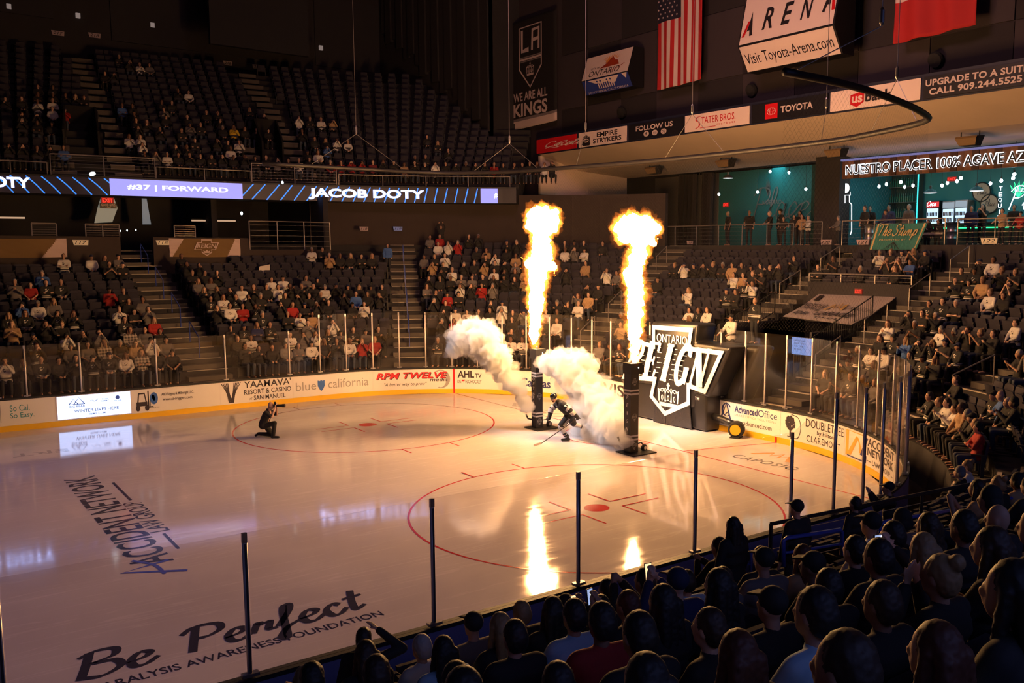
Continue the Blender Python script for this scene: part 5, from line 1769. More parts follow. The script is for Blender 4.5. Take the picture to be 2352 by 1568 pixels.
area_light('bar_fill', (51.2, 14.5, 11.2), (52, 14.5, 8), 1, 5, 60, (0.15, 0.85, 0.9))  # added fill in front of the teal wall
# steel kegs standing at the rail
for px, y0, y1, lab in ((1997, 496, 540, 'brushed steel keg table beside the green hanging banner'), (2186, 491, 536, 'brushed steel keg table in front of the fridges')):
    q = un(px, y1 + 6, 0, 47.4)
    b = MB(); b.lathe([(.19, 0), (.24, .03), (.24, .30), (.26, .32), (.24, .34), (.24, .62), (.26, .64), (.24, .66), (.24, .96), (.26, .98), (.30, 1.0), (.30, 1.04)], n=20)
    o = b.build('keg', steel, smooth=True); o.location = (47.4, q.y, 6.56); tag(o, lab, 'keg')
    b = MB(); b.lathe([(.34, 1.04), (.34, 1.08)], n=20); b.build('table_top', black, o)

# ------------------------------------------------------------------ people
def mix_mat(name, base, blotch, centre, rad, bands=(), scale=14, plaid=False):
    """cloth with a ragged printed crest on the chest and hem bands"""
    m = bpy.data.materials.new(name); m.use_nodes = True
    nt = m.node_tree; b = nt.nodes['Principled BSDF']; b.inputs['Roughness'].default_value = .85
    N = nt.nodes.new; L = nt.links.new
    tc = N('ShaderNodeTexCoord'); sp = N('ShaderNodeSeparateXYZ'); L(tc.outputs['Object'], sp.inputs[0])

    def mth(op, a, c):
        n = N('ShaderNodeMath'); n.operation = op
        for k, x in enumerate((a, c)):
            if isinstance(x, (int, float)): n.inputs[k].default_value = x
            else: L(x, n.inputs[k])
        return n.outputs[0]
    if plaid:
        f = None
        for o in (0, 2):
            w = mth('FRACT', mth('MULTIPLY', sp.outputs[o], 9), 0)
            w = mth('LESS_THAN', w, .45)
            f = w if f is None else mth('ADD', mth('MULTIPLY', f, .5), mth('MULTIPLY', w, .5))
    else:
        ns = N('ShaderNodeTexNoise'); ns.inputs['Scale'].default_value = scale; ns.inputs['Detail'].default_value = 1
        L(tc.outputs['Object'], ns.inputs['Vector'])
        vd = N('ShaderNodeVectorMath'); vd.operation = 'DISTANCE'; vd.inputs[1].default_value = centre; L(tc.outputs['Object'], vd.inputs[0])
        f = mth('MULTIPLY', mth('LESS_THAN', vd.outputs['Value'], rad), mth('GREATER_THAN', ns.outputs['Fac'], .5))
        for z, h in bands:
            f = mth('MAXIMUM', f, mth('LESS_THAN', mth('ABSOLUTE', mth('SUBTRACT', sp.outputs[2], z), 0), h))
    mx = N('ShaderNodeMixRGB'); mx.inputs[1].default_value = (*base, 1); mx.inputs[2].default_value = (*blotch, 1); L(f, mx.inputs[0])
    L(mx.outputs[0], b.inputs['Base Color'])
    return m


SKIN = [mat('skin_%s' % n, c, .6) for n, c in (('fair', (.55, .34, .25)), ('tan', (.44, .25, .17)), ('olive', (.36, .20, .13)), ('brown', (.20, .10, .065)))]
HAIR = {n: mat('hair_' + n, c, .6) for n, c in (('black', (.012, .01, .01)), ('brown', (.03, .016, .01)), ('auburn', (.075, .022, .01)), ('blond', (.26, .16, .075)), ('grey', (.36, .33, .32)))}
TOP = {}
for sfx, dz in (('', 0.0), ('_up', .43)):
    c = (0, .17, .93 + dz)
    TOP['j' + sfx] = mix_mat('jersey_black' + sfx, (.014, .014, .016), (.55, .52, .5), c, .11, ((.64 + dz, .02), (.70 + dz, .012)))
    TOP['w' + sfx] = mix_mat('jersey_white' + sfx, (.62, .59, .57), (.05, .045, .05), c, .10, ((.66 + dz, .03),))
    TOP['p' + sfx] = mix_mat('plaid_shirt' + sfx, (.05, .045, .045), (.45, .38, .34), c, .1, plaid=True)
for k, n, c in (('k', 'black', (.014, .013, .015)), ('g', 'grey', (.14, .125, .125)), ('b', 'blue', (.05, .12, .36)), ('r', 'red', (.30, .015, .015)), ('n', 'navy', (.02, .025, .09)), ('t', 'tan', (.38, .24, .13)), ('y', 'yellow', (.75, .5, .03)), ('m', 'maroon', (.18, .02, .03)), ('c', 'pale_blue', (.30, .46, .62))):
    TOP[k] = TOP[k + '_up'] = mat('top_' + n, c, .85)
TOPNAME = dict(k='black top', j='black crest jersey', w='white jersey', g='grey hoodie', b='blue shirt', r='red shirt', n='navy shirt', t='tan jacket', y='yellow shirt', m='maroon top', c='pale blue shirt', p='plaid shirt')
PANTS = [mat('jeans_dark', (.02, .022, .03), .85), mat('jeans_blue', (.04, .055, .09), .85), mat('trousers_black', (.012, .012, .012), .85)]
eye_mat = mat('eye_dark', (.01, .01, .01), .3)
denim = PANTS[0]

POSES = {}
def _arms(E, Hd): return [((sx * E[0], E[1], E[2]), (sx * Hd[0], Hd[1], Hd[2])) for sx in (1, -1)]
SIT = dict(lap=_arms((.25, .10, .80), (.09, .28, .66)), clap=_arms((.25, .14, .80), (.03, .34, 1.0)), mouth=_arms((.22, .2, .86), (.06, .19, 1.17)), phone=_arms((.23, .2, .87), (.05, .36, 1.16)),
           crossed=_arms((.24, .14, .80), (-.09, .23, .83)), wave=[((.32, .02, 1.22), (.30, .06, 1.48)), ((-.25, .10, .80), (-.09, .28, .66))], point=[((.25, .10, .80), (.09, .28, .66)), ((-.45, .05, 1.05), (-.72, .10, 1.12))])
UPZ = .43
STD = dict(down=_arms((.27, 0, 1.17), (.25, .07, .93)), sclap=_arms((.25, .14, 1.23), (.03, .34, 1.42)), over=_arms((.27, .02, 1.68), (.15, .06, 1.95)), sphone=_arms((.23, .2, 1.3), (.06, .36, 1.56)), rail=_arms((.27, .14, 1.20), (.22, .40, 1.10)),
           salute=[((.42, .10, 1.52), (.12, .20, 1.72)), ((-.27, 0, 1.17), (-.25, .07, .93))])


def hand_caps(b, wrist, d, r=1.0, side=1):
    """palm, four unequal fingers and a thumb leaving the side of the palm"""
    d = Vector(d).normalized(); w = Vector(wrist)
    up = Vector((0, 0, 1)) if abs(d.z) < .8 else Vector((0, 1, 0))
    a = d.cross(up).normalized(); n = a.cross(d)
    pc = w + d * .05
    for t in (-.028, 0, .028): b.cap(w + a * t * .7, w + d * .085 + a * t, .014 * r, .013 * r, 8, 3)
    for k, L_ in enumerate((.062, .074, .068, .052)):
        o = (k - 1.5) * .021
        p0 = w + d * .085 + a * o; p1 = p0 + d * L_ * .55 + n * .006; p2 = p1 + d * L_ * .45 - n * .012
        b.cap(p0, p1, .0095 * r, .009 * r, 8, 3); b.cap(p1, p2, .009 * r, .008 * r, 8, 3)
    q0 = w + d * .03 - a * .03 * side; q1 = q0 + d * .03 - a * .03 * side; q2 = q1 + d * .03 - a * .006 * side
    b.cap(q0, q1, .013 * r, .011 * r, 8, 3); b.cap(q1, q2, .011 * r, .009 * r, 8, 3)


def figure(arms, stand, vox, fingers=False):
    """returns body, long-sleeved top, short-sleeved top, trousers as MB solids for one pose"""
    dz = UPZ if stand else 0
    J = lambda x, y, z: Vector((x, y, z + dz))
    hz = .52
    legs = []
    for sx in (1, -1):
        hip = J(sx * .10, .02, hz)
        knee = Vector((sx * .11, .03, .50)) if stand else J(sx * .13, .45, .54)
        ank = Vector((sx * .12, -.02, .09)) if stand else J(sx * .13, .40, .10)
        legs.append((hip, knee, ank))
    B, L_, S_, P_ = MB(), MB(), MB(), MB()
    B.ell(J(0, .02, 1.265), .077, .093, .118, 16, 12); B.ell(J(0, .055, 1.20), .056, .062, .075, 14, 9)
    B.cap(J(0, .115, 1.265), J(0, .128, 1.232), .012, .018, 8, 3)
    for sx in (1, -1): B.ell(J(sx * .078, .01, 1.25), .012, .022, .034, 8, 6)
    B.cap(J(0, .105, 1.198), J(0, .112, 1.196), .022, .018, 8, 3)
    B.cap(J(0, -.01, 1.06), J(0, .01, 1.19), .056, .052)
    for bb, g in ((B, 0), (L_, .018), (S_, .014)):
        bb.cap(J(-.06, -.01, .60), J(.06, -.01, .60), .125 + g, None); bb.cap(J(-.07, -.02, .78), J(.07, -.02, .78), .115 + g)
        bb.cap(J(-.09, -.02, .95), J(.09, -.02, .95), .115 + g); bb.cap(J(-.17, -.02, 1.035), J(.17, -.02, 1.035), .06 + g)
        bb.cap(J(0, -.01, 1.02), J(0, 0, 1.085), .075 + g * .5, .055 + g * .4)
    L_.cap(J(-.07, -.01, .55), J(.07, -.01, .55), .145)
    for (E, Hd), sx in zip(arms, (1, -1)):
        sh = J(sx * .19, -.02, 1.03); E, Hd = Vector(E), Vector(Hd)
        B.cap(sh, E, .048, .040); B.cap(E, Hd, .040, .028)
        L_.cap(sh, E, .072, .062); L_.cap(E, E.lerp(Hd, .92), .062, .046)
        S_.cap(sh, sh.lerp(E, .75), .070, .066)
        d = (Hd - E).normalized()
        if fingers: hand_caps(B, Hd, d, 1.0, sx)
        else: B.cap(Hd, Hd + d * .09, .036, .03); B.cap(Hd + d * .02, Hd + d * .06 + Vector((-sx * .035, 0, .02)), .015, .013)
    for (h, k, a_), sx in zip(legs, (1, -1)):
        B.cap(h, k, .075, .052); B.cap(k, a_, .052, .036); B.cap(a_ + Vector((0, -.03, -.03)), a_ + Vector((0, .15, -.045)), .040, .034)
        P_.cap(h, k, .092, .070); P_.cap(k, a_ + Vector((0, 0, .03)), .070, .058)
    P_.cap(J(-.07, 0, hz + .03), J(.07, 0, hz + .03), .125)
    return B, L_, S_, P_


def hair_solid(kind, dz):
    J = lambda x, y, z: Vector((x, y, z + dz))
    b = MB()
    if kind in ('short', 'long', 'bun', 'tail'):
        b.ell(J(0, -.005, 1.295), .088, .100, .105, 14, 9); b.ell(J(0, -.045, 1.25), .085, .072, .105, 14, 9)
    if kind == 'long':
        for x in (-.06, 0, .06): b.cap(J(x, -.07, 1.26), J(x * 1.25, -.10, 1.00), .048, .04)
        for sx in (1, -1): b.cap(J(sx * .075, .0, 1.28), J(sx * .095, .02, 1.06), .032, .028)
    if kind == 'bun': b.ell(J(0, -.09, 1.37), .05, .05, .05, 10, 7)
    if kind == 'tail': b.cap(J(0, -.12, 1.33), J(0, -.17, 1.08), .038, .025)
    if kind in ('cap', 'beanie'):
        b.ell(J(0, -.004, 1.30), .094, .108, .10 if kind == 'cap' else .115, 14, 9)
        if kind == 'cap': b.obox(J(0, .13, 1.315), (.065, 0, 0), (0, .055, -.012), (0, 0, .008))
        else: b.cap(J(-.02, -.03, 1.235), J(.02, -.03, 1.235), .088)
    return b


def cut_below(me, fn):
    """drop faces where fn(centre) is true"""
    bm = bmesh.new(); bm.from_mesh(me)
    bmesh.ops.delete(bm, geom=[f for f in bm.faces if fn(f.calc_center_median())], context='FACES')
    bm.to_mesh(me); bm.free()
    return me


PROTO = {}
def proto(pose, hi):
    """meshes for one pose; hi keeps clothing as parts, lo is a single fused figure with slots skin, top, trousers, hair"""
    key = (pose, hi)
    if key in PROTO: return PROTO[key]
    stand = pose in STD
    arms = STD[pose] if stand else SIT[pose]
    dz = UPZ if stand else 0
    vox = .0135 if hi == 2 else (.02 if hi else .032)
    B, L_, S_, P_ = figure(arms, stand, vox, hi == 2)
    out = dict(body=remesh(B, vox, smooth=1), long=remesh(L_, vox, smooth=2), short=remesh(S_, vox, smooth=2), trousers=remesh(P_, vox, smooth=1), dz=dz)
    # eyes as a second material on the head
    n0 = len(out['body'].polygons)
    out['body'].materials.append(SKIN[0]); out['body'].materials.append(eye_mat)
    ec = [Vector((sx * .030, .108, 1.283 + dz)) for sx in (1, -1)]
    for p in out['body'].polygons:
        if any((p.center - e).length < (.013 if hi else .02) for e in ec): p.material_index = 1
    for k, m in (('long', TOP['k']), ('short', TOP['k']), ('trousers', denim)): out[k].materials.append(m)
    PROTO[key] = out
    return out


HAIRM = {}
def hair_mesh(kind, stand, hi):
    key = (kind, stand, bool(hi))
    if key not in HAIRM:
        dz = UPZ if stand else 0
        b = hair_solid(kind, dz)
        me = remesh(b, .012 if hi else .028, .005 if hi and kind not in ('cap', 'beanie') else 0, 26, 3, 1)
        if kind in ('short', 'long', 'bun', 'tail'):   # open the face
            cut_below(me, lambda c: c.y > .055 and c.z < 1.335 + dz and abs(c.x) < .085)
        if kind == 'short': cut_below(me, lambda c: c.z < 1.17 + dz)
        me.materials.append(HAIR['black'])
        HAIRM[key] = me
    return HAIRM[key]


LOWM = {}
def low_mesh(pose, hair, sleeve):
    key = (pose, hair, sleeve)
    if key not in LOWM:
        p = proto(pose, 0)
        parts = [(p['body'], 0), (p[sleeve], 1), (p['trousers'], 2)]
        if hair != 'bald': parts.append((hair_mesh(hair, pose in STD, 0), 3))
        b = MB()
        for me, mi in parts: b.add([v.co[:] for v in me.vertices], [tuple(q.vertices) for q in me.polygons], mi)
        LOWM[key] = b.mesh('spectator', [SKIN[0], TOP['k'], denim, HAIR['black']], True)
    return LOWM[key]


def set_slot(o, i, m):
    o.material_slots[i].link = 'OBJECT'; o.material_slots[i].material = m


HATS = [mat('hat_black', (.012, .012, .013), .8), mat('hat_grey', (.2, .19, .19), .8), mat('hat_white', (.16, .18, .22), .8), mat('hat_navy', (.015, .02, .06), .8)]
N_PEOPLE = [0]


def person(loc, rz, pose, code, hair, hcol, skin, label, cat='person', group=None, hi=1, scale=1.0, sleeve='long', pants=0):
    st = pose in STD; sfx = '_up' if st else ''
    hm = HATS[hcol] if hair in ('cap', 'beanie') else (HAIR[hcol] if hair != 'bald' else None)
    if hi == 0:
        o = link('person', low_mesh(pose, hair, sleeve), None, loc, rz); o.scale = (scale,) * 3
        set_slot(o, 0, SKIN[skin]); set_slot(o, 1, TOP[code + sfx]); set_slot(o, 2, PANTS[pants])
        if hm: set_slot(o, 3, hm)
        return tag(o, label, cat, group)
    p = proto(pose, hi)
    o = link('person', p['body'], None, loc, rz); o.scale = (scale,) * 3
    set_slot(o, 0, SKIN[skin])
    c = link('jersey' if code in 'jw' else 'shirt', p[sleeve], o); set_slot(c, 0, TOP[code + sfx])
    c = link('trousers', p['trousers'], o); set_slot(c, 0, PANTS[pants])
    if hair != 'bald':
        c = link('cap' if hair == 'cap' else ('beanie' if hair == 'beanie' else 'hair'), hair_mesh(hair, st, hi), o); set_slot(c, 0, hm)
    return tag(o, label, cat, group)


# ---- aisles and seat places of the lower bowl
AISLES = [(-4.15, 1.7), (3.72, 1.5), (9.78, 1.6), (S1 + AY - 3.25, 1.5), (S1 + AY + 3.3, 1.5), (S3 - 9.78, 1.6), (S3 - 3.72, 1.5), (S3 + 4.15, 1.6), (S3 + 17, 1.5)]
SECT = ['stand left of far stair', 'stand under shield banner', 'corner stand behind flames', 'stand above the inflatable', 'stand above the tunnel', 'stand right of tunnel', 'right corner stand', 'near corner stand', 'near stand', 'near left stand']
SEATW = .56


def row_places(k):
    d = D0 + RUN * k + .55
    s, out = -19.0, []
    while s < S3 + 15:
        arc = (0 <= s < S1) or (S2 <= s < S3)
        step = SEATW * (RR / (RR + d) if arc else 1)
        P = rk(s, d)
        ok = all((P - rk(a, d)).length > w / 2 + .28 for a, w in AISLES)
        if k < 9 and TUN0 - .4 < s < TUN1 + .4: ok = False
        if k > (10 if s < -.3 else 11 if s < 3.7 else 13 if s < 9.8 else 12): ok = False
        if k < 2 and GAP0 - 1 < s < GAP1 + 1: ok = False
        if ok: out.append(s)
        s += step
    return out


PLACES = [row_places(k) for k in range(15)]


def section(s): return sum(1 for a, w in AISLES if s > a)


def seat_no(k, s):
    a = section(s)
    row = [x for x in PLACES[k] if section(x) == a]
    return row.index(s) + 1


TAKEN = {}
WHO = []       # (depth, k, s, code, extra)


def head_hit(px, py, hh=1.25):
    """row and place of a seated person whose head shows at this pixel"""
    dr = (sight(px, py, 1.0) - CAM)
    t = 1.2
    while t < 75:
        P = CAM + dr * t
        s, d = rk_inv(P)
        if d > 1.2 and P.z < zrow(s, 0) + RISE * (d - .52 - D0) / RUN + hh:
            k = max(0, min(14, round((d - .52 - D0) / RUN)))
            tgt = D0 + RUN * k + .52
            c = [t + .04 * i for i in range(-30, 31) if t + .04 * i > 1]
            t = min(c, key=lambda q: abs(rk_inv(CAM + dr * q)[1] - tgt) + .05 * abs(q - t))
            s = rk_inv(CAM + dr * t)[0]
            return k, s, t
        t += .03
    return None


def put(px, py, code, extra=None):
    r = head_hit(px, py)
    if not r: return
    k, s, t = r
    c = sorted((x for x in PLACES[k] if (k, x) not in TAKEN), key=lambda x: abs(x - s))
    if not c or abs(c[0] - s) > 1.3: return
    TAKEN[(k, c[0])] = 1
    P = rk(c[0], D0 + RUN * k + .55, zrow(c[0], k))
    WHO.append((depth_of(P), k, c[0], code, extra or {}))


def crowd(data, ox, oy, sc):
    for tok in data.split():
        x, y, c = tok.split(',')
        put(ox + float(x) / sc, oy + float(y) / sc, c)


crowd('437,535,w 572,545,w 652,490,k 713,475,k 690,545,k 803,550,g 775,605,k 848,595,k 1078,515,r 1155,540,k 1125,585,j 1190,597,j 1150,640,j 1185,700,g 1295,655,j 1370,650,j 1262,690,g 1305,740,k 1228,760,w 1268,805,j 1333,820,w 1418,795,j 1468,760,k 1520,770,w 1487,800,j 1580,770,k 1647,742,k 1608,800,k 1555,830,k 1455,870,k 1528,865,w 1482,915,r 1475,1000,k 1547,985,j 1655,980,n 1748,990,j 1705,905,j 1772,910,j 1805,685,w 1853,695,w 1845,740,w 1920,740,j 1993,740,j 2050,680,p 2103,680,k 2152,735,w 2225,740,j 1890,805,j 1952,785,j 2022,790,j 2085,795,j 2180,775,j 2265,775,j 1880,850,k 1998,850,k 1912,900,r 1975,905,w 2055,905,t 2112,895,k 2168,890,k 1922,955,k '
      '75,730,g 163,725,r 268,720,j 345,725,j 322,660,b 110,855,b 235,850,w 310,845,g 55,900,j 152,910,j 425,910,j 513,905,j 380,965,k 38,985,t 340,1020,k 240,1070,j 453,1055,w 542,1030,k 820,1005,j 832,1070,p 930,1075,g 1025,1080,w 1115,1060,k 898,825,k 978,820,g 772,895,w 805,910,k 910,890,g 1020,890,w 1025,940,r 712,780,r 797,770,k 672,1090,g 575,1125,g 450,1145,g 195,1180,j 115,1260,k 228,1265,j 245,1325,k 350,1335,k 437,1335,j 145,1350,w 165,1430,k 270,1415,k 382,1405,k 490,1400,j 700,1155,p 790,1165,k 885,1160,t 965,1140,g 625,1220,w 748,1210,p 567,1300,k 625,1300,k 605,1390,g 770,1290,k 815,1260,k 905,1225,k 858,1285,g 960,1290,k 810,1370,g 890,1385,k 1000,1370,j 1155,1280,k 1095,1350,k 1235,1270,k 1568,1100,k 1645,1100,w 1590,1160,k 1690,1175,k 1755,1215,k 1835,1225,g 1765,1290,k 1805,1310,g 1880,1285,g 2040,1020,g 2115,1070,w 2005,1100,w 2185,1065,j 2255,1075,g 2065,1150,k 2210,1195,k 1972,1265,g 2165,1280,w 2275,1190,r 2285,1270,r 1920,1230,k 1960,1170,k', 0, 400, 2.904)
crowd('130,415,t 187,420,j 245,415,k 300,410,k 360,410,j 15,390,w 65,370,k 370,610,k 432,605,k 285,660,k 378,660,b 455,655,j 315,715,k 372,720,w 470,690,j 527,700,k 530,645,g '
      '718,415,g 782,420,k 762,280,g 845,280,r 975,265,k 1080,285,k 1135,285,k 885,335,w 945,335,w 1000,330,r 825,440,w 825,475,t 900,475,k 740,555,j 805,565,j 868,565,j 905,530,j 960,530,w 1065,465,k 1125,490,k 1180,490,t 1195,365,t 1140,395,k 1230,425,j 1300,435,w 1225,475,k 1300,485,k 1350,470,g 1405,430,t 1370,390,k 1330,330,k 1440,330,k 990,555,p 1050,575,g 1105,575,k 1180,570,k 1212,570,k 1260,525,w 1325,520,k 1380,520,k 1290,560,k 1350,570,t 1415,560,k 1450,530,t 1005,625,w 1075,650,k 1160,645,r 1250,635,p 820,680,k 830,715,k 865,700,r 945,665,k 845,760,k 905,765,k 1000,785,w 1065,770,w 1175,770,j 1250,770,k 1268,715,j 1335,730,w 1395,770,k 835,830,k 970,840,r 1150,830,t 1215,840,k 1285,820,w 1350,840,k 1310,800,g 885,985,j 895,1110,j 975,1110,k 1070,1130,p 1285,940,j 1410,890,k 1380,940,k 1480,915,t 1350,1040,w 1415,1035,w 1395,1105,g 1455,1120,k 1610,990,j 1680,890,w 1760,890,j '
      '1750,340,k 1780,340,k 1825,345,k 1998,325,k 1765,400,w 1812,400,g 1870,390,w 1870,480,t 1715,550,k 2015,530,w 2060,525,g 1790,665,g 1858,665,t 1720,730,k 1785,730,w 1820,750,k 1865,735,k 1885,770,j 1955,730,g 1640,785,w 1705,775,k 1990,640,j 2060,630,j '
      '305,935,j 385,930,g 235,960,g 180,890,w 525,925,k 340,1015,j 405,1070,g 335,1070,k 270,1010,g 540,1000,g 245,1080,r 180,1080,k 475,1120,r 545,1115,k 310,1155,r 350,1120,k 85,950,w 145,960,j 255,1160,k 2090,890,t 2140,920,k 2075,1040,j 2145,1045,k 1970,1080,g 2045,1090,k 2085,840,k', 700, 440, 2.904)
crowd('160,540,k 187,560,w 250,555,j 290,560,j 378,560,k 420,565,k 455,565,t 548,555,k 595,565,k 655,565,k 710,570,k 810,560,k 895,575,k 925,515,k 985,520,k 495,620,w 540,620,t 50,680,k 205,705,w 735,620,k 780,610,j 835,610,k 690,670,w 765,675,k 655,695,j 600,725,k 525,755,j 370,820,w 220,860,w 275,880,k 330,870,j 370,875,k 430,880,k '
      '1380,465,w 1445,475,k 1500,480,p 1550,465,k 1640,465,k 1275,580,k 1430,530,k 1530,550,k 1710,520,b 1625,580,k 1990,525,k 2050,540,w 2015,585,j 1895,590,k 2145,590,k 2280,575,k 1825,640,j 1895,650,j 2045,660,t 2060,720,w 2200,655,k 2170,720,k 1655,760,j 1800,790,j 1735,820,k 1495,890,k 1550,885,k 1660,905,k 1735,910,j 1930,930,k 2010,950,k 2130,960,k 2275,960,w 1385,960,w 1460,970,j 1320,1015,k 1390,1035,b 1550,1050,j 1765,990,w 1840,1000,k 1680,1060,j 1755,1070,k 1865,1070,j 2260,1030,j 2015,1080,k 2100,1085,g 1605,1120,j 1665,1120,j 1190,1085,j 1380,1100,w 1460,1110,w 1205,1170,k 1290,1170,k 1225,1250,j 1020,1225,k 1070,1245,k 940,1300,k 1010,1300,g 1200,1330,k 1300,1260,g 1395,1160,k 1430,1270,r 1405,1350,k 1190,1430,t 1300,1440,k 1390,1450,w 1670,1210,k 1700,1300,k 1840,1330,k 1640,1420,j 1990,1410,k 2170,1310,b 1770,1400,k 2140,1490,k 1760,1150,k', 1500, 400, 2.703)
crowd('1605,60,k 1735,105,j 1795,130,j 1620,195,r 1565,225,k 1655,235,w 1410,300,w 1440,350,w 1490,340,t 1530,360,k 1490,545,t 1520,575,g 1640,560,k 1730,500,k 1815,520,g 1850,430,t 1800,600,k 1730,690,k 1850,760,k 1680,800,k', 1552, 900, 2.3475)
# the dark backs of the near stand: px, py, colour, hair, hair colour, pose
NEAR = [(1744, 1228, 'k', 'tail', 'brown', 'clap'), (1767, 1258, 'k', 'short', 'auburn', 'lap'), (1771, 1283, 'g', 'cap', 0, 'lap'), (1857, 1262, 't', 'long', 'auburn', 'lap'), (1965, 1232, 'w', 'cap', 0, 'lap'), (2106, 1262, 'k', 'long', 'blond', 'phone'), (2187, 1271, 'k', 'bun', 'blond', 'mouth'), (2289, 1190, 'k', 'short', 'black', 'clap'), (2268, 1240, 'k', 'short', 'brown', 'lap'), (2340, 1224, 'k', 'long', 'brown', 'lap'),
        (1693, 1320, 'g', 'short', 'brown', 'lap'), (1663, 1330, 'n', 'cap', 3, 'phone'), (1580, 1352, 'k', 'short', 'auburn', 'phone'), (1620, 1341, 'k', 'short', 'black', 'lap'), (1590, 1380, 'k', 'long', 'black', 'lap'), (1757, 1394, 'k', 'cap', 0, 'lap'), (1607, 1467, 'k', 'long', 'auburn', 'lap'), (1829, 1450, 'c', 'short', 'black', 'lap'), (1982, 1403, 'k', 'short', 'black', 'phone'), (2080, 1377, 'k', 'short', 'auburn', 'lap'), (2131, 1450, 'c', 'long', 'auburn', 'lap'), (1987, 1512, 'n', 'short', 'brown', 'lap'), (1816, 1509, 'k', 'short', 'black', 'lap'), (2217, 1350, 'k', 'long', 'black', 'lap'), (2340, 1296, 'k', 'long', 'brown', 'lap'), (2255, 1440, 'k', 'short', 'black', 'phone'), (2330, 1420, 'k', 'short', 'brown', 'phone'),
        (887, 1492, 'k', 'long', 'brown', 'lap'), (704, 1540, 'k', 'long', 'blond', 'clap'), (789, 1544, 'k', 'short', 'black', 'lap'), (995, 1476, 'c', 'long', 'black', 'lap'), (1021, 1466, 'w', 'short', 'grey', 'lap'), (1072, 1461, 'k', 'long', 'blond', 'lap'), (1090, 1432, 'g', 'cap', 0, 'lap'), (1176, 1425, 'k', 'long', 'black', 'lap'), (1240, 1395, 'k', 'short', 'blond', 'lap'), (1227, 1425, 'k', 'short', 'black', 'phone'), (1284, 1378, 'k', 'cap', 0, 'lap'), (1310, 1380, 'k', 'short', 'black', 'lap'), (1265, 1432, 'c', 'short', 'black', 'lap'), (1304, 1487, 'r', 'short', 'black', 'lap'), (1389, 1361, 'k', 'short', 'brown', 'phone'), (1416, 1357, 'c', 'short', 'black', 'lap'), (1401, 1412, 'k', 'short', 'black', 'lap'), (1445, 1451, 'k', 'short', 'black', 'lap'), (1497, 1410, 'k', 'long', 'black', 'lap'), (1545, 1342, 'k', 'beanie', 0, 'phone'), (1515, 1500, 'k', 'long', 'black', 'lap'), (1690, 1440, 'k', 'short', 'black', 'lap'), (1720, 1530, 'k', 'short', 'black', 'lap'), (1560, 1430, 'k', 'short', 'brown', 'lap'), (1350, 1540, 'k', 'short', 'black', 'lap'), (1900, 1340, 'k', 'short', 'black', 'lap'), (2010, 1330, 'k', 'long', 'black', 'lap'), (1880, 1305, 'k', 'short', 'black', 'lap'), (1935, 1310, 'k', 'long', 'black', 'lap'), (2050, 1290, 'k', 'short', 'brown', 'lap'), (1850, 1362, 'k', 'short', 'black', 'lap'), (2060, 1222, 'k', 'short', 'black', 'lap'), (2145, 1212, 'k', 'long', 'brown', 'clap'), (2235, 1312, 'k', 'short', 'black', 'lap'), (2120, 1330, 'k', 'short', 'black', 'phone'), (1925, 1262, 'k', 'short', 'black', 'lap'), (2000, 1262, 'k', 'cap', 0, 'lap'), (1905, 1420, 'k', 'short', 'black', 'lap'), (1700, 1370, 'k', 'short', 'black', 'lap'), (1455, 1500, 'k', 'short', 'black', 'lap'), (1110, 1530, 'k', 'short', 'black', 'lap'), (930, 1545, 'k', 'short', 'brown', 'lap')]
for px, py, c, hr, hc, ps in NEAR: put(px, py, c, dict(hair=hr, hcol=hc, pose=ps, near=1))

# upper stand, same idea on the curved rake
UPLACES = []
UA = []          # filled below: stair strips of the upper stand
UP_STRIPS = '457,615,390 482,633,452 503,657,513 527,687,575 565,712,640 590,742,695 605,750,757 670,780,830 705,825,895 685,838,965 705,865,1028 740,890,1097 760,940,1170|288,405,867 302,438,938 325,470,1005 353,490,1078 350,510,1155|1590,1717,517 1625,1755,572 1655,1785,630 1690,1810,685 1733,1855,743 1790,1878,800 1790,1923,857 1830,1960,912 1865,2000,975 1905,2020,1035 1945,2070,1097 1980,2115,1160|1605,1670,957 1630,1703,1020 1650,1745,1080 1670,1785,1145'


def upper_hit(px, py, h):
    dr = sight(px, py, 1.0) - CAM
    t = 45.0
    while t < 90:
        P = CAM + dr * t
        if P.y > 20:
            tt, d = uk_inv(P)
            if d > .2 and P.z < UZ0 + URISE * (d - UD0) / URUN + h: return tt, d
        t += .25
    return None


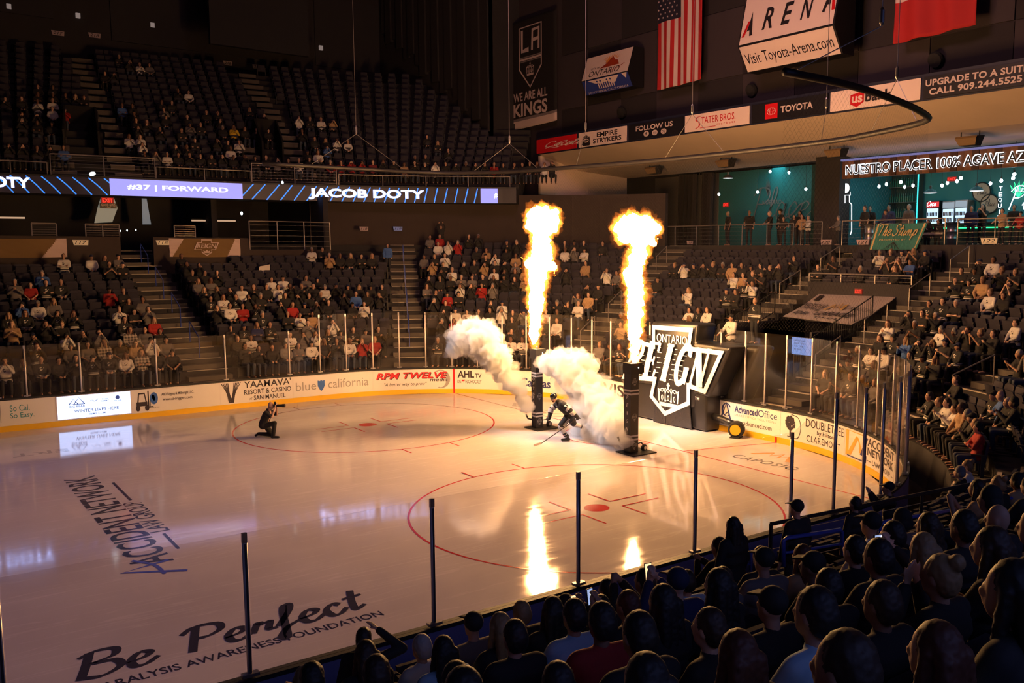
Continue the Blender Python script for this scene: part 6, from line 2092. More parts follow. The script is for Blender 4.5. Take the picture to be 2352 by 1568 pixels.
UP_PEOPLE = ('235,545,k 365,550,k 200,605,k 320,605,k 385,615,k 465,605,j 543,620,k 55,650,j 122,645,j 195,660,w 270,655,w 345,680,w 425,690,r 95,710,k 165,715,k 95,780,k 165,785,k 238,790,k 775,360,k 843,375,k 910,385,w 980,390,g 705,475,k 765,470,k 1185,575,j 1240,580,w 850,655,j 790,690,b 890,715,k 1110,665,k 1175,685,k 1075,725,g 1110,735,k 1210,735,j 1350,705,k 1418,715,k 1435,745,k 975,780,k 910,795,k 945,850,k 865,855,w 895,900,w 970,905,w 1085,855,j 1240,805,g 1315,825,k 1440,820,k 1485,830,y 1570,835,k 1695,845,k 1745,835,k 1665,715,k 1735,745,k 1460,885,k 1530,890,k 1210,860,k 1280,880,k 1185,920,j 1245,935,k 1075,970,w 1500,940,w 1575,940,w 1150,1015,k 1185,1000,k 1245,1060,j 1110,1045,k 1395,990,k 1430,1010,k 1480,1010,k 1605,1010,j 1635,1010,k 955,1045,k 1020,1050,g 1450,1080,p 1510,1075,k 1540,1135,w 1610,1140,j 1625,1085,k 1090,1140,r 1155,1135,r 1215,1135,r 1285,1130,r 65,985,k 150,1020,k 250,950,k 260,1010,k 290,1030,b 1975,750,w 2035,755,k 2095,765,w 2160,775,t 2010,865,k 2070,890,k 2110,905,k 2205,890,w 2200,940,b 2265,910,w 2075,1005,k 2135,995,w 2210,1110,m '
             '2363,1060,k 2403,1060,k 2723,1005,k 2778,1000,k 2863,905,k 2928,945,k 2978,950,k 3053,1050,k 3113,1060,k 3068,1115,k 3183,1115,k 2838,1110,k 2905,1120,w 2961,1110,k 2738,1130,k 2688,1130,t 2378,1170,r 2443,1170,k 2608,1195,k 2683,1185,k 2743,1190,k 3213,1180,j 3253,1180,w 2323,1115,k')
UPW = []
_seen = set()
for tok in UP_PEOPLE.split():
    x, y, c = tok.split(',')
    r = upper_hit(float(x) / 2.904, float(y) / 2.904, 1.25)
    if not r: continue
    j = max(0, min(NU - 1, round((r[1] - UD0 - .52) / URUN)))
    t = round(r[0] / SEATW) * SEATW
    while (j, round(t, 2)) in _seen: t += SEATW
    _seen.add((j, round(t, 2)))
    UPW.append((j, t, c))

# ---- build them: the largest 300 one by one, the rest as one crowd
R2 = random.Random(5)
HAIRS = [('short', 'black'), ('short', 'brown'), ('short', 'black'), ('long', 'black'), ('long', 'brown'), ('long', 'auburn'), ('long', 'blond'), ('cap', 0), ('cap', 3), ('beanie', 0), ('beanie', 1), ('bald', None), ('short', 'grey'), ('tail', 'brown'), ('bun', 'blond')]
HNAME = dict(short='short {} hair', long='long {} hair', cap='a cap', beanie='a beanie', bald='bald head', tail='{} ponytail', bun='{} hair bun')
HADJ = dict(cap='capped', beanie='beanie-hatted', bald='bald', tail='ponytailed', bun='bun-haired')
PNAME = dict(lap='hands in lap', clap='clapping', mouth='hands at mouth', phone='holding a phone', crossed='arms crossed', wave='one arm raised', point='one arm outstretched')
ORD = ['first', 'second', 'third', 'fourth', 'fifth', 'sixth', 'seventh', 'eighth', 'ninth', 'tenth', 'eleventh', 'twelfth', 'thirteenth', 'fourteenth', 'fifteenth', 'sixteenth', 'seventeenth']
CROWD = []


def look(ex):
    hr, hc = R2.choice(HAIRS)
    hr, hc = ex.get('hair', hr), ex.get('hcol', hc)
    if 'hair' in ex: hc = ex['hcol']
    ps = ex.get('pose') or R2.choice(['lap', 'lap', 'lap', 'clap', 'clap', 'mouth', 'phone', 'crossed', 'crossed'])
    return hr, hc, ps, R2.choice([0, 0, 1, 1, 2, 3]), R2.choice([0, 1, 2]), R2.uniform(.93, 1.04)


WHO.sort(key=lambda w: w[0])
BUDGET = 262
for n, (dep, k, s, code, ex) in enumerate(WHO):
    hr, hc, ps, sk, pt, scl = look(ex)
    loc = rk(s, D0 + RUN * k + .55 - ex.get('lean', 0), zrow(s, k))
    rz = rk_out(s) + PI / 2 + R2.uniform(-.25, .25)
    sec = section(s)
    lab = '%s person in %s, %s row of %s, seat %s' % (HADJ[hr] if hr != 'long' and hr != 'short' else '%s-haired' % hr, TOPNAME[code], ORD[k], SECT[sec], word(seat_no(k, s)))
    if n < BUDGET:
        hi = 2 if dep < 9 else (1 if dep < 38 else 0)
        person(loc, rz, ps, code, hr, hc, sk, lab, 'person', 'spectators in the ' + SECT[sec], hi, scl, R2.choice(['long', 'long', 'short']) if code in 'kgbrnc' else 'long', pt)
    else:
        CROWD.append((loc, rz, ps, code, hr, hc, sk, pt, scl))
for j, t, code in UPW:
    hr, hc, ps, sk, pt, scl = look({})
    P = uk(t, UD0 + URUN * j + .55, UZ0 + URISE * j); q = uk(t, UD0 + URUN * j + 1.5)
    CROWD.append((P, math.atan2(q.y - P.y, q.x - P.x) + PI / 2 + R2.uniform(-.2, .2), ps, code, hr, hc, sk, pt, scl))
cb = MB(); cm = []; cmi = {}
for loc, rz, ps, code, hr, hc, sk, pt, scl in CROWD:
    me = low_mesh(ps, hr, 'long')
    ms = [SKIN[sk], TOP[code if code not in 'jwp' else {'j': 'k', 'w': 'w', 'p': 'g'}[code]], PANTS[pt], (HATS[hc] if hr in ('cap', 'beanie') else HAIR.get(hc, HAIR['black']))]
    idx = []
    for m in ms:
        if m.name not in cmi: cmi[m.name] = len(cm); cm.append(m)
        idx.append(cmi[m.name])
    M = Matrix.Translation(loc) @ Matrix.Rotation(rz, 4, 'Z') @ Matrix.Scale(scl, 4)
    n0 = len(cb.v)
    cb.v += [tuple(M @ v.co) for v in me.vertices]
    for p in me.polygons:
        cb.f.append(tuple(i + n0 for i in p.vertices)); cb.m.append(idx[p.material_index])
if CROWD:
    tag(cb.build('crowd', cm, smooth=True), 'scattered seated spectators far off in the upper stand and rear corner rows', 'crowd', None, 'stuff')

# ------------------------------------------------------------------ stairs, seats, rails, notices
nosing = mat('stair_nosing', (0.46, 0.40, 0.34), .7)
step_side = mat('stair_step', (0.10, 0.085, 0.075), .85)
rail_grey = mat('rail_grey', (0.28, 0.25, 0.25), .4, .5)
STAIRN = ['far', 'corner', 'flame-side', 'inner tunnel-side', 'outer tunnel-side', 'right corner', 'near corner', 'near', 'near left']
for n, (sa, w) in enumerate(AISLES):
    b = MB(); st = MB()
    o = rk_out(sa); tg = Vector((-math.sin(o), math.cos(o), 0)); nv = Vector((math.cos(o), math.sin(o), 0))
    k0 = 0
    kmax = 16 if sa > .6 else 15
    for k in range(k0, kmax):
        d = D0 + RUN * k
        z = zrow(sa, min(k, 15)) if k < 16 else zrow(sa, 15)
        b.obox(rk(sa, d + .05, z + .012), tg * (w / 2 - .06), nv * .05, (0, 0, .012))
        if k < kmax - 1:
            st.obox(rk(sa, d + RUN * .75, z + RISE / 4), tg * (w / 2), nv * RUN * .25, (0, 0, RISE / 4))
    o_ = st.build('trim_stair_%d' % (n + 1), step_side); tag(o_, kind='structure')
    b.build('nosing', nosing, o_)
    # handrails down the middle of the stair
    if n in (0, 1, 2, 3, 4, 5):
        col = blue_paint if n in (0, 1) else rail_grey
        for j, k in enumerate(range(2 if n < 3 else 8 if n in (3,) else 2, 14, 3)):
            p0 = rk(sa, D0 + RUN * k + .2, zrow(sa, k)); p1 = rk(sa, D0 + RUN * (k + 1.7), zrow(sa, 0) + RISE * (k + 1.55))
            h = empty('handrail', p0, 0, '%s handrail on the %s stair, %s up from the ice' % ('blue' if col is blue_paint else 'grey', STAIRN[n], ORD[j]), 'handrail', 'stair handrails')
            q = p1 - p0
            r = MB(); r.path([(0, 0, .82), (0, 0, .9), tuple(q + Vector((0, 0, .9))), tuple(q + Vector((0, 0, .82)))], .022, 6); r.build('top_rail', col, h)
            for e in (Vector((0, 0, 0)), q):
                r = MB(); r.cyl(e, e + Vector((0, 0, .86)), .022, n=6); r.build('post', col, h)

# upper stand: stair nosings where the photo's lit steps are, dark risers between
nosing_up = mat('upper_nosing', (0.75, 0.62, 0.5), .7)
for n, grp in enumerate(UP_STRIPS.split('|')):
    obs = []
    for tok in grp.split():
        x0, x1, y = (float(q) / 2.904 for q in tok.split(','))
        ra, rb = upper_hit(x0, y, .02), upper_hit(x1, y, .02)
        if ra and rb: obs.append((((ra[1] + rb[1]) / 2 - UD0) / URUN, min(ra[0], rb[0]), max(ra[0], rb[0])))
    obs.sort()
    b, st = MB(), MB()
    for j in range(max(0, round(obs[0][0])), min(NU - 1, round(obs[-1][0])) + 1):
        lo = max([o for o in obs if o[0] <= j] or [obs[0]]); hi_ = min([o for o in obs if o[0] >= j] or [obs[-1]])
        f = 0 if hi_[0] == lo[0] else (j - lo[0]) / (hi_[0] - lo[0])
        f = max(0, min(1, f))
        t0, t1 = lo[1] + (hi_[1] - lo[1]) * f, lo[2] + (hi_[2] - lo[2]) * f
        UA.append((j, t0, t1))
        d, z = UD0 + URUN * j, UZ0 + URISE * j
        m = [uk(t0 + (t1 - t0) * i / 3, d, z) for i in range(4)]
        for p, q in zip(m, m[1:]):
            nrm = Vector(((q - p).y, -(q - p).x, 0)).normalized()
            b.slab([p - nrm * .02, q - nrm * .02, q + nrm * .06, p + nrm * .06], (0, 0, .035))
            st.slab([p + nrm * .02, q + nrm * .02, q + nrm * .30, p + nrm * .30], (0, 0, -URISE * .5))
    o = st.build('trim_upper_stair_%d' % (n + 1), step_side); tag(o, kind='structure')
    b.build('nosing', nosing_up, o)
# vomitories of the upper stand: dark box walls with an exit sign between the split stairs
for px0, px1, py0, py1, ex, ey, lab in ((149, 222, 268, 352, 186, 315, 'red exit sign in the dark upper doorway nearer the left frame edge'), (592, 640, 300, 372, 611, 343, 'red exit sign in the dark upper doorway between the split stairs')):
    t0 = upper_hit(px0, py0 + 30, .02)[0]; t1 = upper_hit(px1, py0 + 30, .02)[0]
    d = UD0 + URUN * 6
    b = MB()
    p, q, r_, s_ = uk(t0, d, 0), uk(t1, d, 0), uk(t1, d - 3.2, 0), uk(t0, d - 3.2, 0)
    zt = UZ0 + URISE * 6 + 1.0
    b.slab([(p.x, p.y, UZ0 - .3), (q.x, q.y, UZ0 - .3), (q.x, q.y, zt), (p.x, p.y, zt)], (0, .12, 0))
    for a_, c_ in ((p, s_), (q, r_)): b.slab([(a_.x, a_.y, UZ0), (c_.x, c_.y, UZ0), (c_.x, c_.y, UZ0 + 2.4), (a_.x, a_.y, zt)], (.1, 0, 0))
    tag(b.build('wall_upper_doorway', black_matte), kind='structure')
    c = un(ex, ey, 1, (p.y + q.y) / 2 - .15)
    exit_sign(c, lab, .8, .36, 'y')
    UA.append((-1, t0, t1))


# ---- seats
def seat_parts(down):
    """backrest, pan, two armrests; facing +Y, on the tread"""
    bk, pn, a1, a2 = MB(), MB(), MB(), MB()
    vs = []
    for y in (0, .07):
        for u, v in ((-.24, .40), (.24, .40), (.25, .62), (.235, .86), (.19, .90), (-.19, .90), (-.235, .86), (-.25, .62)):
            vs.append((u, -.22 + y - (v - .4) * .16, v))
    bk.add(vs, [tuple(range(7, -1, -1)), tuple(range(8, 16))] + [(i, (i + 1) % 8, 8 + (i + 1) % 8, 8 + i) for i in range(8)])
    if down: pn.slab([(-.23, -.2, .40), (.23, -.2, .40), (.24, .22, .43), (-.24, .22, .43)], (0, 0, .06))
    else: pn.slab([(-.23, -.10, .41), (.23, -.10, .41), (.22, .02, .80), (-.22, .02, .80)], (0, .06, 0))
    for sx, m in ((-1, a1), (1, a2)):
        x = sx * .265
        m.box((x - .025, -.24, .60), (x + .025, .10, .635)); m.box((x - .02, -.20, 0), (x + .02, -.12, .60))
    return bk, pn, a1, a2


seat_cloth = mat('seat_cloth', (0.024, 0.021, 0.038), .8, vary=.2, scale=8)
seat_plastic = mat('seat_plastic', (0.013, 0.012, 0.015), .6)
SEATM = {}
for dn in (True, False):
    bk, pn, a1, a2 = seat_parts(dn)
    SEATM[dn] = (bk.mesh('backrest', seat_cloth), pn.mesh('seat_pan', seat_cloth if not dn else seat_plastic), a1.mesh('armrest', seat_plastic), a2.mesh('armrest', seat_plastic))
free = []
rest = MB()
_sp = {dn: seat_parts(dn) for dn in (True, False)}


def add_rest(P, rz, down):
    c, s_ = math.cos(rz), math.sin(rz)
    for mi, part in zip((0, 0, 1, 1), _sp[down]):
        rest.add([(P.x + x * c - y * s_, P.y + x * s_ + y * c, P.z + z) for x, y, z in part.v], part.f, mi)


for k in range(15):
    for s in PLACES[k]:
        P = rk(s, D0 + RUN * k + .50, zrow(s, k)); rz = rk_out(s) + PI / 2
        if not in_view(P + Vector((0, 0, .6)), 60): continue
        if (k, s) in TAKEN: add_rest(P, rz, True)
        else: free.append((depth_of(P), k, s, P, rz))
free.sort(key=lambda f: f[0])
for n, (dep, k, s, P, rz) in enumerate(free):
    if n >= 300:
        add_rest(P, rz, False); continue
    o = empty('stadium_seat', P, rz, 'empty charcoal folding seat, %s row of %s, seat %s' % (ORD[k], SECT[section(s)], word(seat_no(k, s))), 'seat', 'folding seats in the ' + SECT[section(s)])
    for nm, me in zip(('backrest', 'seat_pan', 'armrest', 'armrest'), SEATM[False]): link(nm, me, o)
for j in range(NU):
    for i in range(int(UT / SEATW)):
        t = i * SEATW
        d, z = UD0 + URUN * j + .5, UZ0 + URISE * j
        if any((a == j or (a == -1 and j < 6)) and t0 - .25 < t < t1 + .25 for a, t0, t1 in UA): continue
        P = uk(t, d, z)
        if not in_view(P, 40) or P.x > 40.2: continue
        q = uk(t, d + 1)
        add_rest(P, math.atan2(q.y - P.y, q.x - P.x) + PI / 2, False)
tag(rest.build('stadium_seating', [seat_cloth, seat_plastic]), 'rows upon rows of dark folding seats filling the stands', 'seats', None, 'stuff')


# ---- guard rails
def guard_rail(pts, z, h, label, posts=True, wires=5, col=rail_grey, every=1.5, group='guard rails'):
    """posts, top rail and wires along a plan polyline at deck height z"""
    pts = [Vector((p[0], p[1], z)) if len(p) == 2 else Vector(p) for p in pts]
    o = empty('guard_rail', pts[0], 0, label, 'rail', group)
    O = pts[0].copy()
    b = MB(); b.path([p - O + Vector((0, 0, h)) for p in pts], .03, 6); b.build('top_rail', col, o)
    b = MB()
    for i in range(wires):
        for p, q in zip(pts, pts[1:]): b.cyl(p - O + Vector((0, 0, h * (i + .6) / (wires + .3))), q - O + Vector((0, 0, h * (i + .6) / (wires + .3))), .0045, n=4, caps=False)
    if wires: b.build('wires', wire, o)
    if posts:
        for p, q in zip(pts, pts[1:]):
            n = max(1, round((q - p).length / every))
            for i in range(n):
                c = p.lerp(q, i / n) - O
                m = MB(); m.cyl(c, c + Vector((0, 0, h)), .028, n=6); m.build('post', col, o)
        c = pts[-1] - O; m = MB(); m.cyl(c, c + Vector((0, 0, h)), .028, n=6); m.build('post', col, o)
    return o


for a, c, lab in ((-60, 110, 'grey rail on the upper stand front at the left frame edge'), (118, 360, 'tall grey rail across the stair foot above the lettered screen'), (362, 580, 'low grey rail on the upper stand front above the purple screen'), (582, 775, 'tall grey rail at the foot of the second upper stair'), (780, 1170, 'low grey rail on the upper stand front above the white name')):
    t0, t1 = t_at(a), t_at(c); n = max(2, int((t1 - t0) / 2))
    guard_rail([uk(t0 + (t1 - t0) * i / n, .3, RZ1 + .1) for i in range(n + 1)], 0, 1.05 if 'tall' in lab else .62, lab, wires=6 if 'tall' in lab else 0, every=1.9)
guard_rail([(44.2, 17.2), (44.2, 6.7)], 6.56, 1.1, 'grey wire rail in front of the teal room', every=1.75)
guard_rail([(44.2, 6.2), (44.2, 4.9)], 6.56, 1.15, 'short grey wire rail beside the bar pillar', every=1.3)
guard_rail([(44.2, 3.7), (44.2, -1.7)], 6.56, 1.15, 'grey wire rail carrying the green hanging banner', every=1.6)
guard_rail([(44.2, -2.3), (44.2, -9)], 6.56, 1.1, 'grey wire rail above the last section number', every=1.9)
guard_rail([(39.98, 2.2), (39.98, -2.9)], 4.95, .36, 'low grey rail on the tunnel roof edge', every=1.6, wires=2)
guard_rail([(23.0, 25.5), (27.4, 25.5)], 6.25, 1.5, 'grey wire rail of the end box beside the shield banner', every=1.55)
for x0, x1, lab in ((13.15, 14.15, 'small grey gate rail in the left box'), (15.35, GX0, 'grey wire rail under the exit sign'), (19.3, 20.3, 'small grey gate rail in the box over the shield banner')):
    guard_rail([(x0, 25.5), (x1, 25.5)], 6.86, .58, lab, every=.75)
# tunnel: parapet, tarpaulin, picket fences, inner stair
b = MB(); b.box((39.9, -2.9, 3.2), (39.97, 2.2, 4.95)); tag(b.build('wall_tunnel_parapet', dark_wall), kind='structure')
b = MB(); b.box((34.5, 2.3, 0), (39.9, 2.42, 3.3)); b.box((34.5, -2.42, 0), (39.9, -2.3, 3.3)); b.box((44, -2.4, 0), (44.2, 2.4, 4)); tag(b.build('wall_tunnel_sides', dark_wall), kind='structure')
tarp_m = mat('tarpaulin', (0.40, 0.34, 0.34), .6, vary=.12, scale=2)
T = [un(1880, 675, 0, 39.9), un(2058, 682, 0, 39.9), un(1955, 745, 0, 36.5), un(1798, 726, 0, 36.5)]
ex_u = T[1] - T[0]; ex_v = T[3] - T[0]
tn = ex_v.cross(ex_u).normalized()
if tn.z < 0: tn = -tn
b = MB(); N_ = 26
vs = []
for side in (0, -.02):
    for j in range(N_ + 1):
        for i in range(N_ + 1):
            u, v = i / N_, j / N_
            vs.append(T[0] + ex_u * u + ex_v * v + (T[2] - T[1] - ex_v) * u * v + tn * (side - .10 * math.sin(v * PI) * (.6 + .4 * math.sin(u * 7))))
m_ = (N_ + 1) ** 2
b.add(vs, [(s_ * m_ + j * (N_ + 1) + i, s_ * m_ + j * (N_ + 1) + i + 1, s_ * m_ + (j + 1) * (N_ + 1) + i + 1, s_ * m_ + (j + 1) * (N_ + 1) + i) for s_ in (0, 1) for j in range(N_) for i in range(N_)])
tp = tag(b.build('tarpaulin', tarp_m, smooth=True), 'pale printed tarpaulin stretched over the tunnel mouth', 'tarpaulin')
a = Art()
a.text('ROTOLO', .02, .50, .34, .62, bold=.02, shear=.1).text('CHEVROLET', .02, .40, .34, .49, bold=.01, shear=.1)
a.text('DB', .06, .14, .24, .28, bold=.03, shear=.2).text('GARAGE', .34, .16, .86, .32, bold=.03, shear=.2)
a.text('CAPOSIO', .62, .44, 1.0, .54, space=1.15)
a.stroke([(.38, .40), (.43, .62), (.47, .46), (.51, .66), (.55, .46), (.59, .62), (.61, .40)], .035, 1, smooth=False)
a.rect(.06, .72, .12, .92).rect(.27, .34, .31, .40)
for k in range(3): a.rect(.44 + k * .05, .05 + .02 * (k % 2), .47 + k * .05, .10).rect(.62 + k * .05, .05 + .02 * (k % 2), .65 + k * .05, .10)
a.on(lambda u, v: T[0] + ex_u * u + ex_v * (1 - v) + (T[2] - T[1] - ex_v) * u * (1 - v) + tn * (.05 - .10 * math.sin(v * PI) * (.6 + .4 * math.sin(u * 7))), 'lettering', [sg_ink, mat('gold_ink', (.45, .28, .08), .6)], tp)
exit_sign(un(1971, 669, 0, 39.85), 'dim red exit sign just above the pale tarpaulin', .36, .22)


def picket(p, q, h, label):
    p, q = Vector(p), Vector(q)
    o = empty('picket_fence', p, 0, label, 'fence', 'black picket fences by the tunnel'); d = q - p
    b = MB()
    for z in (.12, h): b.path([(0, 0, z), tuple(d + Vector((0, 0, z)))], .022, 6)
    b.build('rails', black, o)
    b = MB(); n = int(d.length / .13)
    for i in range(n + 1):
        c = d * (i / n); b.cyl(c + Vector((0, 0, .1)), c + Vector((0, 0, h)), .010, n=4)
    b.build('pickets', black, o)
    for c in (Vector(), d / 2, d):
        m = MB(); m.cyl(c, c + Vector((0, 0, h + .05)), .03, n=6); m.build('post', black, o)
    return o


for y, nm in ((2.45, 'inner'), (-2.5, 'outer')):
    for k, kk in ((4, 'lower'), (6.5, 'upper')):
        picket((RX + D0 + RUN * (k - 2), y, Z0 + RISE * (k - 2)), (RX + D0 + RUN * (k + .4), y, Z0 + RISE * (k + .4)), 1.0, 'black picket fence on the %s side of the tunnel, %s length' % (nm, kk))
picket((33.5, -2.2, 1.2), (35.6, -2.2, 1.2), 1.0, 'black picket fence in front of the tunnel mouth, short length')
blue_glow = emitter('tunnel_blue', (.05, .16, .55), .7)
b = MB(); b.box((41.8, -2.2, .2), (41.9, -.6, 3.0)); tag(b.build('tunnel_backlight', blue_glow), 'blue lit wall panel deep inside the tunnel', 'lit panel')
p = un(1840, 795, 0, 33.0); b = MB(); b.box((33.0, p.y - .42, p.z - .3), (33.05, p.y + .42, p.z + .3))
nb = tag(b.build('lit_notice', emitter('notice_blue', (.12, .30, .75), .9)), 'glowing blue notice screen behind the end glass', 'screen')
a = Art()
for i in range(4): a.text('WELCOME TO THE RINK'[i * 4:i * 4 + 7], -.3, .16 - i * .1, .2 - .05 * i, .22 - i * .1)
a.on(lambda u, v: (32.985, p.y - u, p.z + v), 'notice_text', led_dark, nb)
p = un(1274, 785, 1, 13.9); b = MB(); b.box((p.x - .35, 13.9, p.z - .35), (p.x + .35, 13.95, p.z + .35))
nb = tag(b.build('lit_notice', MATS['notice_blue']), 'glowing blue square sign behind the farther flame tower', 'screen')
a = Art().text('AHL', -.25, .02, .25, .2, bold=.02).text('LIVE', -.25, -.22, .25, -.05)
a.on(lambda u, v: (p.x + u, 13.885, p.z + v), 'lettering', led_dark, nb)

# ---- section numbers
num_bg = mat('number_plate', (0.62, 0.50, 0.33), .5, emit=(.9, .7, .42), strength=.10)
num_pale = mat('number_plate_pale', (0.42, 0.32, 0.36), .5)


def number(px, py, w, h, text, ax, v, mt, label):
    q = un(px, py, ax, v)
    ux = Vector((1, 0, 0)) if ax == 1 else Vector((0, -1, 0)); nrm = Vector((0, -1, 0)) if ax == 1 else Vector((-1, 0, 0))
    k = depth_of(q) / FPX
    e = abs(ux.dot(RIGHT)); w, h = w * k / max(e, .3) / 2, h * k / 2
    b = MB(); b.slab([q + ux * x + Vector((0, 0, z)) for x, z in ((-w * .82, -h), (w * .92, -h), (w, h), (-w, h))], -nrm * .04)
    o = tag(b.build('section_sign', mt), label, 'section sign', 'section number signs')
    a = Art().text(text, -w * .7, -h * .62, w * .75, h * .62, shear=.25, bold=.01)
    a.on(lambda u, v_: q + ux * u + Vector((0, 0, v_)) + nrm * .012, 'number', sg_ink, o)


number(185, 557, 26, 12, '117', 1, PY - .03, num_bg, 'warm lit section sign 117 on the box front left of the far stair')
number(374, 557, 23, 11, '118', 1, PY - .03, num_bg, 'warm lit section sign 118 beside the brown shield banner')
number(836, 525, 17, 9, '118', 1, 26.35, num_pale, 'dim section sign 118 on the dark wall right of the boxes')
number(914, 525, 18, 9, '119', 1, 26.4, mat('number_blue', (.20, .26, .5), .5, emit=(.2, .3, .8), strength=.12), 'bluish section sign 119 on the dark corner wall')
number(1584, 557, 12, 8, '119', 0, 43.74, num_pale, 'very dim section sign 119 by the flame-side stair head')
number(1897, 556, 19, 11, '120', 0, 43.74, num_pale, 'pinkish section sign 120 under the bar pillar')
number(1981, 556, 21, 11, '121', 0, 43.74, num_pale, 'pinkish section sign 121 beside the green hanging banner')
number(2271, 553, 25, 13, '122', 0, 43.74, num_bg, 'warm lit section sign 122 under the bar rail')
number(133, 76, 21, 10, '217', 1, yend + .93, num_pale, 'dim upper section sign 217 on the back wall')
number(217, 81, 20, 10, '218', 1, yend + .93, num_pale, 'dim upper section sign 218 at the dark gap in the back wall')
number(523, 145, 16, 9, '218', 1, yend + .93, num_pale, 'dim upper section sign 218 below the hanging wall panel')
number(590, 153, 16, 9, '219', 1, yend + .93, num_pale, 'dim upper section sign 219 at the second stair head')
b = MB(); b.box((43.8, -34, 5.2), (44.1, 2.5, 6.56)); b.box((43.8, 4.0, 5.2), (44.1, 14.2, 6.56)); tag(b.build('wall_deck_front', dark_wall), kind='structure')

# ---- cloth banners
ban_brown = mat('banner_brown', (0.19, 0.115, 0.045), .85)


def box_banner(x0, x1, y0, y1, label, cut_left=False):
    p, q = un(x0, y0, 1, PY - .06), un(x1, y1, 1, PY - .06)
    w, h = q.x - p.x, p.z - q.z
    b = MB(); nu, nv = 90, 24; vs = []
    for sd in (0, .012):
        for j in range(nv + 1):
            for i in range(nu + 1):
                u, v = i / nu, j / nv
                fold = .03 * math.sin(u * 9 + v * 5) + .03 * math.sin((u * 3 + (1 - v) * 4) * 3) * (1 - u) ** 2
                vs.append((p.x + w * u, PY - .03 - abs(fold) + sd, q.z + h * v - .03 * math.sin(u * PI)))
    m_ = (nu + 1) * (nv + 1)
    for sd in (0, 1):
        for j in range(nv):
            for i in range(nu):
                k = sd * m_ + j * (nu + 1) + i; u, v = (i + .5) / nu, (j + .5) / nv
                b.f.append((k, k + 1, k + nu + 2, k + nu + 1)); b.m.append(1 if ((u < .04 + .16 * v and not cut_left) or u > .80 + .13 * v) else 0)
    b.v = vs
    o = tag(b.build('cloth_banner', [ban_brown, cloth_white], smooth=True), label, 'banner', 'shield banners on the box fronts')
    a = Art()
    if not cut_left: shield_logo(a, w * .33, h * .04, w * .36, h * .92)
    else: serif(a, 'REIGN', w * -.4, h * .1, w * .85, h * .8, .3)
    a.on(lambda u, v: (p.x + u, PY - .12, q.z + v), 'emblem', cloth_white, o)


box_banner(388, 553, 547, 589, 'brown cloth banner with a winged shield and pale slanted ends')
box_banner(-160, 155, 545, 590, 'brown cloth banner cut by the left frame edge, pale slanted end', True)
# green banner hung from the bar rail
stump_m = mat('banner_green', (0.035, 0.19, 0.17), .8)
S4 = [un(2013, 514, 0, 44.1), un(2131, 512, 0, 44.1), un(2105, 573, 0, 43.5), un(1996, 573, 0, 43.5)]
b = MB(); nu, nv = 30, 10; vs = []
for sd in (0, .014):
    for j in range(nv + 1):
        for i in range(nu + 1):
            u, v = i / nu, j / nv
            P = S4[0].lerp(S4[1], u).lerp(S4[3].lerp(S4[2], u), v)
            vs.append(P + Vector((-.05 * math.sin(u * 40) * v + sd, 0, 0)))
m_ = (nu + 1) * (nv + 1)
for sd in (0, 1):
    for j in range(nv):
        for i in range(nu):
            k = sd * m_ + j * (nu + 1) + i; u = (i + .5) / nu
            b.f.append((k, k + 1, k + nu + 2, k + nu + 1)); b.m.append(1 if (.02 < u < .06 or .94 < u < .98) else 0)
b.v = vs
gb = tag(b.build('cloth_banner', [stump_m, mat('banner_gold', (.55, .42, .18), .7)], smooth=True), 'green cloth banner with gold script hanging from the bar rail', 'banner')
a = Art(); script(a, 'The', .28, .54, .42, .055, slant=.12); script(a, 'Stump', 1.08, .54, .42, .055, slant=.12)
a.text('PRESENTED BY', .5, .34, 1.9, .40)
for k in range(5): a.stroke([(1.3, .28), (1.06 + k * .12, .14), (.9 + k * .2, .02)], .025, 1)
a.on(lambda u, v: S4[0].lerp(S4[1], u / 2.6).lerp(S4[3].lerp(S4[2], u / 2.6), 1 - v) + Vector((-.11, 0, 0)), 'script_lettering', [MATS['banner_gold'], sg_ink], gb)
# doorway light, signs and lamps under the far ribbon
pale_lit = mat('lit_plaster', (.5, .52, .45), .8, emit=(.55, .58, .48), strength=.22)  # corridor light put into the plaster as its own glow
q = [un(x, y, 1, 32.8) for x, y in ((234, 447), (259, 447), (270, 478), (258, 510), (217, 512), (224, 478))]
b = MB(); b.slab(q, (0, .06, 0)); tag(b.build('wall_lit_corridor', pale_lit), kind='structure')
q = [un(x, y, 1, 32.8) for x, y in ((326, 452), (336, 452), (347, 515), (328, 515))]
b = MB(); b.slab(q, (0, .06, 0)); tag(b.build('wall_lit_slot', mat('lit_slot', (.3, .34, .36), .8, emit=(.35, .45, .55), strength=.25)), kind='structure')  # light of the slot put into its material as a glow
exit_sign(un(247, 460, 1, 32.4), 'bright red exit sign over the lit corridor under the ribbon', .62, .34, 'y')
p, q = un(229, 466, 1, 32.2), un(268, 479, 1, 32.2)
b = MB(); b.box((p.x, 32.2, q.z), (q.x, 32.25, p.z)); gg = tag(b.build('corridor_sign', sg_black), 'black hanging sign with pale capitals below the exit sign', 'sign')
a = Art().text('GOOD GUYS', .08, .42, .92, .88, bold=.01).text('TICKETS', .4, .15, .65, .3)
a.on(lambda u, v: (p.x + (q.x - p.x) * u, 32.185, q.z + (p.z - q.z) * v), 'lettering', sg_white, gg)
beam_glow = emitter('beam_glow', (1.0, .62, .38), .55)  # orange light on two box beams, put into a glowing material
tube_white = emitter('tube_white', (1.0, .85, .75), 1.1)
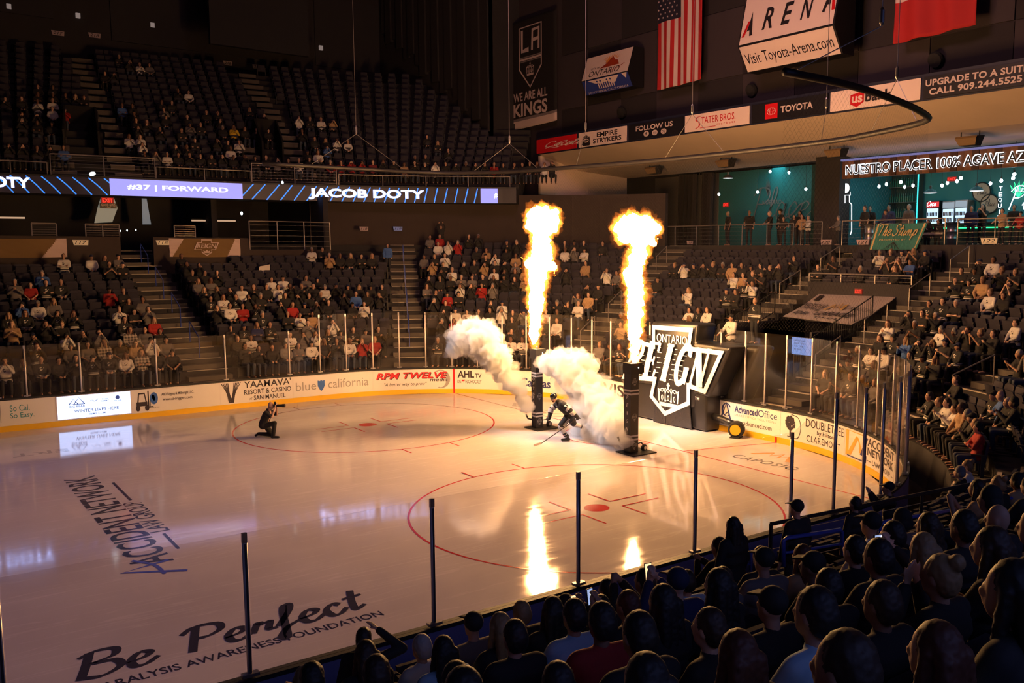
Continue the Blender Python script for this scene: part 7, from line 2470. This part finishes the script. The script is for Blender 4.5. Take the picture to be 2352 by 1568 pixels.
for x0, y0, x1, y1, ax, v, m_, lab in ((440, 506, 541, 507, 1, 31, beam_glow, 'box beam over the shield banner, its orange light made a glow'), (-20, 499, 57, 500, 1, 31, beam_glow, 'box beam at the left frame edge, its orange light made a glow'), (1178, 455, 1308, 456, 1, 24.2, tube_white, 'white light tube under the ribbon end and cream box')):
    p, q = un(x0, y0, ax, v), un(x1, y1, ax, v)
    b = MB(); b.cyl(p, q, .05, n=8); o = tag(b.build('tube_and_beam', m_), lab, 'light tube')
    b = MB(); b.cyl(p + Vector((0, 0, .07)), q + Vector((0, 0, .07)), .04, n=6); b.build('batten', black, o)
wl = emitter('spot_white', (.8, .95, 1.0), 4.0)
for px, py, ax, v, r_, lab in ((212, 399, 1, 28.9, .10, 'slanted white lamp on the upper rail near the lettered screen'), (649, 419, 1, 27.4, .09, 'small white lamp on the ribbon top right of the purple screen'), (555, 490, 1, 30, .10, 'small white lamp glowing in the end box'), (276, 530, 1, 30, .05, 'tiny white step light in the dark stairwell, lowest'), (292, 529, 1, 30, .05, 'tiny white step light in the dark stairwell, middle'), (312, 528, 1, 30, .05, 'tiny white step light in the dark stairwell, right one')):
    q = un(px, py, ax, v); b = MB(); b.ell((0, 0, 0), r_ * (1.6 if 'slanted' in lab else .7), r_ * .6, r_, 10, 7)
    o = b.build('spot_lamp', wl, smooth=True); o.location = q; tag(o, lab, 'lamp')
    if 'slanted' in lab: o.rotation_euler = (0, -.3, 0)
    b = MB(); b.cyl((0, .05, 0), (0, .12, 0), .05, n=8); b.build('housing', black, o)
for px, py, v, lab in ((20, 15, yend + .9, 'small pale wall lamp high at the left frame edge'), (179, 36, yend + .9, 'small pale wall lamp above the upper section signs'), (350, 58, yend + .9, 'small pale wall lamp on the wide dark panel'), (737, 110, yend - 3, 'small pale lamp hanging on a cord before the back wall'), (945, 58, yend - 3, 'small pale lamp near the roof before the slatted wall')):
    q = un(px, py, 1, v); b = MB(); b.box((-.13, -.08, -.16), (.13, .08, .16)); o = b.build('wall_lamp', emitter('pale_box', (.5, .38, .34), .4)); o.location = q; tag(o, lab, 'lamp', 'small lamps high on the far wall')
    b = MB(); b.cyl((0, 0, .16), (0, 0, .9 if 'cord' in lab else .25), .015, n=5); b.build('stem', black, o)
# hanging dark screen block under the far roof
b = MB(); q0, q1 = un(480, 20, 1, yend - 6), un(710, 130, 1, yend - 6); b.box((q0.x, yend - 6, q1.z), (q1.x, yend - 5.6, 29)); tag(b.build('wall_hanging_panel', mat('hanging_panel', (.018, .017, .024), .8)), kind='structure')

# ---- people with a part of their own: on deck, at the bar, standing near
def stand_px(px, py, zt, pose, code, hair, hcol, skin, face, label, depth=None, plane=None, hi=1, hh=1.70, pants=0, group=None, h=None):
    """standing person whose head centre shows at a pixel, feet on z=zt, on plane (axis, value)"""
    q = un(px, py, plane[0], plane[1])
    sc = (q.z - zt) / 1.695
    sc = max(.75, min(1.15, sc))
    return person((q.x, q.y, zt), face, pose, code, hair, hcol, skin, label, 'person', group, hi, sc, 'long' if code != 'k' else 'short', pants)


TOICE = PI / 2      # facing -x
BARP = [(1673, 480, 'down', 'k', 'bald', None, 'bald person in black standing left of the agave lettering'), (1722, 480, 'down', 'k', 'bald', None, 'tall bald person in black standing under the script lettering'), (1768, 490, 'rail', 'k', 'short', 'grey', 'grey-haired person in black leaning on the rail under the agave'), (1793, 480, 'down', 'j', 'cap', 0, 'capped person in black crest jersey at the teal wall rail'), (1800, 502, 'rail', 'k', 'short', 'brown', 'person in black bent low over the teal wall rail'), (1824, 498, 'rail', 'k', 'long', 'brown', 'long-haired person in black, first of the rail group'), (1837, 490, 'down', 'k', 'long', 'black', 'long-haired person standing behind the rail group'), (1842, 497, 'rail', 't', 'long', 'auburn', 'auburn-haired person in tan at the rail holding a drink'), (1857, 500, 'rail', 'w', 'short', 'grey', 'grey-haired person in white at the rail before the bottle panel'), (1926, 500, 'rail', 'g', 'beanie', 1, 'person in grey hoodie and pale hat at the pillar rail'),
        (1987, 478, 'down', 'k', 'short', 'brown', 'person in black behind the left keg table'), (1999, 476, 'down', 'k', 'short', 'black', 'dark-haired person behind the keg table beside the bar menu'), (2035, 486, 'rail', 'n', 'cap', 0, 'capped person in navy leaning on the banner rail'), (2042, 472, 'down', 'n', 'short', 'black', 'tall person in navy behind the banner rail'), (2088, 474, 'down', 'g', 'short', 'grey', 'grey-haired person at the till in front of the bottle cabinet'), (2232, 478, 'down', 'n', 'short', 'black', 'person in navy beside the last drinks fridge'), (2258, 475, 'sphone', 'k', 'long', 'black', 'long-haired person in black holding up a phone by the barrel lids'), (2303, 484, 'rail', 't', 'short', 'brown', 'person in tan at the rail under the neon word'), (2330, 476, 'down', 'k', 'short', 'black', 'bartender in black in front of the neon script'), (2345, 490, 'rail', 'r', 'cap', 0, 'capped person in red at the rail at the frame edge')]
for px, py, ps, c, hr, hc, lab in BARP:
    dx = 46.4 if px == 1926 else 47.0 if ps == 'rail' else (48.3 if py > 476 else 48.9)
    stand_px(px, py, 6.56, ps, c, hr, hc, R2.choice([0, 1, 2]), TOICE + R2.uniform(-.5, .5), lab, plane=(0, dx), hi=0, group='people at the bar')
for px, py, ps, c, hr, hc, lab, pl in ((890, 568, 'down', 'b', 'short', 'brown', 'person in blue pullover standing at the corner stair', 11.3), (1013, 523, 'over', 'k', 'short', 'black', 'person clapping overhead in the top corner row', 14), (1680, 725, 'rail', 'w', 'cap', 0, 'capped person in white leaning on the fence above the inflatable', 2.5), (1735, 690, 'down', 'j', 'bald', None, 'bald person in black crest jersey standing by the picket fence', 4.2), (2130, 550, 'down', 'j', 'long', 'brown', 'long-haired person in crest jersey standing beside the green banner', 14), (2154, 543, 'down', 'j', 'short', 'black', 'person in crest jersey standing right of the green banner', 14)):
    # stands on the row of the lower bowl at offset pl rows
    d = D0 + RUN * pl + .4
    dr = sight(px, py, 1.0) - CAM
    t = min((20 + .05 * i for i in range(1000)), key=lambda q: abs(rk_inv(CAM + dr * q)[1] - d))
    P = CAM + dr * t; s, dd = rk_inv(P); z = zrow(s, int(pl))
    person((P.x, P.y, z), rk_out(s) + PI / 2, ps, c, hr, hc, 1, lab, 'person', 'people standing in the stands', 1, max(.85, min(1.12, (P.z - z) / 1.695)), 'long', 0)
JERSEY = None
for px, py, ps, c, hr, hc, lab, d in ((1684, 1207, 'down', 'k', 'long', 'black', 'long-haired person in black standing at the near glass, arms down', 3.3), (1831, 1166, 'down', 'k', 'cap', 0, 'capped person in black standing behind the black wire rail', 3.9), (1965, 1156, 'down', 'k', 'short', 'black', 'short-haired person in black standing near the curved boards', 3.3), (2042, 1120, 'sphone', 'k', 'cap', 0, 'capped person in black leaning in with raised hands at the corner boards', 2.4), (836, 1474, 'salute', 'k', 'short', 'brown', 'person in the near stand shading the eyes with a raised hand', 3.3)):
    dr = sight(px, py, 1.0) - CAM
    t = min((2 + .02 * i for i in range(1200)), key=lambda q: abs(rk_inv(CAM + dr * q)[1] - d))
    P = CAM + dr * t; s, dd = rk_inv(P); z = zrow(s, 0) + RISE * math.floor((d - D0) / RUN)
    person((P.x, P.y, z), rk_out(s) + PI / 2 + (.5 if 'leaning' in lab else 0) - (.6 if 'shading' in lab else 0), ps, c, hr, hc, 1, lab, 'person', 'people standing in the near stand', 2, max(.8, min(1.15, (P.z - z) / 1.695)), 'long', 0)
# cardboard sign held up in the far stand
q = un(607, 619, 1, 23.4)
b = MB(); b.slab([(q.x - .3, 23.4, q.z - .22), (q.x + .28, 23.4, q.z - .12), (q.x + .30, 23.4, q.z + .26), (q.x - .24, 23.4, q.z + .16)], (0, .015, 0))
tag(b.build('cardboard_sign', mat('card_white', (.6, .55, .52), .8)), 'white cardboard sign held up in the far stand', 'sign')

# phones of the near spectators
phone_scr = [emitter('phone_screen_warm', (1.0, .62, .32), 1.6), emitter('phone_screen_cool', (.35, .45, .75), 1.0)]
PH = 0
NEARP = [o for o in bpy.data.objects if o.name.startswith('person') and o.data and o.data.name in (PROTO.get(('phone', 2), {}).get('body', black).name, '-')]
for o in sorted(NEARP, key=lambda o: -pr(o.location)[0]):
    M = Matrix.Translation(o.location) @ Matrix.Rotation(o.rotation_euler.z, 4, 'Z') @ Matrix.Scale(o.scale.x, 4)
    b = MB(); vert = PH % 3 != 1
    w, h = (.036, .075) if vert else (.075, .036)
    b.obox((0, 0, 0), (w, 0, 0), (0, .005, 0), (0, 0, h))
    ph = b.build('smartphone', black); ph.matrix_world = M @ Matrix.Translation((0, .455, 1.215)) @ Matrix.Rotation(-.15, 4, 'X')
    b = MB(); b.obox((0, -.0065, 0), (w * .88, 0, 0), (0, .001, 0), (0, 0, h * .9)); sc_ = b.build('screen', phone_scr[PH % 2], ph)
    b = MB(); b.obox((0, -.0078, h * .1), (w * .10, 0, 0), (0, .0005, 0), (0, 0, h * .55)); b.obox((w * .35, -.0078, h * .1), (w * .08, 0, 0), (0, .0005, 0), (0, 0, h * .45)); b.build('flame_image', emitter('screen_flame', (1.0, .85, .6), 3.0), sc_)
    PH += 1
    tag(ph, 'smartphone with a lit screen held up in the near stand, %s from the right' % ORD[min(PH - 1, 16)], 'phone', 'phones in the near stand')

# ------------------------------------------------------------------ the skater and the photographer on the ice
def rebase(me, inv): me.transform(inv); return me


def custom(name, solids, voxels, mats, loc, rz, label, cat='person'):
    """solids: [(part name, MB, voxel, smooth, material)], the first one is the body"""
    root = None
    for (nm, b, vox, sm, m) in solids:
        me = remesh(b, vox, smooth=sm); me.materials.append(m)
        if root is None:
            root = link(name, me, None, loc, rz); tag(root, label, cat)
        else: link(nm, me, root)
    return root


# skater: leaning into a stride, the near arm trailing with the stick, the far arm swinging in front
pl = Vector((25.13, 0.16, 0.0))
prz = math.atan2(.36, -.93) - PI / 2
hipc, chest, neck, head = Vector((0, -.10, .90)), Vector((0, .17, 1.20)), Vector((0, .30, 1.36)), Vector((0, .42, 1.47))
legs = [(Vector((-.11, -.08, .86)), Vector((-.15, .24, .52)), Vector((-.12, .00, .13))), (Vector((.11, -.12, .86)), Vector((.17, -.32, .50)), Vector((.20, -.74, .36)))]
armsP = [(Vector((-.22, .17, 1.26)), Vector((-.40, -.06, 1.06)), Vector((-.36, -.26, .86))), (Vector((.22, .21, 1.25)), Vector((.30, .44, 1.02)), Vector((.20, .52, .80)))]
tilt = Matrix.Rotation(-.45, 4, 'X').to_3x3()
B, J, Pn, Sk, Gl, Hm, Sc = MB(), MB(), MB(), MB(), MB(), MB(), MB()
B.ell(head, .078, .095, .118, 18, 12, rot=tilt); B.ell(head + tilt @ Vector((0, .03, -.06)), .058, .066, .075, 14, 9, rot=tilt)
B.cap(head + tilt @ Vector((0, .09, .0)), head + tilt @ Vector((0, .112, -.03)), .012, .018, 8, 3)
B.cap(neck - Vector((0, .05, .03)), head, .055, .05)
B.cap(hipc, chest, .13, .13)
for h, k, a_ in legs: B.cap(h, k, .085, .06); B.cap(k, a_, .06, .045)
for sh, e, hd in armsP: B.cap(sh, e, .05, .042); B.cap(e, hd, .042, .032)
# jersey over padding
for x in (-.10, .10): J.cap(hipc + Vector((x, 0, .04)), chest + Vector((x * 1.1, 0, 0)), .155, .165)
J.cap(Vector((-.20, .19, 1.27)), Vector((.20, .22, 1.27)), .105); J.cap(chest + Vector((0, .06, .08)), neck, .10, .075)
for sh, e, hd in armsP: J.cap(sh, e, .105, .085); J.cap(e, e.lerp(hd, .75), .085, .07)
for (h, k, a_), sx in zip(legs, (-1, 1)): Pn.cap(h, k + (h - k) * .12, .15, .115)
Pn.cap(hipc + Vector((-.09, 0, -.02)), hipc + Vector((.09, 0, -.02)), .165)
for h, k, a_ in legs: Sc.cap(k, k.lerp(a_, .25), .088, .085); Sc.cap(k.lerp(a_, .2), a_ + (k - a_) * .12, .085, .06)
for (h, k, a_), back in zip(legs, (0, 1)):
    f = Vector((0, 1, 0)) if not back else Vector((0, .55, -.83))
    u = Vector((0, 0, 1)) if not back else Vector((0, .83, .55))
    Sk.cap(a_ + u * .06, a_ - u * .05, .065, .06); Sk.cap(a_ - u * .055 - f * .06, a_ - u * .06 + f * .17, .048, .042)
for sh, e, hd in armsP:
    d = (hd - e).normalized()
    Gl.cap(e.lerp(hd, .72), hd, .072, .07); Gl.cap(hd, hd + d * .09 + Vector((0, .03, 0)), .062, .05)
    for k in range(4): Gl.cap(hd + d * .07 + Vector((0, -.045 + .03 * k, 0)), hd + d * (.13 - .012 * k) + Vector((0, -.03 + .035 * k, .02)), .021, .019, 8, 3)
    Gl.cap(hd + d * .02, hd + d * .06 + Vector((0, .085, .02)), .024, .02, 8, 3)
Hm.ell(head + tilt @ Vector((0, -.008, .045)), .108, .128, .112, 18, 12, rot=tilt)
black_jersey = mix_mat('skater_jersey', (.016, .016, .02), (.55, .55, .62), (0, .34, 1.10), .13, (), 16)
skater_pants = mat('skater_pants', (.014, .014, .016), .7)
sock_w = mat('sock_white', (.62, .58, .58), .8)
helmet_m = mat('helmet_black', (.012, .012, .014), .22, spec=.7)
body = custom('person', [('body', B, .014, 1, SKIN[0]), ('jersey', J, .018, 2, black_jersey), ('hockey_pants', Pn, .018, 2, skater_pants), ('sock', Sc, .014, 1, sock_w), ('skate', Sk, .012, 1, black), ('glove', Gl, .010, 1, mat('glove_black', (.014, .014, .016), .6)), ], None, None, pl, prz,
              'hockey player in black helmet and jersey skating hunched out of the fog')
me = remesh(Hm, .012, smooth=1); cut_below(me, lambda c: (tilt.inverted() @ (c - head)).z < -.01 and (tilt.inverted() @ (c - head)).y > .02 or (tilt.inverted() @ (c - head)).z < -.05); me.materials.append(helmet_m)
hl = link('helmet', me, body)
b = MB(); n = tilt @ Vector((0, .115, -.025)); b.obox(head + n, (.075, 0, 0), tilt @ Vector((0, .004, -.002)), tilt @ Vector((0, .0, .028))); b.build('visor', glass, hl)
# stripes: sleeve and sock bands, skate blades, beard
for sh, e, hd in armsP:
    b = MB()
    d = (hd - e).normalized()
    for t in (.12, .38): b.cyl(e.lerp(hd, t) - d * .035, e.lerp(hd, t) + d * .035, .097, .094, 16)
    b.cyl(sh.lerp(e, .55), sh.lerp(e, .80), .108, .102, 16)
    b.build('sleeve_band', sock_w, body)
for h, k, a_ in legs:
    b = MB()
    d = (a_ - k).normalized()
    for t in (.62, .80): b.cyl(k.lerp(a_, t) - d * .03, k.lerp(a_, t) + d * .03, .086 - .02 * t, .082 - .02 * t, 16)
    b.build('sock_band', black, body)
for (h, k, a_), back in zip(legs, (0, 1)):
    f = Vector((0, 1, 0)) if not back else Vector((0, .55, -.83))
    u = Vector((0, 0, 1)) if not back else Vector((0, .83, .55))
    b = MB(); b.obox(a_ - u * .112 + f * .05, (.006, 0, 0), f * .14, u * .022); b.build('skate_blade', steel, body)
a = Art().text('37', -.09, -.07, .09, .07, bold=.03)
sh, e, hd = armsP[0]; ax_ = (e - sh).normalized(); yv = Vector((0, -1, 0)); yv = (yv - ax_ * yv.dot(ax_)).normalized(); nn = ax_.cross(yv)
if nn.x > 0: nn = -nn
a.on(lambda u, v: sh.lerp(e, .45) + Vector((0, 0, 0)) + yv * -u + -ax_ * v + nn * .112, 'shoulder_number', sock_w, body)
a = Art()
for dx in (0, .035): a.rect(dx, -.16, dx + .018, .16)
h, k, a_ = legs[0]; ax_ = (k - h).normalized(); yv = Vector((0, -1, 0)); yv = (yv - ax_ * yv.dot(ax_)).normalized()
a.on(lambda u, v: h.lerp(k, .5) + yv * u - ax_ * v + Vector((-.142, 0, 0)), 'pants_stripe', sock_w, body)
b = MB(); b.ell(head + tilt @ Vector((0, .055, -.105)), .052, .055, .04, 12, 8, rot=tilt); b.build('beard', mat('beard_red', (.16, .06, .03), .8), body, smooth=True)
# the stick: a thing of its own, held in the trailing glove
Mp = Matrix.Translation(pl) @ Matrix.Rotation(prz, 4, 'Z')
hand = Mp @ (armsP[0][2] + Vector((-.03, -.02, -.06)))
tip = un(1243, 1018, 2, 0.03)
d = (tip - hand).normalized()
st = empty('hockey_stick', hand, 0, 'dark hockey stick slanting from the skater to the ice', 'hockey stick')
b = MB(); b.obox((tip - hand) * .5 - d * .04, d * ((tip - hand).length / 2 + .04), d.cross(Vector((0, 0, 1))).normalized() * .015, d.cross(d.cross(Vector((0, 0, 1)))).normalized() * .011); b.build('shaft', mat('stick_dark', (.03, .02, .018), .4), st)
e2 = un(1226, 1023, 2, .03) - hand; e1 = tip - hand
b = MB(); b.slab([e1 + Vector((0, 0, -.025)), e2 + Vector((0, 0, -.025)), e2 + Vector((0, 0, .04)), e1 + Vector((0, 0, .045))], (.006, .012, 0)); b.build('blade', mat('stick_tape', (.5, .42, .38), .7), st)

# photographer kneeling on the ice, camera raised
ph = Vector((17.42, 6.60, 0)); phz = math.radians(-38 - 90)
B, T_, Tr, Sh = MB(), MB(), MB(), MB()
hipc, head = Vector((0, -.13, .44)), Vector((0, .13, 1.10))
B.ell(head, .078, .095, .118, 18, 12); B.ell(head + Vector((0, .035, -.06)), .057, .064, .075, 14, 9); B.cap(head + Vector((0, .09, .0)), head + Vector((0, .115, -.03)), .012, .018, 8, 3)
for sx in (1, -1): B.ell(head + Vector((sx * .078, -.01, -.015)), .012, .022, .034, 8, 6)
B.cap(Vector((0, .03, .92)), head, .056, .052); B.cap(hipc, Vector((0, .02, .84)), .12, .12)
armsF = [(Vector((sx * .19, .02, .87)), Vector((sx * .23, .24, .74)), Vector((sx * .075, .30, 1.03))) for sx in (1, -1)]
for (sh, e, hd), sx in zip(armsF, (1, -1)):
    B.cap(sh, e, .05, .043); B.cap(e, hd, .043, .032); hand_caps(B, hd, Vector((-.25 * sx, .25, .9)), 1.0, sx)
    T_.cap(sh, sh.lerp(e, .72), .078, .075)
for x in (-.08, .08): T_.cap(hipc + Vector((x, 0, .05)), Vector((x * 1.2, .01, .80)), .135, .135)
T_.cap(Vector((-.17, .02, .86)), Vector((.17, .02, .86)), .078); T_.cap(Vector((0, .02, .86)), Vector((0, .03, .94)), .085, .065)
legsF = [(Vector((.10, -.12, .40)), Vector((.13, .28, .52)), Vector((.12, .22, .10))), (Vector((-.10, -.10, .38)), Vector((-.12, .10, .085)), Vector((-.12, -.36, .10)))]
for h, k, a_ in legsF: B.cap(h, k, .075, .055); B.cap(k, a_, .055, .04); Tr.cap(h, k, .105, .08); Tr.cap(k, a_, .078, .062)
Tr.cap(hipc + Vector((-.08, 0, 0)), hipc + Vector((.08, 0, 0)), .145)
Sh.cap(legsF[0][2] + Vector((0, -.05, -.05)), legsF[0][2] + Vector((0, .17, -.058)), .045, .04); Sh.cap(legsF[1][2] + Vector((0, 0, -.0)), legsF[1][2] + Vector((0, -.10, -.055)), .045, .04)
pho = custom('person', [('body', B, .011, 1, SKIN[0]), ('shirt', T_, .016, 2, TOP['k']), ('trousers', Tr, .016, 1, PANTS[2]), ('shoe', Sh, .013, 1, black)], None, None, ph, phz,
             'bald photographer in black kneeling on the ice with a raised camera')
Mf = Matrix.Translation(ph) @ Matrix.Rotation(phz, 4, 'Z')
cm_ = empty('camera_body', Mf @ Vector((0, .28, 1.09)), phz, 'black camera with a long lens held by the kneeling photographer', 'camera')
b = MB(); b.box((-.07, -.04, -.05), (.07, .04, .05)); b.box((-.03, -.04, .05), (.03, .035, .08)); b.box((.04, .03, -.05), (.07, .06, .04)); b.build('body', black, cm_)
b = MB(); b.cyl((0, .04, 0), (0, .24, 0), .042, .045, 16); b.cyl((0, .24, 0), (0, .33, 0), .055, .058, 16); b.build('lens', rubber, cm_)
b = MB(); b.cyl((0, .331, 0), (0, .334, 0), .048, n=16); b.build('front_glass', mat('lens_glass', (.02, .02, .04), .05, spec=1.0), cm_)
b = MB(); b.box((-.02, -.03, .08), (.02, .02, .13)); b.build('flash_unit', black, cm_)

# lettering on two jersey backs in the near stand, and the black wire rail and blue rails there
def back_letters(px, py, lines, mt):
    c = [o for o in bpy.data.objects if o.type == 'MESH' and o.name.startswith('person') and o.parent is None and 'standing' not in o.get('group', '') and depth_of(o.location + Vector((0, 0, 1.25))) < 16]
    o = min(c, key=lambda q: abs(pr(q.location + Vector((0, 0, 1.25 * q.scale.z)))[0] - px) + abs(pr(q.location + Vector((0, 0, 1.25 * q.scale.z)))[1] - py))
    a = Art()
    for t, u0, v0, u1, v1 in lines: a.text(t, u0, v0, u1, v1, bold=.02)
    kid = [k for k in o.children if k.name.startswith(('shirt', 'jersey'))][0]
    a.on(lambda u, v: (-u, -.175 + u * u * 1.5, v), 'back_lettering', mt, kid)


back_letters(1965, 1232, [('QUICK', -.13, .99, .13, 1.04), ('32', -.10, .74, .10, .94)], mat('letter_dark', (.03, .03, .05), .8))
back_letters(2106, 1262, [('VENT', -.15, .98, .12, 1.04), ('02', -.10, .74, .10, .94)], mat('letter_bluelit', (.25, .40, .60), .8))  # blue light on these letters is put into their colour
A_ = un(1771, 1203, 1, -16.0); B_ = un(2352, 1087, 1, -16.5); B_ = A_ + (B_ - A_) * 1.08
g0 = guard_rail([(A_.x, A_.y, A_.z - 1.1), (B_.x, B_.y, B_.z - 1.1)], 0, 1.1, 'long black wire rail running across the near stand', wires=5, col=mat('rail_black', (.03, .028, .032), .4, .3), every=1.5)


def blue_hoop(pts, label):
    o = empty('blue_handrail', pts[0], 0, label, 'handrail', 'blue handrails in the near stand')
    b = MB(); b.path([p - pts[0] for p in pts], .026, 8); b.build('tube', blue_paint, o, smooth=True)
    m = (pts[0] + pts[1]) * .5; e = (pts[-1] + pts[-2]) * .5
    b = MB(); b.path([m - pts[0], e - pts[0]], .018, 8); b.build('mid_rail', blue_paint, o, smooth=True)


U = lambda x, y, Y: un(x, y, 1, Y)
blue_hoop([U(1643, 1330, -15.2), U(1643, 1268, -15.2), U(1652, 1260, -15.2), U(1715, 1258, -15.2), U(1724, 1266, -15.2), U(1724, 1325, -15.2)], 'blue hoop handrail at the near glass beside the standing woman')
blue_hoop([U(1800, 1300, -17), U(1800, 1240, -17), U(1808, 1235, -17), U(1930, 1216, -17), U(1934, 1222, -17), U(1934, 1275, -17)], 'blue handrail behind the capped standing person')
blue_hoop([U(2022, 1270, -17), U(2022, 1205, -17), U(2030, 1198, -17), U(2200, 1169, -17), U(2214, 1174, -17), U(2214, 1245, -17)], 'blue hoop handrail in front of the bright haired spectators')
blue_hoop([U(2300, 1220, -17.4), U(2300, 1152, -17.4), U(2308, 1146, -17.4), U(2420, 1126, -17.4), U(2424, 1200, -17.4)], 'blue handrail cut by the right frame edge')
